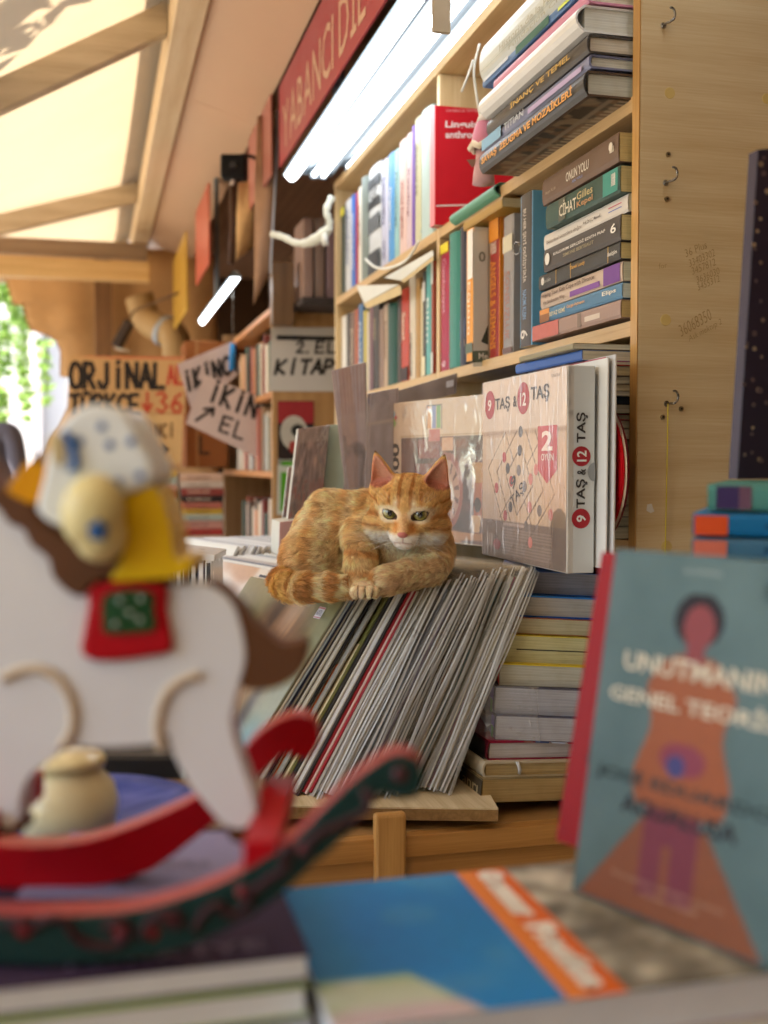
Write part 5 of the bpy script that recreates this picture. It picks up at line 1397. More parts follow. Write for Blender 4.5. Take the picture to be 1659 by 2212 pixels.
# thin magazines and red round boxes squeezed between the game box and the paper stack
GR = 'things squeezed beside the game box'
for k, (x, ua, word, cc, topv, yn) in enumerate([(.610, 1290, 'white', '#d0d0cc', 776, 1.262), (.6135, 1296, 'red-covered', '#9a2a34', 772, 1.275), (.617, 1300, 'pale grey', '#b9b9b8', 770, 1.255), (.622, 1305, 'cream', '#b9a89a', 812, 1.27)]):
    zt3 = onX(ua, topv, x).z
    bm = prism_bm([(x, yn, -.128), (x, yn + .22, -.128), (x + .003, yn + .225, zt3), (x + .003, yn + .004, zt3)], Vector((.0024, 0, 0)), .0004, 1)
    o = bmobj('magazine', bm, [paint(cc, .4, .08), paint('#d4d0c6', .7)])
    tag(o, f'{word} thin magazine standing upright behind the game box', 'magazine', GR)
rd_ = thing('round_tin', 'shallow red round tin standing on edge between game box and paper stack', 'tin')
lathe_c = Vector((0.634, 1.345, -0.008))
def xcyl(name, x0, x1, r, mat, parent, c_=lathe_c, n=40, bev=.0015):
    bm = bmesh.new(); bmesh.ops.create_cone(bm, cap_ends=True, segments=n, radius1=r, radius2=r, depth=x1 - x0)
    bmesh.ops.bevel(bm, geom=[e for e in bm.edges if len(e.link_faces) == 2 and any(len(f.verts) > 4 for f in e.link_faces)], offset=bev, segments=2, affect='EDGES')
    o = bmobj(name, bm, mat, parent, False); o.matrix_world = Matrix.Translation((( x0 + x1) / 2, c_.y, c_.z)) @ Matrix.Rotation(R(90), 4, 'Y'); return o
xcyl('lid', .627, .631, .094, paint('#b3121c', .3, .05, coat=.3), rd_)
xcyl('rim', .6312, .6335, .0955, paint('#c9b49c', .5), rd_)
xcyl('body', .6337, .637, .0945, paint('#7d2a2c', .4), rd_)
# ================================================================== RECORDS
PZ = -0.4312
E1 = RIGHT * -.53 + FWD * .848                       # along a sleeve, away from us
def sleeve_frame(r, d, a, z=PZ):
    b_ = math.sqrt(1 - a * a)
    e2 = (RIGHT * .848 + FWD * .53) * a + UP * b_
    n_ = E1.cross(e2)
    return frame(VF(r, d, z), E1, e2, n_), b_
SZ = 0.312
_sm = {}
def jacket_mesh(key, face, edge, t, size=SZ, x0=0.0):
    k = (face, edge, round(t, 4), size, x0)
    if k not in _sm:
        bm = box_bm((x0, 0.0005, -t / 2), (x0 + size, size, t / 2), min(.0007, t * .3))
        bm.normal_update()
        for f in bm.faces: f.material_index = 0 if abs(f.normal.z) > .9 else 1
        me = bpy.data.meshes.new('jacket'); bm.to_mesh(me); bm.free()
        me.materials.append(paint(face, .4, .12, 14, .05)); me.materials.append(paint(edge, .7, .15, 90, .3))
        _sm[k] = me
    return _sm[k]
def film_mesh(seed, t, mat, size=SZ + .012):
    rg = np.random.default_rng(seed)
    nx, ny = 9, 12
    ph, ph2, am = rg.uniform(0, 6.28), rg.uniform(0, 6.28), rg.uniform(.0004, .0013)
    V, F = [], []
    xs = [-.012, -.008, -.003, .004, .014, .03, .07, .16, .25, size - .006]
    for sg in (-1, 1):
        k0 = len(V)
        for j in range(ny + 1):
            y = size * j / ny
            for i, x in enumerate(xs):
                fade = max(0, 1 - (x + .012) / .06)
                wav = am * math.sin(y * 19 + ph + sg * .5) * fade + .00035 * math.sin(y * 53 + ph2 * sg) * fade
                flare = sg * (.0003 + .0009 * fade * (.5 + .5 * math.sin(y * 14 + ph2)))
                xr = x - (.0022 * math.sin(y * 21 + ph) * fade)
                V.append((xr, y, sg * t / 2 + wav + flare))
        for j in range(ny):
            for i in range(nx):
                a = k0 + j * (nx + 1) + i
                F.append((a, a + 1, a + nx + 2, a + nx + 1))
    me = bpy.data.meshes.new('outer_sleeve'); me.from_pydata(V, [], F); me.materials.append(mat); me.materials.append(seam)
    me.polygons.foreach_set('material_index', [1 if q % nx == 0 else 0 for q in range(len(F))])
    me.polygons.foreach_set('use_smooth', [True] * len(F))
    return me
seam = film('#efece4', .52, .2, .3, .2, (14, 30, 14))
plast = [film('#e8e4dc', .92, .22, .3, .3, (14, 30, 14)), film('#e4dfd4', .90, .25, .3, .3, (14, 30, 14)), film('#ecebe6', .94, .18, .3, .3, (14, 30, 14))]
ROWG = 'records leaning in the front row under the cat'
# (face, edge, thickness, plastic?, wording)
seq = []
front = [('#6d6a4a', '#7d7a60', 'olive painted-cover'), ('#c9c2b0', '#d0c8b4', 'cream-edged'), ('#8aa0b4', '#aebac0', 'pale blue-edged'), ('#2c3448', '#3a4258', 'navy-edged'), ('#d8d4c8', '#d4d0c4', 'white-edged'),
         ('#2a2826', '#38342f', 'black-edged'), ('#c8c4b8', '#ccc8bc', 'pale-edged'), ('#4a4640', '#57524a', 'charcoal-edged'), ('#b9b4a4', '#c4bfae', 'grey-cream-edged'), ('#1f1e1e', '#2b2928', 'jet black-edged'),
         ('#d0ccc0', '#d2cec2', 'bone-edged'), ('#c8662c', '#b8602f', 'orange-edged'), ('#8c8a80', '#a09c90', 'grey-edged'), ('#3a2a24', '#4a3830', 'dark brown-edged'), ('#cfc39c', '#d4caa8', 'straw-edged'),
         ('#5c5a2c', '#6d6a3a', 'olive-edged'), ('#262422', '#34302c', 'sooty black-edged'), ('#c4beb0', '#cdc7b9', 'light-edged'), ('#7a4a34', '#8a5a42', 'chestnut-edged'), ('#b8b4ac', '#c2beb4', 'silver-edged'),
         ('#2e2a2a', '#3c3634', 'ink-black-edged'), ('#a8242c', '#a0282e', 'bright red-edged'), ('#c9a8a0', '#d4b8ae', 'pink-cream-edged'), ('#9a1f2a', '#94242c', 'deep red-edged')]
for f_, e_, w_ in front: seq.append((f_, e_, .0034, 0, w_))
back_ = [('#b0a89c', '#b9b2a6', 'dull grey'), ('#9a8a78', '#a99a88', 'taupe'), ('#c0b090', '#c9ba9c', 'sand'), ('#b4b8b8', '#c0c4c4', 'silver'), ('#d8d8d0', '#d8d8d0', 'bright white'), ('#1f2024', '#26272b', 'black'), ('#5a6270', '#6a7280', 'striped blue-grey'),
         ('#c0bca8', '#cac6b4', 'ivory'), ('#7a7484', '#8a8494', 'purplish'), ('#a09a94', '#aea8a2', 'misty'), ('#d0c8a8', '#d8d0b4', 'buff-edged'), ('#8e949c', '#9aa0a8', 'steel'), ('#aeb4bc', '#bac0c6', 'pale steel'), ('#b0a8a0', '#bcb4ac', 'mushroom'),
         ('#1a1a1e', '#222226', 'coal'), ('#8a4a30', '#98583c', 'rust'), ('#cfc8b4', '#d6d0be', 'cream'), ('#a8a698', '#b4b2a4', 'stone'), ('#4f8a9a', '#5f98a6', 'teal-lined'), ('#c8a880', '#d0b48e', 'peach'), ('#b8b8b4', '#c2c2be', 'frosted'), ('#c42a62', '#c42a62', 'magenta'), ('#d4ccb0', '#dad3ba', 'lemon-cream'), ('#b4b6b8', '#bec0c2', 'clear'), ('#c0c2c2', '#c8caca', 'outermost clear')]
def warm(h, k):
    a = rgb(h); b_ = rgb('#dad0bc'); q = a * (1 - k) + b_ * k
    return '#%02x%02x%02x' % tuple(int(255 * x) for x in q)
for f_, e_, w_ in back_: seq.append((f_, warm(e_, .0 if w_ in ('black', 'coal', 'magenta', 'rust', 'striped blue-grey', 'purplish', 'teal-lined', 'taupe', 'steel') else .65), random.choice([.0020, .0032, .0052]), 1, w_ + ' plastic-covered'))
# lay out by thickness
need = [(t + (.0028 if p else .0006)) for (_, _, t, p, _) in seq]
tot = sum(need)
rA, rB = (478 - 829.5) / FPX * 1.45, (968 - 829.5) / FPX * 1.45
acc = 0
for i, (f_, e_, t, p, word) in enumerate(seq):
    q = (acc + need[i] / 2) / tot; acc += need[i]
    r = rA + (rB - rA) * q
    a = .60 + (.455 - .60) * q + random.uniform(-.004, .004)
    d = 1.45 + random.uniform(-.006, .006) + (.012 * math.sin(q * 9))
    M, b_ = sleeve_frame(r, d, a)
    if i == 0:
        lab = 'record in an olive cover with a painted face and hair, under the cat\'s tail'
    else:
        lab = f'{word} record, {ordinal(i + 1)} in the leaning row from the painted cover'
    rt = thing('record', lab, 'record', M, ROWG)
    dy = random.uniform(-.002, .009) if p else random.uniform(-.003, .005)
    o = link(bpy.data.objects.new('jacket', jacket_mesh(0, f_, e_, t if not p else t - .0006, SZ - (.004 if p else 0)))); o.parent = rt; o.location.y = dy
    if p:
        o2 = link(bpy.data.objects.new('outer_sleeve', film_mesh(i, t + .0008, plast[i % 3]))); o2.parent = rt; o2.location = (random.uniform(-.006, .004), dy, 0)
    if i == 0:
        def face_cover(s, t_):
            n1 = vnoise(s * 5, t_ * 5, 61); n2 = vnoise(s * 30, t_ * 6 + s * 20, 62)
            c_ = rgb('#7d7c58') * (1 - n1[:, None]) + rgb('#94906a') * n1[:, None]
            hair = np.exp(-(((s - .40) / .27) ** 2 + ((t_ - .70) / .30) ** 2) ** 2)
            hc = rgb('#6a4a38') * (1 - n2[:, None]) + rgb('#a8764c') * n2[:, None]
            c_ = over(c_, hair, hc)
            pale = np.exp(-(((s - .36) / .10) ** 2 + ((t_ - .86) / .12) ** 2)); c_ = over(c_, pale * .75, '#b49a84')
            teal = sstep(.42, .2, t_) * sstep(.34, .1, s); c_ = over(c_, teal, '#5c7c74')
            dk_ = np.exp(-(((s - .52) / .08) ** 2 + ((t_ - .86) / .2) ** 2)); c_ = over(c_, dk_ * .8, '#3c2e28')
            skin = np.exp(-(((s - .44) / .22) ** 2 + ((t_ - .28) / .24) ** 2) ** 2); c_ = over(c_, skin * .9, '#a07a52')
            sh_ = np.exp(-(((s - .24) / .05) ** 2 + ((t_ - .26) / .2) ** 2)); c_ = over(c_, sh_ * .8, '#2c2622')
            e_ = ((s - .36) / .05) ** 2 + ((t_ - .325) / .022) ** 2
            c_ = over(c_, (e_ < 1.5) * .8, '#4a3428'); c_ = over(c_, (e_ < 1), '#cfc4b0'); c_ = over(c_, (((s - .36) / .02) ** 2 + ((t_ - .327) / .02) ** 2 < 1), '#221c18')
            return c_
        print_panel('cover_print', (.001, .001, -t / 2 - .0006), (SZ - .002, 0, 0), (0, SZ - .002, 0), face_cover, 110, 110, rt, printed(.32, .35))
        def stk(u0, u1, v0, v1, z_, mt, nm='price_sticker'):
            mobj(nm, [(u0 * SZ, v0 * SZ, -t / 2 - z_), (u1 * SZ, v0 * SZ, -t / 2 - z_), (u1 * SZ, v1 * SZ, -t / 2 - z_), (u0 * SZ, v1 * SZ, -t / 2 - z_)], [(0, 1, 2, 3)], mt, rt)
        stk(.10, .16, .86, .92, .001, paint('#d4ccc8', .6)); stk(.10, .16, .910, .918, .0013, ink('#c07a80')); stk(.10, .16, .862, .868, .0013, ink('#c07a80'))
        lettering('60TL', (.152 * SZ, .876 * SZ, -t / 2 - .0015), (-.045 * SZ, 0, 0), (0, .026 * SZ, 0), ink('#5a5060'), rt, 0)

# second and third rows behind
def pale_cover(s, t_):
    n1 = vnoise(s * 4, t_ * 4, 71); c_ = np.tile(rgb('#cfc4b6'), (len(s), 1)); c_ = over(c_, sstep(.45, .75, n1) * .8, '#a87a58'); return over(c_, np.exp(-(((s - .3) / .12) ** 2 + ((t_ - .7) / .2) ** 2)) * .8, '#8a5c40')
n2_ = 24
for i in range(n2_):
    q = i / (n2_ - 1)
    M, b_ = sleeve_frame(-.345 + .31 * q, 1.80 + .01 * math.sin(i * 2.1), .585 - .08 * q)
    cc = random.choice(['#c8c4bc', '#b4aea4', '#8f9496', '#cfcabc', '#a89c90', '#6a6a70'])
    lab = 'record with a pale brown-streaked painted cover at the front of the second row' if i == 0 else f'pale-edged record, {ordinal(i + 1)} in the second leaning row behind the cat'
    rt = thing('record', lab, 'record', M, 'records in the second row')
    o = link(bpy.data.objects.new('jacket', jacket_mesh(0, cc, '#cfc9bd', .004, SZ))); o.parent = rt
    if i == 0: print_panel('cover_print', (.001, .001, -.0028), (SZ - .002, 0, 0), (0, SZ - .002, 0), pale_cover, 50, 50, rt, printed(.32, .35))
n3 = 30
for i in range(n3):
    q = i / (n3 - 1)
    M, b_ = sleeve_frame(-.42 + .34 * q, 2.13 + .01 * math.sin(i * 1.3), .50 - .05 * q)
    cc = random.choice(['#c8c4bc', '#d4d0c8', '#b9b4ac', '#cfcabc', '#8a8684'])
    rt = thing('record', f'white-topped record, {ordinal(i + 1)} in the third leaning row', 'record', M, 'records in the third row')
    o = link(bpy.data.objects.new('jacket', jacket_mesh(0, cc, '#d8d4cc', .005, SZ))); o.parent = rt
cdb = thing('disc_crate', 'white crate that the compact disc cases stand on', 'crate')
def vbox(name, r0, r1, d0, d1, z0, z1, mat, parent, bev=.0006, yaw=0.0, seg=1):
    o = bmobj(name, box_bm((r0, d0, z0), (r1, d1, z1), bev, seg), mat, parent)
    o.matrix_world = frame((0, 0, 0), RIGHT, FWD, UP); return o
vbox('body', -.37, -.268, 1.66, 1.80, PZ, -.262, paint('#c4c0b8', .6), cdb, .002)
for k in range(7):
    r0 = -.335 + k * .0112
    t = thing('disc_case', f'compact disc case, {ordinal(k + 1)} from the left in the small row beside the records', 'disc case', None, 'compact disc cases')
    vbox('case', r0, r0 + .0098, 1.672, 1.79, -.2614, -.140, paint(['#26262a', '#d0d0cc', '#3a3a40', '#b8b4ac', '#202024', '#8a8890', '#dcdcd8'][k], .25, .05, coat=.4), t, .0006)
    vbox('spine_label', r0 + .002, r0 + .0078, 1.6712, 1.6718, -.255, -.146, ink(['#d8d4cc', '#3a3a44', '#c8c4bc', '#5a3a30', '#c0bcb4', '#e0dcd4', '#444444'][k]), t, 0)
cdl = thing('disc_case', 'white case lying across the top of the compact discs', 'disc case')
o = bmobj('case', box_bm((-.045, -.06, 0), (.045, .06, .010), .001), paint('#dcdad4', .3, .04, coat=.4), cdl)
o.matrix_world = frame(VF(-.298, 1.73, -.1385), RIGHT, FWD, UP) @ Matrix.Rotation(R(7), 4, 'Y')

# ================================================================== BOOK STACK AT THE END OF THE RECORD ROW
GQ = 'books stacked at the end of the record row'
su, sv = (lambda x: 968 + .25 * x), (lambda y: 1210 + .25 * y)
stack = [  # corner x, top y, bottom y, label, spine, board, page, hard
    (290, 1892, 2100, 'yellowed thick book with a dark spine at the bottom of the right stack', '#4a4030', '#8a7a54', '#b9a06c', False),
    (312, 1742, 1888, 'cream hardback with a white ribbon marker in the right stack', '#c4b89c', '#c4b89c', '#bfa876', True),
    (345, 1562, 1738, 'crimson hardback with a black spine label in the right stack', '#5a1420', '#8c1838', '#c9c6c4', True),
    (405, 1338, 1556, 'shrink-wrapped thick book just above the crimson hardback', '#2f2c48', '#4a4a60', '#aeaeb0', False),
    (400, 1092, 1334, 'upper shrink-wrapped thick book in the right stack', '#2f2c48', '#4a4a60', '#a9a9ac', False),
    (440, 892, 1086, 'thick book with a red and yellow spine in the right stack', '#c2261c', '#3a3430', '#b9b6a4', False),
    (466, 640, 888, 'thick book with a yellow spine and a split page block', '#d8b81c', '#e0c838', '#c4bd8c', False),
    (532, 490, 634, 'paperback with a teal spine in the right stack', '#1f7a84', '#b06a3c', '#bdb494', False),
    (600, 300, 486, 'white-paged book with blue covers in the right stack', '#2a64b4', '#2a5fb0', '#bdb8ae', False),
    (690, 92, 292, 'uppermost grey-paged book in the right stack under the game box', '#7a7a88', '#2a64b0', '#9a98a0', False),
]
YS = 1.372
ROLL = R(3.2)
for k, (cx, y0, y1, lab, sp_, brd_, pg, hard) in enumerate(stack):
    yy = YS + .010 * k + random.uniform(-.003, .003)
    a_, b_ = onY(su(cx), sv(y1), yy), onY(su(cx), sv(y0), yy)
    T = b_.z - a_.z
    ln = random.uniform(.19, .215) if k < 3 else random.uniform(.2, .23)
    yaw = R(1.5) if k < 3 else R(-11)
    ex = Vector((math.sin(ROLL), 0, math.cos(ROLL))); ez = Vector((-math.sin(yaw), math.cos(yaw), 0)); ey = ez.cross(ex)
    wd = .155
    rt = book('book', lab, T - .0012, wd, ln, frame((a_ + b_) / 2, ex, ey, ez), spine=sp_, board=brd_, page=pg, hard=hard, group=GQ, page_freq=520.0, rough=.4)
    if k == 0: spine_text_lying(rt, 'Tanrı', T, ln, '#b9a880', .55, .95, .3, .8)
    if k == 1:
        spine_text_lying(rt, 'RKAS', T, ln, '#8a7a5c', .6, .95, .52, .72); spine_text_lying(rt, 'ERİ', T, ln, '#8a7a5c', .6, .95, .24, .44)
        tube('ribbon_marker', [(-.005, .05, -.0005), (0, .049, -.004), (.006, .047, -.0045), (.010, .046, -.001)], .0024, paint('#d0d0cc', .5), rt, 6)
    if k == 2:
        spine_band(rt, T, ln, '#14100f', .02, .45, .05, .95, hard=True); spine_band(rt, T, ln, '#c9a878', .12, .20, .3, .7, y=-.0035, hard=True)
        spine_text_lying(rt, 'G', T, ln, '#d8ccc0', .42, .56, .3, .75, off=-.004)
    if k in (3, 4):
        wmat = film('#ffffff', .88, .08, .3, 1.0, (60, 60, 60))
        bmw = box_bm((-T / 2 - .0006, -.012, -.002), (T / 2 + .0006, .06, .05), .003, 2)
        for v_ in bmw.verts: v_.co += Vector((random.uniform(-.0012, .0012), random.uniform(-.003, .003), random.uniform(-.001, .0015)))
        bmobj('shrink_wrap', bmw, wmat, rt)
        spine_band(rt, T, ln, '#3f8a34', .02, .10, .05, .5); spine_band(rt, T, ln, '#5a4a9a', .0, .12, .5, .95)
        for q in range(6):
            box('printed_strip', (-T / 2 - .0012, .012 + q * .022, -.0006), (-T / 2 + .0004, .030 + q * .022, .05), ink(['#3c4468', '#8a5040', '#40507c', '#a8b0c4', '#8a2c44', '#3c4468'][q]), rt, 0)
    if k == 5:
        mobj('spine_print', [(T * .5 - .001, -.0016 - .03 * T, .001), (T * .5 - .001, -.0016 - .03 * T, .2), (T * .1, -.0016 - .03 * T, .2), (-.0 * T, -.0016 - .03 * T, .03), (T * .35, -.0016 - .03 * T, .001)], [(0, 1, 2, 3, 4)], ink('#dcb820'), rt)
        spine_band(rt, T, ln, '#1f2440', .07, .16, .2, .7, y=-.0022 - .03 * T); spine_text_lying(rt, 'B', T, ln, '#e4e0d4', .86, .91, .32, .6, off=-.0028 - .03 * T)
        box('cover_edge', (T / 2 - .0012, .001, -.0008), (T / 2 + .0002, wd, ln), ink('#d8bc28'), rt, 0)
    if k == 6:
        box('page_gap', (-.0008, .02, -.0004), (.0006, wd - .002, .02), ink('#2a2620'), rt, 0)
        bm = bmesh.new(); bmesh.ops.create_circle(bm, cap_ends=True, segments=16, radius=T * .26)
        o = bmobj('spine_emblem', bm, ink('#2f7a3c'), rt); o.location = (-T * .1, -.0018 - .03 * T, .016); o.rotation_euler = (R(90), 0, 0); o.scale = (.6, 1, 1)
    if k == 8:
        box('cover_edge', (T / 2 - .0022, .001, -.0008), (T / 2 + .0002, wd, ln), ink('#2a74c0'), rt, 0)
        box('cover_edge', (-T / 2 - .0002, .001, -.0008), (-T / 2 + .0022, wd, ln), ink('#2356a8'), rt, 0)

# ================================================================== FOREGROUND TABLE
tbl = thing('display_table', 'plain wooden display table carrying the foreground books and toy', 'table')
box('top', (-0.62, 0.18, -0.335), (0.62, 0.80, -0.312), wood('#8a6a44', '#6c4e2e', 'x'), tbl, .003)
for x_, y_ in ((-.58, .22), (.58, .22), (-.58, .76), (.58, .76)):
    box('leg', (x_ - .02, y_ - .02, GZ), (x_ + .02, y_ + .02, -.3355), wood('#8a6a44', '#6c4e2e', 'z'), tbl, .003)
# map-covered grammar book
ZB = -0.256
yN, yF = onZ(1230, 2163, ZB).y, onZ(985, 1886, ZB).y
xL = onZ(690, 2102, -0.2365).x + .003
xR = xL + .30
mbk = thing('grammar_book', 'large blue and orange grammar book lying flat in the foreground', 'book')
box('cover', (xL, yN, ZB - .0012), (xR, yF, ZB), paint('#d4dadc', .6), mbk, .0004)
box('pages', (xL + .002, yN + .001, ZB - .020), (xR - .002, yF - .001, ZB - .0013), paint('#e2e6e8', .7), mbk, 0)
box('back_cover', (xL, yN, ZB - .0216), (xR, yF, ZB - .0202), paint('#b8a8b0', .35), mbk, .0004)
bx0, bx1 = (onZ(985, 1890, ZB).x - xL) / .30, (onZ(1103, 1890, ZB).x - xL) / .30
def mapcov(s, t):
    n1 = vnoise(s * 7, t * 5, 81); n2 = vnoise(s * 18, t * 12, 82); n3 = vnoise(s * 40, t * 26, 83)
    c_ = rgb('#0478c4') * (1 - n1[:, None]) + rgb('#1c8ad0') * n1[:, None]
    c_ = over(c_, sstep(.55, .75, vnoise(s * 9 + 3, t * 6, 84)) * .35, '#6a9cc8')
    land = sstep(.0, .06, .30 - t - 3.2 * np.maximum(0, s - .16) ** 1.0 * (s > .16)) * (s < bx0)
    lc = rgb('#d8dccc') * (1 - n2[:, None]) + rgb('#a8c08c') * n2[:, None]
    c_ = over(c_, land, lc); c_ = over(c_, land * sstep(.55, .7, n1) * .8, '#d8cc8c'); c_ = over(c_, land * sstep(.12, .05, t) * .8, '#d0b4bc')
    c_ = over(c_, (s > bx0) * (s < bx1), '#e06a1c'); c_ = over(c_, (s > bx0) * (s < bx0 + .035) * .6, '#e8943c')
    rub = rgb('#7d7a6c') * (1 - n3[:, None]) + rgb('#a8a698') * n3[:, None]
    rub = rub * (.6 + .75 * vnoise(s * 16, t * 10, 86)[:, None])
    c_ = np.where((s >= bx1)[:, None], rub, c_)
    return c_
print_panel('cover_print', (xL + .0005, yN + .0005, ZB + .0006), (.299, 0, 0), (0, yF - yN - .001, 0), mapcov, 140, 90, mbk, printed(.6, 0))
bw_ = (bx1 - bx0) * .30
xb0 = xL + bx0 * .30
lettering('Grammar', (xb0 + bw_ * .34, yF - .004, ZB + .0012), (0, -(yF - yN) * .42, 0), (bw_ * .50, 0, 0), ink('#ece8dc', .5), mbk, .09)
lettering('Practice', (xb0 + bw_ * .34, yF - (yF - yN) * .50, ZB + .0012), (0, -(yF - yN) * .46, 0), (bw_ * .50, 0, 0), ink('#ece8dc', .5), mbk, .09)
ub = thing('catalogue', 'thick catalogue with coloured page edges under the grammar book', 'book')
box('cover', (xL - .02, yN - .006, -.279), (xR + .02, yF - .01, -.2778), paint('#d0cfc4', .4), ub, .0004)
box('pages', (xL - .018, yN - .005, -.310), (xR + .018, yF - .011, -.2792), paint('#e6e8ea', .7), ub, 0)
for q in range(9):
    x_ = xL + .0 + q * .034
    box('coloured_tab', (x_, yN - .0056, -.2975 + .001 * (q % 2)), (x_ + .026, yN - .0052, -.288), ink(['#c8b8a0', '#c09aa8', '#c8b87c', '#c8bc78', '#c8b070', '#c08a94', '#b8707a', '#c8b87c', '#b0b8c0'][q]), ub, 0)
box('back_cover', (xL - .02, yN - .006, -.3118), (xR + .02, yF - .01, -.3102), paint('#b8b4a8', .4), ub, .0004)
# purple book under the toy, with two more beneath
ZP = -0.2365
pN, pR = onZ(300, 2102, ZP).y, onZ(690, 2102, ZP).x
pl_ = thing('purple_book', 'dark purple paperback lying under the rocking horse', 'book')
box('cover', (pR - .42, pN, ZP - .0011), (pR, pN + .20, ZP), paint('#3e2f45', .75, .2, 9, spec=.15), pl_, .0004)
box('pages', (pR - .418, pN + .001, ZP - .012), (pR - .002, pN + .199, ZP - .0012), paint('#e6e8e6', .7), pl_, 0)
box('back_cover', (pR - .42, pN, ZP - .0132), (pR, pN + .20, ZP - .0121), paint('#4a3c50', .4, .15, 9), pl_, .0004)
lettering('TÜRKİYE', (pR - .12, pN + .010, ZP + .0005), (.10, 0, 0), (0, .016, 0), ink('#6a5c74'), pl_, .01)
for nm_, z0, z1, cc, cov, lab in (('green_edged_book', -.2660, -.2500, '#e8ebe6', '#8fa860', 'pale book with green covers under the purple one'), ('grey_book', -.2900, -.2664, '#c8cacc', '#8c8a90', 'grey-edged book under the green-covered one'), ('dark_book', -.3115, -.2904, '#6a6668', '#4c484c', 'dark book at the bottom of the pile under the toy')):
    t = thing(nm_, lab, 'book')
    dx = random.uniform(-.004, .003)
    box('cover', (pR - .43 + dx, pN - .003, z1 - .0018), (pR + dx, pN + .205, z1 - .0002), paint(cov, .45), t, .0004)
    box('pages', (pR - .428 + dx, pN - .002, z0 + .0018), (pR - .002 + dx, pN + .204, z1 - .0019), paint(cc, .75), t, 0)
    box('back_cover', (pR - .43 + dx, pN - .003, z0 + .0002), (pR + dx, pN + .205, z0 + .0017), paint(cov, .45), t, .0004)

# teal novel standing against a red book
A = VF(.112, .66, ZB + .001); B = VF(.1915, .556, ZB + .001)
ydir = (B - A).normalized()
nb = Vector((0, 0, 1)).cross(ydir) * 1.0
back_dir = -(ydir.cross(UP)).normalized()
zdir = (UP * .984 + back_dir * .178).normalized()
xdir = ydir.cross(zdir)
TW, THh, TT = .135, .206, .016
nov = book('novel', 'teal novel with an orange figure reading UNUTMANIN GENEL TEORİSİ', TT, TW, THh, frame(A + back_dir * TT * .5, xdir, ydir, zdir), spine='#4c6a6c', board='#4f6d6f', page='#cfc8b8')
def novel(s, t):
    n1 = vnoise(s * 6, t * 8, 91)
    c_ = rgb('#587070') * (1 - n1[:, None]) + rgb('#647c7c') * n1[:, None]
    sk = np.abs(s - .50) < (.47 - 1.15 * t); sk = sk * (t < .27) * (t > -.1)
    c_ = over(c_, sk, '#8c5438')
    body = (np.abs(s - .50) < np.minimum(.06 + 1.35 * np.sqrt(np.clip((.725 - t) * .16, 0, 1)), .215 + .03 * np.sin(t * 21))) & (t > .30) & (t < .725)
    c_ = over(c_, body, '#a25c38')
    c_ = over(c_, ((np.abs(s - .40) < .06) | (np.abs(s - .56) < .065)) & (t < .30) & (t > .06), '#7d3a48')
    c_ = over(c_, (np.abs(s - .50) < .13) & (t < .30) & (t > .20), '#7d3a48')
    c_ = over(c_, (((s - .50) / .125) ** 2 + ((t - .825) / .075) ** 2 < 1), '#221a1c')
    c_ = over(c_, (((s - .505) / .080) ** 2 + ((t - .805) / .062) ** 2 < 1) | ((np.abs(s - .505) < .045) & (t > .70) & (t < .8)), '#8f4446')
    c_ = over(c_, (((s - .50) / .12) ** 2 + ((t - .44) / .045) ** 2 < 1), '#8d4050')
    c_ = over(c_, (((s - .47) / .05) ** 2 + ((t - .42) / .03) ** 2 < 1), '#4a4a80')
    c_ = over(c_, (((s - .92) / .06) ** 2 + ((t - .90) / .045) ** 2 < 1), '#3a2426')
    return c_
print_panel('cover_print', (TT / 2 + .0005, .001, .001), (0, TW - .002, 0), (0, 0, THh - .002), novel, 100, 150, nov, printed(.55, 0))
def nl(s, s0, t0, s1, t1, c_, bold=.02): lettering(s, (TT / 2 + .001, s0 * TW, t0 * THh), (0, (s1 - s0) * TW, 0), (0, 0, (t1 - t0) * THh), ink(c_), nov, bold)
nl('UNUTMANIN', .14, .655, .90, .71, '#d8cdb4'); nl('GENEL TEORİSİ', .08, .565, .97, .62, '#d8cdb4')
nl('JOSÉ EDUARDO', .06, .335, .95, .385, '#2e3c3c'); nl('AGUALUSA', .22, .265, .80, .315, '#2e2c30')
nl('ROMAN', .40, .945, .58, .96, '#a8b4ac', 0); nl('Portekizce aslından çeviren', .22, .085, .78, .10, '#c49a80', 0); nl('Canan Güldal', .38, .06, .66, .074, '#c49a80', 0)
nl('timaş', .79, .88, .84, .95, '#3a4c4c', .02)
A2 = VF(.1085, .752, ZB + .001) + ydir * .008
zdir2 = (UP * .975 + back_dir * .222).normalized(); xdir2 = ydir.cross(zdir2)
red = book('red_book', 'bright red book standing behind the teal novel', .02, .15, .198, frame(A2 + back_dir * .012, xdir2, ydir, zdir2), spine='#8c0c10', board='#9a0e12', page='#cfc8b8', rough=.55)
for q, (z_, c_) in enumerate(((.86, '#b0581c'), (.74, '#a8481c'), (.44, '#a8442c'), (.28, '#6a1012'))):
    mobj('cover_mark', [(.0107, .017, .198 * z_), (.0107, .021, .198 * z_), (.0107, .022, .198 * (z_ + .07)), (.0107, .018, .198 * (z_ + .07))], [(0, 1, 2, 3)], ink(c_), red)
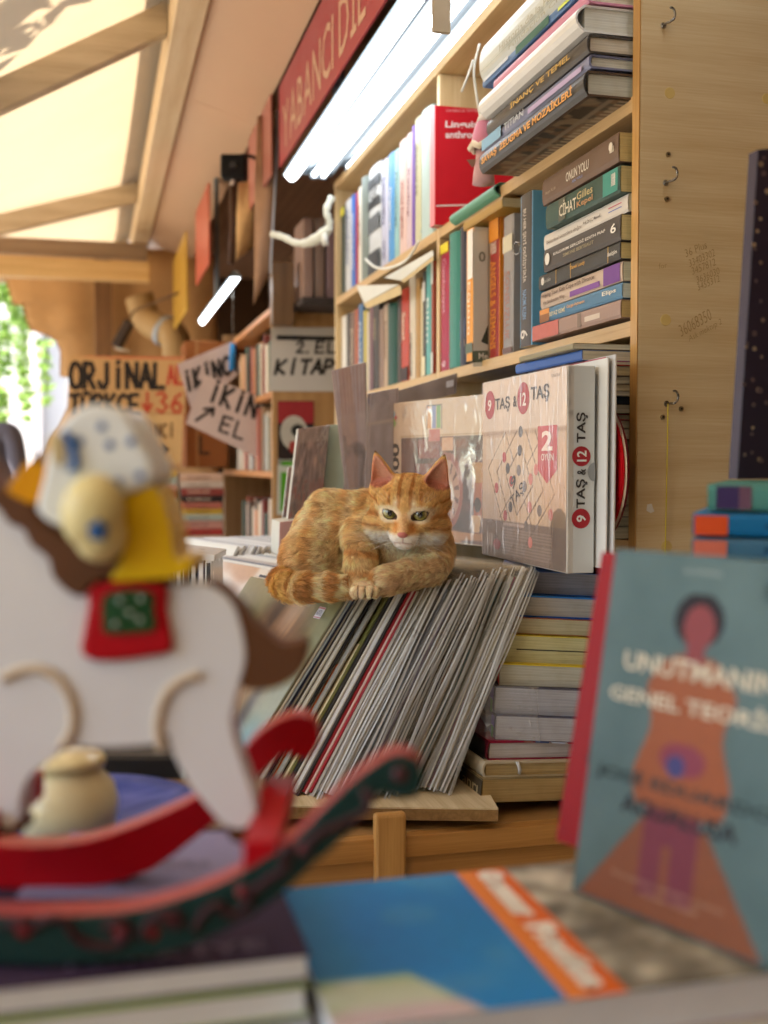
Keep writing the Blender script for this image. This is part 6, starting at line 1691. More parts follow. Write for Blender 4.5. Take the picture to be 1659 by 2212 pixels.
# pile behind the novel: spines towards us, and a starry board standing on it
GP = 'books in the pile behind the teal novel'
pile = [(1045, 1104, 1528, 'green book with a purple label topmost in the pile behind the novel', '#4f8c82'), (1108, 1158, 1496, 'deep blue book with an orange end in the pile behind the novel', '#0f6a9c'), (1162, 1204, 1494, 'steel blue book with an orange end in the pile behind the novel', '#3f6f8c'), (1206, 1290, 1500, 'grey book low in the pile behind the novel', '#77746c'), (1292, 1380, 1497, 'brown book low in the pile behind the novel', '#7a5c40'), (1382, 1470, 1492, 'thick black book low in the pile behind the novel', '#2c2a2a'), (1472, 1570, 1495, 'tan book near the foot of the pile behind the novel', '#a08660'), (1572, 1700, 1490, 'thick navy book near the foot of the pile behind the novel', '#2a3450'), (1702, 1885, 1496, 'thick grey volume at the foot of the pile behind the novel', '#6c6c70')]
for k, (v0, v1, u0, lab, cc) in enumerate(pile):
    Yq = .775
    a_, b_ = onY(u0, v1, Yq), onY(u0, v0, Yq)
    if k == len(pile) - 1: a_.z = -.3115
    T = b_.z - a_.z
    ln = .26; PC, PS = math.cos(R(35)), math.sin(R(35))
    rt = book('book', lab, T - .0008, .26, ln, frame((a_.x + ln * PC, Yq - ln * PS, (a_.z + b_.z) / 2), (0, 0, 1), (PS, PC, 0), (-PC, PS, 0)), spine=cc, page='#cfd0c8', group=GP, rough=.45)
    if k == 0: spine_band(rt, T, ln, '#3a2a58', .91, .975, .08, .92); spine_band(rt, T, ln, '#6a4a5c', .875, .91, .08, .92); spine_text_lying(rt, 'LINGUISTICS', T, ln, '#2f5c56', .25, .9, .3, .65)
    if k in (1, 2): spine_band(rt, T, ln, '#d8501c' if k == 1 else '#d07058', .90, .995, .06, .9); spine_text_lying(rt, 'GRAMMAR IN USE', T, ln, '#0a4a6c', .2, .9, .3, .65)
sb = thing('starry_album', 'tall dark violet album with pale dots standing at the right edge', 'album')
a_, b_ = onY(1580, 1040, .93), onY(1625, 322, .93)
z_b = onY(1528, 1044, .775).z
P = [Vector((a_.x + .006, .93, z_b + .001)), Vector((a_.x + .24, .90, z_b + .001)), Vector((b_.x + .235, .90, b_.z + .03)), Vector((b_.x + .006, .93, b_.z))]
bmobj('cover', prism_bm(P, Vector((0, .016, 0)), .001, 1), [paint('#2a2230', .45, .12), paint('#3a3240', .5)], sb)
for k in range(150):
    s_, t_ = random.random() * .6, random.random()
    p = (P[0] * (1 - s_) + P[1] * s_) * (1 - t_) + (P[3] * (1 - s_) + P[2] * s_) * t_
    rr = random.choice([.0020, .0024, .0029])
    cc = random.choice(['#5a4a4c', '#7a665c', '#84705f', '#5c4a4e', '#97836e'])
    mobj('printed_dot', [p + Vector((rr * math.cos(a * .785), -.0010, rr * math.sin(a * .785))) for a in range(8)], [tuple(range(8))], ink(cc), sb)
p = (P[0] * .78 + P[1] * .22) * .53 + (P[3] * .78 + P[2] * .22) * .47
mobj('printed_sun', [p + Vector((.012 * math.cos(a * .5236), -.0013, .016 * math.sin(a * .5236))) for a in range(12)], [tuple(range(12))], ink('#c8662c'), sb)
p = (P[0] * .74 + P[1] * .26) * .33 + (P[3] * .74 + P[2] * .26) * .67
mobj('printed_moon', [p + Vector((.016 * math.cos(a * .3142), -.0012, .034 * math.sin(a * .3142))) for a in range(20)], [tuple(range(20))], ink('#6a5c64'), sb)

# blue dish with a cream jar behind the horse, lilac leaflet, dark display case
crate = thing('display_case', 'black display case behind the blue dish', 'case')
vbox('body', -.42, -.168, .96, 1.16, -.60, -.252, paint('#232120', .5), crate, .003)
vbox('glass_edge', -.175, -.1715, .955, .9595, -.60, -.255, paint('#8a9a90', .15), crate, .0006)
side = thing('side_stand', 'low stand carrying the blue dish beside the display table', 'stand')
vbox('top', -.45, -.10, .70, .95, -.29, -.268, wood('#7a5a3a', '#5c4028', 'x'), side, .002)
for r_, d_ in ((-.43, .72), (-.12, .72), (-.43, .93), (-.12, .93)):
    vbox('leg', r_ - .012, r_ + .012, d_ - .012, d_ + .012, GZ, -.2905, wood('#7a5a3a', '#5c4028', 'z'), side, .002)
dish = thing('dish', 'round blue marbled dish under the cream jar', 'dish')
dm, nt, b, N, L = newmat('marbled')
nz = N.new('ShaderNodeTexNoise'); set_in(nz, Scale=14.0, Detail=4.0, Distortion=2.2); L.new(tc_map(N, L), nz.inputs['Vector'])
rp = N.new('ShaderNodeValToRGB'); rp.color_ramp.elements[0].position = .38; rp.color_ramp.elements[0].color = (*lin('#10307c'), 1); rp.color_ramp.elements[1].position = .72; rp.color_ramp.elements[1].color = (*lin('#46549c'), 1)
L.new(nz.outputs['Fac'], rp.inputs['Fac']); L.new(rp.outputs[0], b.inputs['Base Color']); set_in(b, Roughness=.4, Specular_IOR_Level=.2)
dc = VF(-.230, .815, -.2675)
lathe('bowl', [(.03, 0), (.06, .001), (.085, .008), (.095, .0145), (.093, .0155), (.08, .0105), (.055, .0045), (.001, .004)], dc, dm, dish, 40)
jar = thing('jar', 'round cream glazed jar seen beneath the horse', 'jar')
jc = VF(-.2215, .775, -.2625)
lathe('pot', [(.001, 0), (.022, 0), (.029, .006), (.0345, .018), (.0350, .028), (.0315, .040), (.0255, .047), (.0235, .052)], jc, paint('#d8cca0', .3, .06, 20, .05, coat=.5), jar, 32)
lathe('lid', [(.0235, .0522), (.0262, .0535), (.0265, .0575), (.0250, .0600), (.001, .0602)], jc, paint('#d4c694', .3, .06, 20, .05, coat=.5), jar, 32)
lathe('foot_band', [(.0265, .0035), (.0300, .008), (.0330, .0135), (.031, .014)], jc, paint('#b9b690', .3), jar, 32)
lf = thing('leaflet', 'pale lilac booklet lying between the rockers', 'booklet')
vbox('sheets', -.20, -.065, .60, .705, ZP + .0004, ZP + .0030, paint('#8c88a8', .7, .12, spec=.15), lf, .0004)
tx = lettering('LONDRA', (0, 0, 0), (.06, 0, 0), (0, .012, 0), ink('#6c6888'), lf, .01)
tx.matrix_world = frame(VF(-.16, .64, ZP + .0036), RIGHT, FWD, UP)
# ================================================================== ROCKING HORSE
horse = thing('rocking_horse', 'painted wooden rocking horse toy ridden by a bonneted goose', 'toy')
def hp(pts, d, zoom=None):
    return [VF((u - 829.5) / FPX * d, d, (1005 - v) / FPX * d) for u, v in pts]
za = lambda pts: [(.4166 * x, 846.7 + .4166 * y) for x, y in pts]
zb2 = lambda pts: [(.5729 * x, 1468.8 + .5729 * y) for x, y in pts]
def cspline(pts, sub=4):
    P = [Vector((x, y, 0)) for x, y in pts]; n = len(P); out = []
    for i in range(n):
        p0, p1, p2, p3 = P[i - 1], P[i], P[(i + 1) % n], P[(i + 2) % n]
        for k in range(sub):
            t = k / sub
            q = 0.5 * ((2 * p1) + (p2 - p0) * t + (2 * p0 - 5 * p1 + 4 * p2 - p3) * t * t + (3 * p1 - p0 - 3 * p2 + p3) * t ** 3)
            out.append((q.x, q.y))
    return out
def cut(name, pts, d, th, mats, bev=.0025, sub=4, parent=horse, seg=3):
    """plywood cut-out standing square to the passage; d is its near face"""
    P = hp(cspline(pts, sub) if sub else pts, d)
    bm = prism_bm(P, FWD * th, bev, seg)
    if not isinstance(mats, (list, tuple)):
        for f in bm.faces: f.material_index = 0
    return bmobj(name, bm, mats, parent)
DB = .555
white = paint('#dfe1e2', .5, .06, 16, .2, .25)
brown = paint('#5e3c22', .55, .14, 30, .3, .2)
redp = paint('#b00012', .45, .08, 20, .2, .2)
grn = paint('#1f4a26', .45, .08, 24, .15, .2)
body = [(-230, 1135), (-180, 1040), (-110, 1000), (-40, 1030), (25, 1075), (95, 1160), (150, 1262), (260, 1272), (400, 1264), (455, 1268), (500, 1305), (522, 1370), (527, 1430), (512, 1490), (498, 1545), (500, 1590), (520, 1660), (542, 1725), (548, 1775), (520, 1800), (482, 1792), (452, 1762), (405, 1702), (372, 1640), (355, 1590), (330, 1612), (230, 1620), (130, 1618), (112, 1640), (60, 1680), (38, 1720), (26, 1790), (-10, 1800), (-62, 1795), (-60, 1700), (-90, 1600), (-120, 1480), (-110, 1330), (-90, 1220), (-120, 1180), (-170, 1190), (-215, 1185)]
cut('body', body, DB, .022, white, .004)
cut('hoof', [(490, 1788), (548, 1770), (552, 1800), (540, 1832), (498, 1828), (484, 1800)], DB + .001, .020, brown, .002)
cut('hoof', [(-62, 1790), (26, 1786), (30, 1815), (-58, 1818)], DB + .001, .020, brown, .002)
cut('mane', [(-100, 1000), (-60, 975), (0, 1050), (42, 1066), (72, 1092), (92, 1128), (128, 1150), (160, 1170), (250, 1180), (258, 1215), (240, 1248), (205, 1262), (170, 1290), (138, 1278), (108, 1245), (98, 1208), (62, 1178), (46, 1146), (14, 1130), (-6, 1102), (-40, 1076), (-75, 1050)], DB - .006, .034, brown, .003)
cut('tail', [(440, 1262), (470, 1262), (510, 1300), (548, 1350), (600, 1390), (640, 1388), (658, 1384), (664, 1415), (648, 1455), (606, 1484), (560, 1494), (520, 1486), (514, 1450), (521, 1400), (512, 1350), (488, 1305)], DB + .001, .020, brown, .004)
cut('ear', [(-128, 1008), (-112, 955), (-92, 1000)], DB + .002, .018, white, .002, 0)
for q, dz in ((DB - .0012, 1), (DB + .0215, 1)):
    p = hp([(-150, 1068)], q)[0]
    tube('painted_eye', [p, p + FWD * .0016], [.0028, .0028], paint('#1c1612', .3), horse, 10)
# darker contour lines burnt along the thighs
burn = paint('#cdbda4', .6)
for pts in ([(345, 1625), (336, 1580), (344, 1530), (362, 1495), (395, 1470), (430, 1462)], [(0, 1470), (40, 1450), (90, 1450), (130, 1480), (152, 1530), (150, 1580), (128, 1620)]):
    tube('burnt_line', smooth_path(hp(pts, DB - .0002), 4), .0030, burn, horse, 6)
cut('saddle', [(196, 1262), (345, 1262), (356, 1320), (368, 1390), (362, 1412), (320, 1422), (240, 1432), (186, 1428), (168, 1408), (172, 1380), (186, 1310)], DB - .005, .032, redp, .003, 3)
cut('saddle_patch', [(226, 1284), (322, 1280), (328, 1320), (333, 1352), (322, 1366), (240, 1372), (219, 1366), (218, 1345)], DB - .0072, .002, grn, .0008, 3)
for (u, v) in ((257, 1298), (303, 1294), (277, 1324), (247, 1350), (300, 1340)):
    tube('saddle_dot', [hp([(u, v)], DB - .0098)[0], hp([(u, v)], DB - .0072)[0]], [.0010, .0018], paint('#b8c4b4', .15, coat=.5), horse, 10)  # small pale raised dots on the green patch
# goose rider
bon = paint('#e2e8e6', .35, .05, 20, .1, coat=.2)
yel = paint('#dcb600', .4, .08, 20, .15, .3)
crm = paint('#dccf94', .3, .06, 20, .1, coat=.2)
blue = paint('#2f66a8', .35)
cut('bonnet', za([(185, 590), (225, 440), (245, 310), (300, 190), (400, 92), (500, 64), (620, 88), (690, 165), (760, 300), (800, 395), (785, 470), (700, 515), (610, 545), (545, 560), (440, 600), (345, 690), (270, 690), (205, 640)]), DB - .012, .050, bon, .010, 4, seg=4)
cut('beak', za([(36, 505), (90, 420), (160, 352), (262, 335), (290, 385), (245, 490), (190, 575), (120, 565), (52, 530)]), DB - .008, .034, paint('#d89600', .4, .08, 20, .15, .3), .006, 4)
cut('nostril', za([(182, 300), (212, 296), (206, 350), (180, 372)]), DB - .0105, .003, paint('#2a1a14', .5), .0005, 2)
cut('face_patch', za([(250, 250), (290, 215), (325, 230), (338, 300), (320, 380), (275, 360)]), DB - .0145, .003, paint('#c4b488', .35), .001, 3)
cut('ribbon', za([(322, 215), (352, 205), (388, 270), (405, 350), (400, 400), (345, 412), (368, 370), (356, 290)]), DB - .0155, .003, blue, .0008, 3)
for (x, y) in ((415, 258), (572, 275), (682, 258), (612, 470), (728, 432), (532, 180)):
    c_ = za([(x, y)])[0]
    for k in range(5):
        a = k * 1.2566
        tube('painted_petal', [hp([(c_[0] + 5.5 * math.cos(a), c_[1] + 5.5 * math.sin(a))], DB - q)[0] for q in (.0128, .0122)], [.0008, .0012], blue, horse, 6)
cut('cape', za([(610, 545), (700, 515), (788, 485), (840, 570), (880, 700), (902, 850), (940, 868), (985, 866), (992, 915), (925, 960), (780, 975), (600, 985), (570, 960), (620, 880), (640, 760)]), DB - .009, .044, yel, .006, 4)
# wing: a rounded cream lobe with a painted flower
wc = hp([(.4166 * 480, 846.7 + .4166 * 620)], DB - .020)[0]
bm = bmesh.new(); bmesh.ops.create_uvsphere(bm, u_segments=32, v_segments=20, radius=1)
o = bmobj('wing', bm, crm, horse, True)
o.matrix_world = frame(wc, RIGHT * .0150, FWD * .013, UP * .0185) @ Matrix.Rotation(R(12), 4, 'Y')
wc2 = hp([(.4166 * 520, 846.7 + .4166 * 740)], DB - .016)[0]
bm = bmesh.new(); bmesh.ops.create_uvsphere(bm, u_segments=32, v_segments=20, radius=1)
o = bmobj('cuff', bm, crm, horse, True); o.matrix_world = frame(wc2, RIGHT * .0130, FWD * .013, UP * .0135)
fc = hp([(.4166 * 495, 846.7 + .4166 * 722)], DB - .0362)[0]
for k in range(5):
    a = k * 1.2566 + .3
    tube('painted_petal', [fc + (RIGHT * math.cos(a) + UP * math.sin(a)) * .0026 + FWD * q for q in (-.0006, .004)], [.0014, .0026], blue, horse, 8)
# rockers and crossbars
near_pts = [(1590, 340), (1590, 420), (1545, 462), (1482, 452), (1430, 445), (1380, 520), (1250, 660), (1180, 712), (1050, 840), (850, 970), (650, 1055), (400, 1098), (150, 1110)]
near_top = [(0, 882), (200, 920), (430, 908), (600, 872), (800, 802), (950, 722), (1100, 622), (1200, 522), (1300, 422), (1400, 342), (1480, 294), (1545, 300)]
c0 = 100.0
mir = lambda pts: [(2 * c0 - x, y) for x, y in reversed(pts)]
full = near_pts + mir(near_pts) + mir(near_top)[:-1] + near_top[1:]
gface = paint('#15332f', .5, .12, 24, .2, .2)
pink = paint('#a8403c', .5, .1, 24, .15, .2)
cut('rocker', zb2(full), .515, .020, [gface, pink], .0015, 2)
sw = paint('#3c1a1e', .45)
for pts in ([(0, 960), (60, 930), (110, 960), (150, 930), (220, 930), (260, 990), (330, 1030), (420, 1030), (470, 980), (450, 940), (400, 940), (380, 970)],
            [(520, 1000), (540, 950), (600, 910), (660, 910), (660, 950), (620, 950)], [(720, 970), (760, 900), (820, 870), (840, 900), (880, 910), (930, 860), (920, 800)],
            [(930, 830), (1010, 770), (1080, 720), (1060, 680), (1100, 640)], [(1130, 690), (1180, 610), (1280, 560), (1380, 510), (1390, 440)]):
    tube('painted_vine', smooth_path(hp(zb2(pts), .5145), 4), .0021, sw, horse, 6)
for (x, y, r_) in ((65, 970, .0058), (560, 985, .0042), (905, 825, .0042), (1140, 660, .0042), (620, 930, .003), (430, 985, .004), (1380, 445, .0034), (1510, 370, .005)):
    p = hp(zb2([(x, y)]), .5142)[0]
    tube('painted_berry', [p, p + FWD * .003], [r_ * .7, r_], paint('#7d1a20' if x < 1200 else '#4a2024', .35, coat=.3), horse, 12)
far_pts = [(1198, 205), (1196, 255), (1152, 312), (1100, 300), (1062, 292), (960, 392), (860, 500), (720, 620), (550, 742), (350, 802), (150, 814)]
far_top = [(0, 640), (200, 646), (400, 602), (600, 522), (760, 440), (880, 330), (930, 250), (1010, 182), (1100, 142), (1172, 155)]
c0 = 90.0
full2 = far_pts + mir(far_pts) + mir(far_top)[:-1] + far_top[1:]
cut('rocker', zb2(full2), .612, .020, [redp, paint('#b04038', .4)], .0015, 2)
for (u, v) in ((560, 1838), (-110, 1826)):
    a_, b_ = hp([(u - 40, v)], .516)[0], hp([(u - 40, v - 5)], .63)[0]
    L_ = (b_ - a_); 
    P = [a_ - UP * .012, a_ - UP * .012 + RIGHT * .016, a_ + RIGHT * .016 + UP * .002, a_ + UP * .002]
    bmobj('crossbar', prism_bm(P, FWD * .114, .0015), redp, horse)

# ================================================================== PASSER-BY
def person(loc, rotz, label):
    me = bpy.data.meshes.new('person')
    J = {'pel': (0, 0, .92, .15), 'wst': (0, 0, 1.06, .14), 'chs': (0, 0, 1.28, .165), 'nck': (0, .01, 1.44, .06), 'hdb': (0, .02, 1.52, .07), 'hdm': (0, .02, 1.60, .085), 'hdt': (0, .01, 1.68, .06),
         'shL': (.19, 0, 1.38, .062), 'elL': (.24, .03, 1.12, .045), 'wrL': (.20, -.14, .98, .034), 'haL': (.17, -.20, .98, .035), 'shR': (-.19, 0, 1.38, .062), 'elR': (-.25, .03, 1.12, .045), 'wrR': (-.24, -.08, .90, .034), 'haR': (-.235, -.11, .83, .035),
         'hpL': (.09, 0, .86, .10), 'knL': (.10, -.02, .48, .062), 'anL': (.10, .02, .10, .042), 'toL': (.11, -.14, .04, .035), 'hpR': (-.09, 0, .86, .10), 'knR': (-.10, -.03, .48, .062), 'anR': (-.10, .0, .10, .042), 'toR': (-.11, -.16, .04, .035)}
    names = list(J)
    E_ = [('pel', 'wst'), ('wst', 'chs'), ('chs', 'nck'), ('nck', 'hdb'), ('hdb', 'hdm'), ('hdm', 'hdt'), ('chs', 'shL'), ('shL', 'elL'), ('elL', 'wrL'), ('wrL', 'haL'), ('chs', 'shR'), ('shR', 'elR'), ('elR', 'wrR'), ('wrR', 'haR'), ('pel', 'hpL'), ('hpL', 'knL'), ('knL', 'anL'), ('anL', 'toL'), ('pel', 'hpR'), ('hpR', 'knR'), ('knR', 'anR'), ('anR', 'toR')]
    me.from_pydata([J[n][:3] for n in names], [(names.index(a), names.index(b)) for a, b in E_], [])
    o = link(bpy.data.objects.new('person', me))
    o.modifiers.new('skin', 'SKIN')
    for n, sv_ in zip(names, me.skin_vertices[0].data):
        sv_.radius = (J[n][3], J[n][3] * (.75 if n in ('pel', 'wst', 'chs') else 1)); sv_.use_root = n == 'pel'
    ss = o.modifiers.new('smooth', 'SUBSURF'); ss.levels = 2; ss.render_levels = 2
    m, nt, b, N, L = newmat('clothes')
    sx = N.new('ShaderNodeSeparateXYZ'); tcn = N.new('ShaderNodeTexCoord'); L.new(tcn.outputs['Object'], sx.inputs[0])
    rp = N.new('ShaderNodeValToRGB'); rp.color_ramp.interpolation = 'CONSTANT'
    e = rp.color_ramp.elements
    e[0].position = 0; e[0].color = (*lin('#2a2826'), 1)
    for pos, cc in ((.07, '#35384a'), (.52, '#4c464c'), (.805, '#b98a6c')):
        q = e.new(pos); q.color = (*lin(cc), 1)
    e[-1].position = 1; e[-1].color = (*lin('#b98a6c'), 1)
    mr = N.new('ShaderNodeMapRange'); mr.inputs['From Max'].default_value = 1.8
    L.new(sx.outputs['Z'], mr.inputs['Value']); L.new(mr.outputs[0], rp.inputs['Fac']); L.new(rp.outputs[0], b.inputs['Base Color']); set_in(b, Roughness=.8)
    me.materials.append(m)
    o.location = loc; o.rotation_euler = (0, 0, rotz)
    bm = bmesh.new(); bmesh.ops.create_uvsphere(bm, u_segments=20, v_segments=14, radius=1)
    for v in list(bm.verts):
        if v.co.z < -.25 and v.co.y < .2: bm.verts.remove(v)
    h = bmobj('hair', bm, paint('#6c6866', .8, .3, 60, .6), o, True); h.scale = (.098, .108, .105); h.location = (0, .03, 1.63)
    nz_ = mobj('nose', [(0, -.10, 1.575), (.012, -.068, 1.57), (-.012, -.068, 1.57), (0, -.07, 1.615)], [(0, 1, 3), (0, 3, 2), (0, 2, 1)], paint('#b98a6c', .6), o)
    for sx_ in (-1, 1):
        bm = bmesh.new(); bmesh.ops.create_uvsphere(bm, u_segments=8, v_segments=6, radius=.009)
        eo = bmobj('eye', bm, paint('#2a221e', .3), o, True); eo.location = (.03 * sx_, -.058, 1.605)
        bm = bmesh.new(); bmesh.ops.create_uvsphere(bm, u_segments=8, v_segments=6, radius=1)
        er = bmobj('ear', bm, paint('#b98a6c', .6), o, True); er.location = (.088 * sx_, .02, 1.59); er.scale = (.012, .02, .03)
    bm = bmesh.new(); bmesh.ops.create_cube(bm, size=1); mo = bmobj('mouth', bm, paint('#8a5048', .6), o); mo.scale = (.04, .006, .008); mo.location = (0, -.064, 1.545)
    tag(o, label, 'person')
    return o
pp0 = onY(-42, 1005, 6.1)
person((pp0.x, 6.1, GZ), R(150), 'passer-by in a dark grey top at the left edge, back half turned')
# ================================================================== THE CAT (frame: x right, y away, z up in metres; origin under the front paw)
CD = 1.545
CO = VF((790 - 829.5) / FPX * CD, CD, (1005 - 1279) / FPX * CD)
CATM = frame(CO, RIGHT, FWD, UP)
# head frame
HC = np.array([.0590, -.014, .1120])
hy_, hp_, hr_ = R(-9), R(14), R(3)     # turn, nod, roll
def rotm(ax, a):
    return np.array(Matrix.Rotation(a, 3, ax))
# head local axes: hx to viewer's right, hf forward (towards camera = -y), hz up
HR = rotm('Z', hy_) @ rotm('X', hp_) @ rotm('Y', hr_)
def H2C(p):          # head (hx, hf, hz) -> cat frame
    p = np.atleast_2d(np.asarray(p, float)); q = np.stack([p[:, 0], -p[:, 1], p[:, 2]], 1)
    return q @ HR.T + HC
def C2H(P):
    q = (P - HC) @ HR
    return np.stack([q[..., 0], -q[..., 1], q[..., 2]], -1)
f4 = np.float32
hcell = 0.0016
lo, hi = np.array([-.160, -.095, -.014]), np.array([.142, .165, .205])
dims = np.ceil((hi - lo) / hcell).astype(int) + 1
gx_, gy_, gz_ = [lo[i] + hcell * np.arange(dims[i]) for i in range(3)]
G = np.stack(np.meshgrid(gx_, gy_, gz_, indexing='ij'), -1).astype(f4)

def ell(P, c, r, M=None):
    q = P - np.array(c, f4)
    if M is not None: q = q @ np.array(M, f4)
    r = np.array(r, f4)
    k0 = np.sqrt(((q / r) ** 2).sum(-1)); k1 = np.sqrt(((q / r ** 2) ** 2).sum(-1)) + 1e-6
    return k0 * (k0 - 1) / k1
def cap(P, a, b, ra, rb):
    a, b = np.array(a, f4), np.array(b, f4)
    ab = b - a; t = np.clip(((P - a) @ ab) / (ab @ ab), 0, 1)
    d = P - a - t[..., None] * ab
    return np.sqrt((d * d).sum(-1)) - (ra + (rb - ra) * t)
def smin(a, b, k):
    h = np.clip(.5 + .5 * (b - a) / k, 0, 1)
    return b * (1 - h) + a * h - k * h * (1 - h)
def smax(a, b, k): return -smin(-a, -b, k)

TAIL = [(-.055, .10, .018), (-.100, .060, .014), (-.114, .010, .012), (-.106, -.030, .010), (-.086, -.048, .010), (-.052, -.050, .011), (-.012, -.046, .011)]
def body_field(P):
    f = ell(P, (.056, .036, .057), (.053, .056, .059))                       # chest
    f = smin(f, ell(P, (.067, .010, .053), (.040, .038, .038)), .025)          # breast
    f = smin(f, ell(P, (-.008, .070, .062), (.070, .060, .064)), .045)        # barrel
    f = smin(f, ell(P, (-.056, .088, .058), (.052, .056, .066)), .03)         # rump
    f = smin(f, ell(P, (-.056, .068, .119), (.017, .017, .012)), .026)        # hip bone
    f = smin(f, ell(P, (.012, .075, .112), (.035, .028, .016)), .03)          # shoulder blades
    f = smin(f, ell(P, (-.074, .034, .040), (.044, .040, .046), rotm('Y', R(-18))), .022)   # thigh
    f = smin(f, ell(P, (-.052, .006, .014), (.034, .020, .014)), .016)        # hind foot under the thigh
    f = smin(f, cap(P, (.066, .035, .070), (.060, .010, .100), .040, .036), .03)  # neck
    # viewer's left fore leg, upright
    f = smin(f, cap(P, (-.004, .004, .078), (-.006, -.034, .042), .023, .0185), .016)
    f = smin(f, cap(P, (-.006, -.034, .042), (.000, -.050, .015), .0180, .0150), .008)
    f = smin(f, ell(P, (.001, -.062, .0105), (.0190, .021, .0120)), .006)
    for (tx, ty) in ((-.0130, -.076), (-.0045, -.0815), (.0052, -.0815), (.0136, -.076)):
        f = smin(f, ell(P, (tx, ty, .0085), (.0060, .0085, .0082)), .0018)
    # other fore leg folded across
    f = smin(f, cap(P, (.092, .006, .052), (.087, -.030, .036), .023, .020), .016)
    f = smin(f, cap(P, (.087, -.030, .036), (.034, -.060, .0225), .0205, .0170), .006)
    f = smin(f, ell(P, (.026, -.060, .0220), (.0165, .0170, .0160)), .006)
    t = None
    for a, b, ra, rb in zip(TAIL[:-1], TAIL[1:], (.019, .0180, .0170, .0160, .0150, .0140), (.0180, .0170, .0160, .0150, .0140, .0120)):
        c = cap(P, a, b, ra, rb); t = c if t is None else smin(t, c, .006)
    return smin(f, t, .005)
EZ = .0085
EYE = [(-.0202, .0372, EZ), (.0202, .0372, EZ)]
ER = .0108
def ear_frame(sgn):
    base = np.array([sgn * .0315, -.004, .0285]); tip = np.array([sgn * .0475, .002, .0835])
    ax = tip - base; L_ = np.linalg.norm(ax); ax = ax / L_
    fwd_ = np.array([sgn * .30, 1.0, 0.0]); fwd_ -= ax * (fwd_ @ ax); fwd_ /= np.linalg.norm(fwd_)
    sd = np.cross(fwd_, ax)
    return base, ax, fwd_, sd, L_
def ear_cone(P, sgn, grow, shift, r0):
    base, ax, fw, sd, L_ = ear_frame(sgn)
    q = P - (base + fw * shift).astype(f4)
    t = (q @ ax.astype(f4)) / L_; x = q @ sd.astype(f4); y = q @ fw.astype(f4)
    tt = np.clip(t, -.3, 1)
    rad = r0 * np.power(np.clip(1 - tt, 0.0005, 2), .78) + grow
    d = np.sqrt(x * x + (y / .62) ** 2) - rad
    d = np.maximum(d * .72, (t - 1.0) * L_)
    return np.maximum(d, (-.30 - t) * L_)
def head_field(P):
    f = ell(P, (0, -.004, .006), (.0465, .047, .0445))
    f = smin(f, ell(P, (0, .016, .018), (.033, .030, .028)), .02)            # forehead
    for s in (-1, 1):
        f = smin(f, ell(P, (s * .032, .011, -.017), (.0250, .026, .0225)), .014)   # cheek
        f = smin(f, ell(P, (s * .0205, .0335, EZ + .0105), (.0140, .0120, .0062)), .010)  # brow
        f = smin(f, ell(P, (s * .0225, .0335, EZ - .0125), (.0135, .0125, .0070)), .009)  # below eye
    f = smin(f, cap(P, (0, .030, .018), (0, .0545, -.0105), .0115, .0070), .012)   # bridge
    for s in (-1, 1):
        f = smin(f, ell(P, (s * .0082, .0440, -.0215), (.0110, .0110, .0092)), .012)
    f = smin(f, ell(P, (0, .0390, -.0325), (.0130, .0110, .0085)), .012)           # chin
    f = smin(f, ell(P, (0, .0585, -.0135), (.0062, .0042, .0042)), .004)           # nose
    f = smax(f, -cap(P, (0, .0600, -.0190), (0, .0575, -.0270), .0012, .0012), .002)
    for s in (-1, 1):
        f = smax(f, -cap(P, (0, .0570, -.0278), (s * .0105, .0500, -.0305), .0006, .0003), .0015)
        # eye opening: almond cut, outer corner raised
        M = rotm('Y', R(-12 * s)) if s > 0 else rotm('Y', R(12))
        f = smax(f, -ell(P, (s * .0202, .0470, EZ - .0006), (.0088, .0130, .0051), M), .0016)
        f = smin(f, ear_cone(P, s, 0, 0, .0235), .009)
        f = smax(f, -ear_cone(P, s, -.0016, .0062, .0225), .0018)
        f = smin(f, ell(P, (s * .031, -.004, .027), (.018, .012, .012)), .01)
        f = smin(f, ell(P, (s * .0385, -.003, .022), (.0125, .0150, .0150)), .008)
    return f
FB = body_field(G)
GH_ = C2H(G.astype(f4)).astype(f4)
FH = np.full(FB.shape, 1.0, f4)
hm = (np.abs(GH_[..., 0]) < .085) & (np.abs(GH_[..., 1]) < .08) & (GH_[..., 2] > -.07) & (GH_[..., 2] < .105)
ix = np.argwhere(hm); l0, l1 = ix.min(0), ix.max(0) + 1
sl = tuple(slice(a, b) for a, b in zip(l0, l1))
FH[sl] = head_field(GH_[sl])
HEADW = sstep(.012, -.012, FH - FB)           # 1 where the head dominates
FD = smin(FB, FH, .014)
del FH

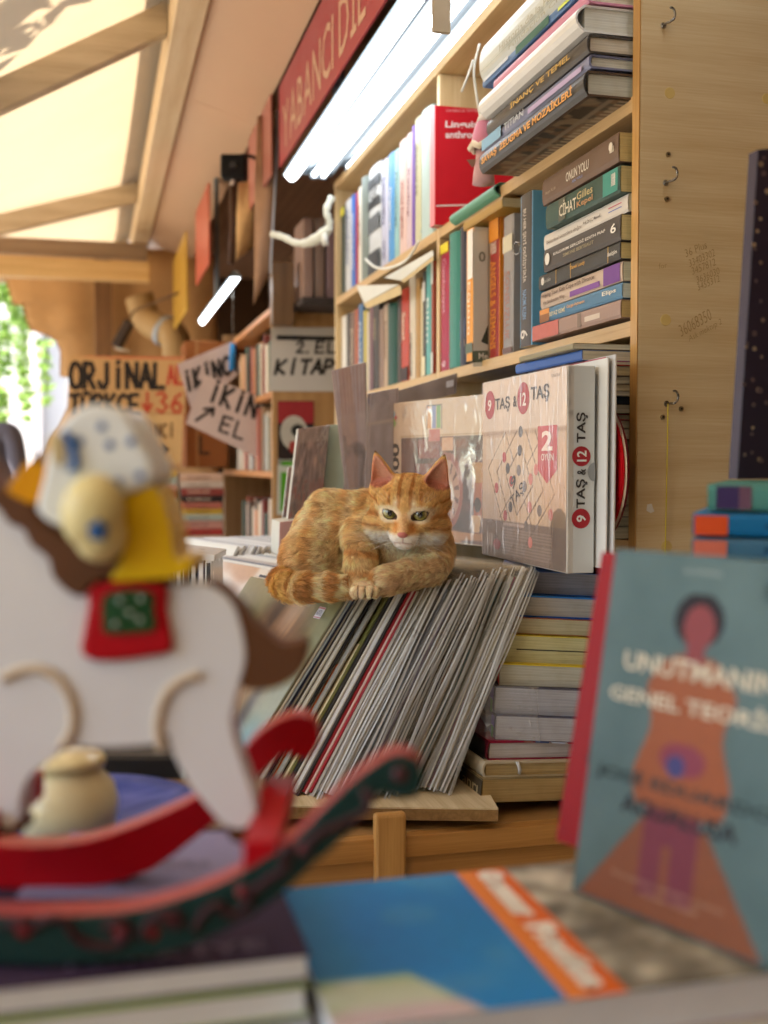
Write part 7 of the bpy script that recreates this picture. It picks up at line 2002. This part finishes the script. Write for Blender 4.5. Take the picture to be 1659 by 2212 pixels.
def surface_nets(f, lo, h):
    s = f < 0
    nx, ny, nz = f.shape
    c = [s[i:nx - 1 + i, j:ny - 1 + j, k:nz - 1 + k] for i in (0, 1) for j in (0, 1) for k in (0, 1)]
    sm_ = sum(x.astype(np.int8) for x in c)
    act = (sm_ > 0) & (sm_ < 8)
    I = np.argwhere(act)
    vid = -np.ones(act.shape, np.int32); vid[act] = np.arange(len(I))
    acc = np.zeros((len(I), 3)); cnt = np.zeros(len(I))
    offs = [np.array([i, j, k]) for i in (0, 1) for j in (0, 1) for k in (0, 1)]
    for a in range(8):
        for b in range(a + 1, 8):
            if abs(offs[a] - offs[b]).sum() != 1: continue
            pa, pb = I + offs[a], I + offs[b]
            fa, fb = f[tuple(pa.T)], f[tuple(pb.T)]
            m = (fa < 0) != (fb < 0)
            t = np.where(m, fa / np.where(m, fa - fb, 1), 0)
            acc += np.where(m[:, None], pa + t[:, None] * (pb - pa), 0); cnt += m
    V = lo + h * (acc / cnt[:, None])
    F = []
    for ax in range(3):
        u, w = (ax + 1) % 3, (ax + 2) % 3
        sl0 = [slice(None)] * 3; sl1 = [slice(None)] * 3
        sl0[ax] = slice(0, -1); sl1[ax] = slice(1, None)
        a, b = s[tuple(sl0)], s[tuple(sl1)]
        E_ = np.argwhere(a != b)
        E_ = E_[(E_[:, u] > 0) & (E_[:, w] > 0) & (E_[:, u] < f.shape[u] - 1) & (E_[:, w] < f.shape[w] - 1)]
        du, dw = np.zeros(3, int), np.zeros(3, int); du[u] = 1; dw[w] = 1
        q = [vid[tuple((E_ - x).T)] for x in (du + dw, dw, 0 * du, du)]
        q = np.stack(q, 1)
        ins = a[tuple(E_.T)]
        q[~ins] = q[~ins][:, ::-1]
        F.append(q)
    F = np.concatenate(F); F = F[(F >= 0).all(1)]
    return V, F
CV, CF = surface_nets(FD, lo, hcell)
gr = np.stack(np.gradient(FD, hcell), -1).astype(f4)
def sample(A, P):
    g = (P - lo) / hcell; i = np.clip(np.floor(g).astype(int), 0, np.array(A.shape[:3]) - 2); t = (g - i)
    out = 0
    for dx in (0, 1):
        for dy in (0, 1):
            for dz in (0, 1):
                w = (t[:, 0] if dx else 1 - t[:, 0]) * (t[:, 1] if dy else 1 - t[:, 1]) * (t[:, 2] if dz else 1 - t[:, 2])
                v = A[i[:, 0] + dx, i[:, 1] + dy, i[:, 2] + dz]
                out = out + (w[:, None] if v.ndim > 1 else w) * v
    return out
def normals(P):
    n = sample(gr, P); return n / (np.linalg.norm(n, axis=1)[:, None] + 1e-9)

def n3(P, s, seed):
    """cheap 3D noise from three value-noise planes"""
    return (vnoise(P[:, 0] * s + 50, P[:, 1] * s + 50, seed) + vnoise(P[:, 1] * s + 50, P[:, 2] * s + 50, seed + 1) + vnoise(P[:, 2] * s + 50, P[:, 0] * s + 50, seed + 2)) / 3
ORA, DOR, CRM_, WHT, PNK = rgb('#d4a666'), rgb('#ac7038'), rgb('#e8cda0'), rgb('#efe4d6'), rgb('#c8786a')
def cat_colour(P):
    hw = sample(HEADW, P)
    H = C2H(P)
    hx, hf, hz = H.T
    x, y, z = P.T
    # body
    c = np.tile(ORA, (len(P), 1))
    c = over(c, sstep(.35, .7, n3(P, 34, 3)) * .45, CRM_)
    ph = (x * .86 - y * .35) * 190 + 3.2 * n3(P, 26, 9) + z * 16
    st = sstep(.25, .9, np.sin(ph)) * sstep(-.01, .03, z) * (.45 + .55 * n3(P, 40, 12))
    c = over(c, st * .55, DOR)
    c = over(c, sstep(.4, -.7, np.sin(ph)) * .42, CRM_)
    rump = sstep(-.070, -.115, x) * sstep(.11, .03, z); c = over(c, rump * .55, rgb('#b87434'))
    chest = np.exp(-(((x - .055) / .055) ** 2 + ((z - .045) / .035) ** 2)) * sstep(.03, -.01, y); c = over(c, chest * .85, rgb('#e4c89c'))
    flank = np.exp(-(((x + .028) / .022) ** 2 + ((z - .040) / .035) ** 2)); c = over(c, flank * .65, rgb('#e6cda0'))
    # legs
    fold = (z < .050) & (y < -.020) & (x > .016); c = over(c, fold * .8, rgb('#dab486'))
    legl = (z < .075) & (y < -.008) & (x < .018) & (x > -.032)
    c = over(c, legl * .5, rgb('#d8a868')); c = over(c, legl * sstep(.3, .9, np.sin(z * 250 + x * 40)) * (z > .022) * .6, DOR)
    c = over(c, ((z < .024) & (y < -.045) & (x > -.022) & (x < .022)) * .85, rgb('#e4c8a0'))
    # dark gaps between the toes
    toe = ((z < .017) & (y < -.066) & (x > -.024) & (x < .024)); c = over(c, toe * ((np.abs(x - .0004) < .0009) | (np.abs(x + .0088) < .0007) | (np.abs(x - .0096) < .0007)) * .85, rgb('#5a3c28'))
    # tail rings
    T = np.array(TAIL); seg = np.diff(T, axis=0); sl_ = np.r_[0, np.cumsum(np.linalg.norm(seg, axis=1))]
    bd, ba = np.full(len(P), 9.0), np.zeros(len(P))
    for k in range(len(seg)):
        t = np.clip(((P - T[k]) @ seg[k]) / (seg[k] @ seg[k]), 0, 1); d = np.linalg.norm(P - T[k] - t[:, None] * seg[k], axis=1)
        m = d < bd; bd = np.where(m, d, bd); ba = np.where(m, sl_[k] + t * np.linalg.norm(seg[k]), ba)
    tl = (bd < .0200) & (ba > .05) & (z < .034) & ((y < .004) | (x < -.10)) & ~((y < -.030) & (x > -.022))
    ring = np.sin(ba * 270 + 1.2 * np.sin(ba * 43) + 7 * (n3(P, 45, 15) - .5))
    tc = over(np.tile(rgb('#cf9a4c'), (len(P), 1)), sstep(-.2, .7, ring) * sstep(.03, .13, ba), DOR)
    tc = over(tc, sstep(.15, .19, ba) * (ring < -.1) * .7, rgb('#ecd4a8'))
    c = over(c, tl * .85, tc)
    # head
    g = np.tile(rgb('#d0a260'), (len(P), 1))
    g = over(g, sstep(.4, .7, n3(H, 70, 20)) * .35, rgb('#b87a38'))
    fore = sstep(.012, .026, hz) * sstep(.030, .018, np.abs(hx))
    g = over(g, fore * sstep(.2, .8, np.sin(np.abs(hx) * 480 + 1.0 + 4.5 * n3(H, 55, 23))) * .75, rgb('#9c5c28'))
    ax_ = np.abs(hx)
    for (k0, k1, w0) in ((EZ - .004, -.30, .0020), (EZ - .018, -.25, .0018), (EZ + .006, .20, .0016)):
        ln = np.exp(-((hz - (k0 + k1 * (ax_ - .030))) / w0) ** 2) * sstep(.027, .034, ax_); g = over(g, ln * .8, rgb('#9a5826'))
    ey = np.sqrt(((ax_ - .0205) / .0160) ** 2 + ((hz - EZ) / .0115) ** 2)
    g = over(g, sstep(1.25, .85, ey) * (hf > .02) * .8, rgb('#ead6b4'))
    g = over(g, np.exp(-(((ax_ - .012) / .004) ** 2 + ((hz - EZ - .0145) / .007) ** 2)) * (hf > .02) * .75, rgb('#efdfc4'))
    g = over(g, np.exp(-(((ax_ - .0105) / .004) ** 2 + ((hz + .007) / .008) ** 2)) * (hf > .03) * .75, rgb('#b06428'))
    br = np.exp(-((hx / .0065) ** 2)) * sstep(.018, .006, hz) * sstep(-.018, -.008, hz) * (hf > .03); g = over(g, br * .75, rgb('#d8a878'))
    mz = sstep(-.0125, -.0200, hz + .10 * np.maximum(0, ax_ - .012)) * sstep(.020, .034, hf) ; g = over(g, mz * .92, rgb('#ede3d6'))
    g = over(g, sstep(-.022, -.034, hz) * sstep(.0, .02, hf) * .8, rgb('#ecdfd0'))
    g = over(g, np.exp(-(((ax_ - .036) / .012) ** 2 + ((hz + .022) / .008) ** 2)) * .6, rgb('#e6d2b4'))
    # rims of the eyes
    for s in (-1, 1):
        M = rotm('Y', R(-12 * s)) if s > 0 else rotm('Y', R(12))
        q = (H - np.array([s * .0202, .047, EZ - .0006])) @ M
        e_ = np.sqrt((q[:, 0] / .0090) ** 2 + (q[:, 2] / .0056) ** 2)
        g = over(g, (e_ < 1.28) * (hf > .025) * 1.0, rgb('#3c281c'))
        # ears
        base, ax, fw, sd, L_ = ear_frame(s)
        qq = H - base; t = (qq @ ax) / L_; yy = qq @ fw; xx = qq @ sd
        inear = (t > .12) & (hz > .033) & (np.abs(hx) > .018) & (np.sign(hx) == s)
        inner = ear_cone(H.astype(f4), s, .0012, .0062, .0225) < .0006
        g = over(g, inear * (~inner) * .6, rgb('#cf9a58'))
        g = over(g, inear * inner * 1.0, rgb('#c08468')); g = over(g, inear * inner * sstep(.0, .012, -s * xx * -1) * .5, rgb('#b8613c'))
        g = over(g, inear * inner * (t < .3) * .7, rgb('#b06a56'))
        g = over(g, (inear & (t > .93)) * .8, rgb('#4a3626'))
    nose = (np.sqrt((hx / .0072) ** 2 + ((hf - .0605) / .0062) ** 2 + ((hz + .0150) / .0048) ** 2) < 1); g = over(g, nose * 1.0, rgb('#b4645c'))
    mouth = (np.abs(hz + .0275 + .10 * ax_) < .0011) & (ax_ < .012) & (hf > .045); g = over(g, mouth * .45, rgb('#9a7064'))
    philt = (ax_ < .0009) & (hz < -.018) & (hz > -.028) & (hf > .05); g = over(g, philt * .7, rgb('#9a6a60'))
    c = over(c, np.clip(hw, 0, 1), g)
    return np.clip(c, 0, 1)
def to_lin(c): return np.where(c <= .04045, c / 12.92, ((c + .055) / 1.055) ** 2.4)

skin, nt, b, N, L = newmat('cat_coat')
at = N.new('ShaderNodeAttribute'); at.attribute_name = 'coat'
L.new(at.outputs['Color'], b.inputs['Base Color']); set_in(b, Roughness=.75, Specular_IOR_Level=.2, Subsurface_Weight=.15, Subsurface_Scale=.006)
b.inputs['Subsurface Radius'].default_value = (1.0, .35, .2)
cat = mobj('cat', CV.tolist(), CF.tolist(), skin, None, True)
cat.matrix_world = CATM
CC = cat_colour(CV)
cat.data.color_attributes.new('coat', 'FLOAT_COLOR', 'POINT').data.foreach_set('color', np.c_[np.clip(to_lin(CC) ** .85, 0, .9), np.ones(len(CV))].astype(f4).ravel())
tag(cat, 'ginger tabby cat lying on top of the leaning records, looking at the viewer', 'cat')

# eyes
em, nt, b, N, L = newmat('cat_eye')
tcn = N.new('ShaderNodeTexCoord'); sx = N.new('ShaderNodeSeparateXYZ'); L.new(tcn.outputs['Object'], sx.inputs[0])
def mth(op, a, b_=None, v=None):
    n = N.new('ShaderNodeMath'); n.operation = op; L.new(a, n.inputs[0])
    if b_ is not None: L.new(b_, n.inputs[1])
    elif v is not None: n.inputs[1].default_value = v
    return n.outputs[0]
xx, zz = mth('MULTIPLY', sx.outputs['X'], v=1.7), sx.outputs['Z']
rr_p = mth('SQRT', mth('ADD', mth('POWER', mth('ABSOLUTE', xx), v=2), mth('POWER', mth('ABSOLUTE', zz), v=2)))
rr_i = mth('SQRT', mth('ADD', mth('POWER', mth('ABSOLUTE', sx.outputs['X']), v=2), mth('POWER', mth('ABSOLUTE', zz), v=2)))
rp = N.new('ShaderNodeValToRGB'); e = rp.color_ramp.elements
e[0].position = .0; e[0].color = (.006, .006, .006, 1); e[1].position = 1; e[1].color = (.02, .014, .01, 1)
for pos, cc in ((.0046 / .0125, '#080808'), (.0052 / .0125, '#5c5826'), (.0076 / .0125, '#938a44'), (.0092 / .0125, '#54481e'), (.0102 / .0125, '#1c1610')):
    q = e.new(pos); q.color = (*lin(cc), 1)
mxx = N.new('ShaderNodeMath'); mxx.operation = 'MULTIPLY'; mxx.inputs[1].default_value = 1 / .0125
pick = N.new('ShaderNodeMath'); pick.operation = 'LESS_THAN'; pick.inputs[1].default_value = .0054; L.new(rr_p, pick.inputs[0])
mixv = N.new('ShaderNodeMix'); L.new(pick.outputs[0], mixv.inputs[0]); 
mx0 = N.new('ShaderNodeMath'); mx0.operation = 'MAXIMUM'; mx0.inputs[1].default_value = .0056; L.new(rr_i, mx0.inputs[0])
L.new(mx0.outputs[0], mixv.inputs[2]); mixv.inputs[3].default_value = .001
L.new(mixv.outputs[0], mxx.inputs[0]); L.new(mxx.outputs[0], rp.inputs['Fac']); L.new(rp.outputs[0], b.inputs['Base Color'])
set_in(b, Roughness=.22, Coat_Weight=1.0, Coat_Roughness=.02)
for ec in EYE:
    bm = bmesh.new(); bmesh.ops.create_uvsphere(bm, u_segments=32, v_segments=24, radius=ER)
    o = bmobj('eye', bm, em, cat, True)
    p = H2C([ec])[0]
    HE = rotm('Z', R(-2)) @ rotm('X', R(-4))
    Mh = Matrix([[*HE[i], p[i]] for i in range(3)] + [[0, 0, 0, 1]])
    o.matrix_local = Mh

# fur
tri = np.concatenate([CF[:, [0, 1, 2]], CF[:, [0, 2, 3]]])
a_, b_, c_ = CV[tri[:, 0]], CV[tri[:, 1]], CV[tri[:, 2]]
area = np.linalg.norm(np.cross(b_ - a_, c_ - a_), axis=1) / 2
cen_ = (a_ + b_ + c_) / 3
vis = np.where(cen_[:, 1] > .10, .35, 1.0) * np.where(cen_[:, 2] < .0, .4, 1.0) * np.where(sample(HEADW, cen_) > .5, 1.9, 1.0)
NH = 200000
pk_ = RNG.choice(len(tri), NH, p=area * vis / (area * vis).sum())
u_, v_ = RNG.random(NH), RNG.random(NH); fl_ = u_ + v_ > 1; u_[fl_], v_[fl_] = 1 - u_[fl_], 1 - v_[fl_]
RP = a_[pk_] + u_[:, None] * (b_ - a_)[pk_] + v_[:, None] * (c_ - a_)[pk_]
NN = normals(RP)
HW_ = np.clip(sample(HEADW, RP), 0, 1)
HH = C2H(RP)
# comb
flow = np.tile(np.array([-.75, .35, -.45]), (NH, 1))
x, y, z = RP.T
lg = (z < .070) & (y < -.010) & (x < .017) & (x > -.030) & ~((z < .030) & (y > -.045)); flow[lg] = (0, -.35, -1)
fo = (z < .052) & (y < -.018) & (x > .016); flow[fo] = (-1, -.5, -.15)
chm = (x > .02) & (y < .03) & (z > .045); flow[chm & ~fo] = (-.05, .0, -1)
rt_ = (x > .095) & ~fo; flow[rt_] = (.25, .3, -1)
T = np.array(TAIL)
for k in range(len(T) - 1):
    sg = T[k + 1] - T[k]; t = np.clip(((RP - T[k]) @ sg) / (sg @ sg), 0, 1); d = np.linalg.norm(RP - T[k] - t[:, None] * sg, axis=1)
    m = (d < .0205) & (z < .033) & (y < .03) & ~lg & ((x < -.085) | (y < -.024))
    flow[m] = sg / np.linalg.norm(sg)
hx, hf, hz = HH.T
hflow = np.stack([hx * 1.0, (hf - .062) * 1.0, (hz + .012) * 1.0], 1)
hflow[:, 2] += np.where(hz > .0, .02, 0)
hflow /= np.linalg.norm(hflow, axis=1)[:, None] + 1e-9
hfc = np.stack([hflow[:, 0], -hflow[:, 1], hflow[:, 2]], 1) @ HR.T
for s in (-1, 1):
    base, ax, fw, sd, L_ = ear_frame(s)
    ie = (hz > .034) & (hx * s > .016)
    axc = (np.array([ax[0], -ax[1], ax[2]])) @ HR.T
    hfc[ie] = axc
flow = flow * (1 - HW_[:, None]) + hfc * HW_[:, None] * 1.0
flow += RNG.normal(0, .16, flow.shape)
flow += 1.1 * np.stack([n3(RP, 75, 31) - .5, n3(RP, 75, 35) - .5, n3(RP, 75, 39) - .5], 1) * 2 * (1 - .6 * HW_[:, None])
cs = np.where(HW_ > .5, .0030, .0052)
cell = np.floor(RP / cs[:, None] + RNG.random(3)).astype(np.int64)
hsh = (cell[:, 0] * 73856093) ^ (cell[:, 1] * 19349663) ^ (cell[:, 2] * 83492791)
cid = hsh % 65521
crnd = RNG.random((65521, 5))
flow += (crnd[cid, :3] - .5) * np.where(HW_ > .5, .35, .75)[:, None]
CBR = .68 + .62 * crnd[cid, 3]
CCEN = (cell + .5) * cs[:, None]
CLN = .8 + .4 * crnd[cid, 4]
tg = flow - NN * (flow * NN).sum(1)[:, None]
tg /= np.linalg.norm(tg, axis=1)[:, None] + 1e-9
COLr = cat_colour(RP)
LEN = np.where(HW_ > .5, .0056, .0145) * RNG.uniform(.65, 1.15, NH)
ck = (HW_ > .5) & (np.abs(hx) > .036) & (hz < .012); LEN[ck] *= 1.9
tl_ = np.zeros(NH, bool)
for k in range(1, len(T) - 1):
    sg = T[k + 1] - T[k]; t = np.clip(((RP - T[k]) @ sg) / (sg @ sg), 0, 1); tl_ |= np.linalg.norm(RP - T[k] - t[:, None] * sg, axis=1) < .0185
LEN[tl_ & (z < .033) & ~lg] *= .95
LEN[(z < .024) & (y < -.045) & (x > -.022) & (x < .022)] *= .42
LEN[fo | lg] *= .72
keep = np.ones(NH, bool)
for s in (-1, 1):
    q = HH - np.array([s * .0202, .045, EZ - .0006]); M = rotm('Y', R(-12 * s)) if s > 0 else rotm('Y', R(12)); q = q @ M
    e_ = np.sqrt((q[:, 0] / .0090) ** 2 + (q[:, 2] / .0056) ** 2)
    keep &= ~((e_ < 1.22) & (hf > .025))
    LEN[(e_ < 1.6) & (hf > .02)] *= .55
    base, ax, fw, sd, L_ = ear_frame(s)
    tt = ((HH - base) @ ax) / L_
    inn = (ear_cone(HH.astype(f4), s, .0012, .0062, .0225) < .0006) & (hz > .035) & (hx * s > .016)
    keep &= ~(inn & (RNG.random(NH) > .45))
    LEN[(hz > .036) & (hx * s > .016) & (tt > .2)] *= .55
keep &= ~(np.sqrt((hx / .0076) ** 2 + ((hf - .0605) / .0066) ** 2 + ((hz + .0150) / .0052) ** 2) < 1)
LEN[(HW_ > .5) & (hf > .045)] *= .6
RP, NN, tg, LEN, COLr, HWk, CBR = RP[keep], NN[keep], tg[keep], (LEN * CLN)[keep], COLr[keep], HW_[keep], CBR[keep]
n = len(RP)
lift = np.where(HWk > .5, .42, .80)[:, None] * RNG.uniform(.6, 1.3, (n, 1))
d0 = tg + NN * lift * 1.7; d0 /= np.linalg.norm(d0, axis=1)[:, None]
d1 = tg + NN * lift * .55; d1 /= np.linalg.norm(d1, axis=1)[:, None]
d2 = tg + NN * -.02; d2 /= np.linalg.norm(d2, axis=1)[:, None]
p0 = RP - NN * .0006; p1 = p0 + d0 * LEN[:, None] * .33; p2 = p1 + d1 * LEN[:, None] * .34; p3 = p2 + d2 * LEN[:, None] * .33
PTS = np.stack([p0, p1, p2, p3], 1).astype(f4)
hcv = bpy.data.hair_curves.new('fur')
hcv.add_curves([4] * n)
hcv.attributes['position'].data.foreach_set('vector', PTS.ravel())
ra_ = hcv.attributes.get('radius') or hcv.attributes.new('radius', 'FLOAT', 'POINT')
base_r = np.where(HWk > .5, .00010, .00016)
ra_.data.foreach_set('value', (np.tile(np.array([1.0, .95, .65, .12]), (n, 1)) * base_r[:, None]).astype(f4).ravel())
ca = hcv.attributes.new('coat', 'FLOAT_COLOR', 'POINT')
jit = np.clip(RNG.normal(1, .14, (n, 1)) * CBR[:, None], .4, 1.6)
lc = np.clip(1.22 * to_lin(COLr) ** .78 * jit, .002, .93)
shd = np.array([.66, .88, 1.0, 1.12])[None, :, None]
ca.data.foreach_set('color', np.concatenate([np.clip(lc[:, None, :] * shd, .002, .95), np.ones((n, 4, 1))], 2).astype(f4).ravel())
fm, nt, b, N, L = newmat('fur')
N.remove(b)
at = N.new('ShaderNodeAttribute'); at.attribute_name = 'coat'
hd, ht, hg = N.new('ShaderNodeBsdfDiffuse'), N.new('ShaderNodeBsdfTranslucent'), N.new('ShaderNodeBsdfHair')
hm1, hm2 = N.new('ShaderNodeMixShader'), N.new('ShaderNodeMixShader')
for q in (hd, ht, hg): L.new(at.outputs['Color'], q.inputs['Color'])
hg.inputs['RoughnessU'].default_value = .35; hg.inputs['RoughnessV'].default_value = .6
hm1.inputs[0].default_value = .35; hm2.inputs[0].default_value = .22
L.new(hd.outputs[0], hm1.inputs[1]); L.new(ht.outputs[0], hm1.inputs[2]); L.new(hm1.outputs[0], hm2.inputs[1]); L.new(hg.outputs[0], hm2.inputs[2])
L.new(hm2.outputs[0], N['Material Output'].inputs['Surface'])
hcv.materials.append(fm)
fur = link(bpy.data.objects.new('fur', hcv)); fur.parent = cat
# whiskers
wv = []
for s in (-1, 1):
    for k in range(8):
        st_ = np.array([s * (.011 + .0015 * (k % 3)), .052, -.0195 - .0028 * (k // 2)])
        dr = np.array([s * 1.0, .10 - .05 * (k % 3), .18 - .13 * (k // 2)]); dr /= np.linalg.norm(dr)
        Lw = .040 + .016 * RNG.random()
        pts = [st_ + dr * Lw * t + np.array([0, -.012, -.016]) * t * t for t in np.linspace(0, 1, 7)]
        wv.append(H2C(pts))
    for k in range(3):
        st_ = np.array([s * (.017 + .003 * k), .040, .0185]); dr = np.array([s * (.35 + .2 * k), .3, 1.0]); dr /= np.linalg.norm(dr)
        wv.append(H2C([st_ + dr * .026 * t + np.array([s * .006, -.006, 0]) * t * t for t in np.linspace(0, 1, 7)]))
wc_ = bpy.data.hair_curves.new('whiskers'); wc_.add_curves([7] * len(wv))
wc_.attributes['position'].data.foreach_set('vector', np.array(wv, f4).ravel())
ra_ = wc_.attributes.get('radius') or wc_.attributes.new('radius', 'FLOAT', 'POINT')
ra_.data.foreach_set('value', np.tile(np.array([.00013, .00013, .00012, .0001, .00008, .00006, .00003], f4), len(wv)))
wm = paint('#f0ece4', .3, .02, 10, 0)
wc_.materials.append(wm)
wo = link(bpy.data.objects.new('whiskers', wc_)); wo.parent = cat
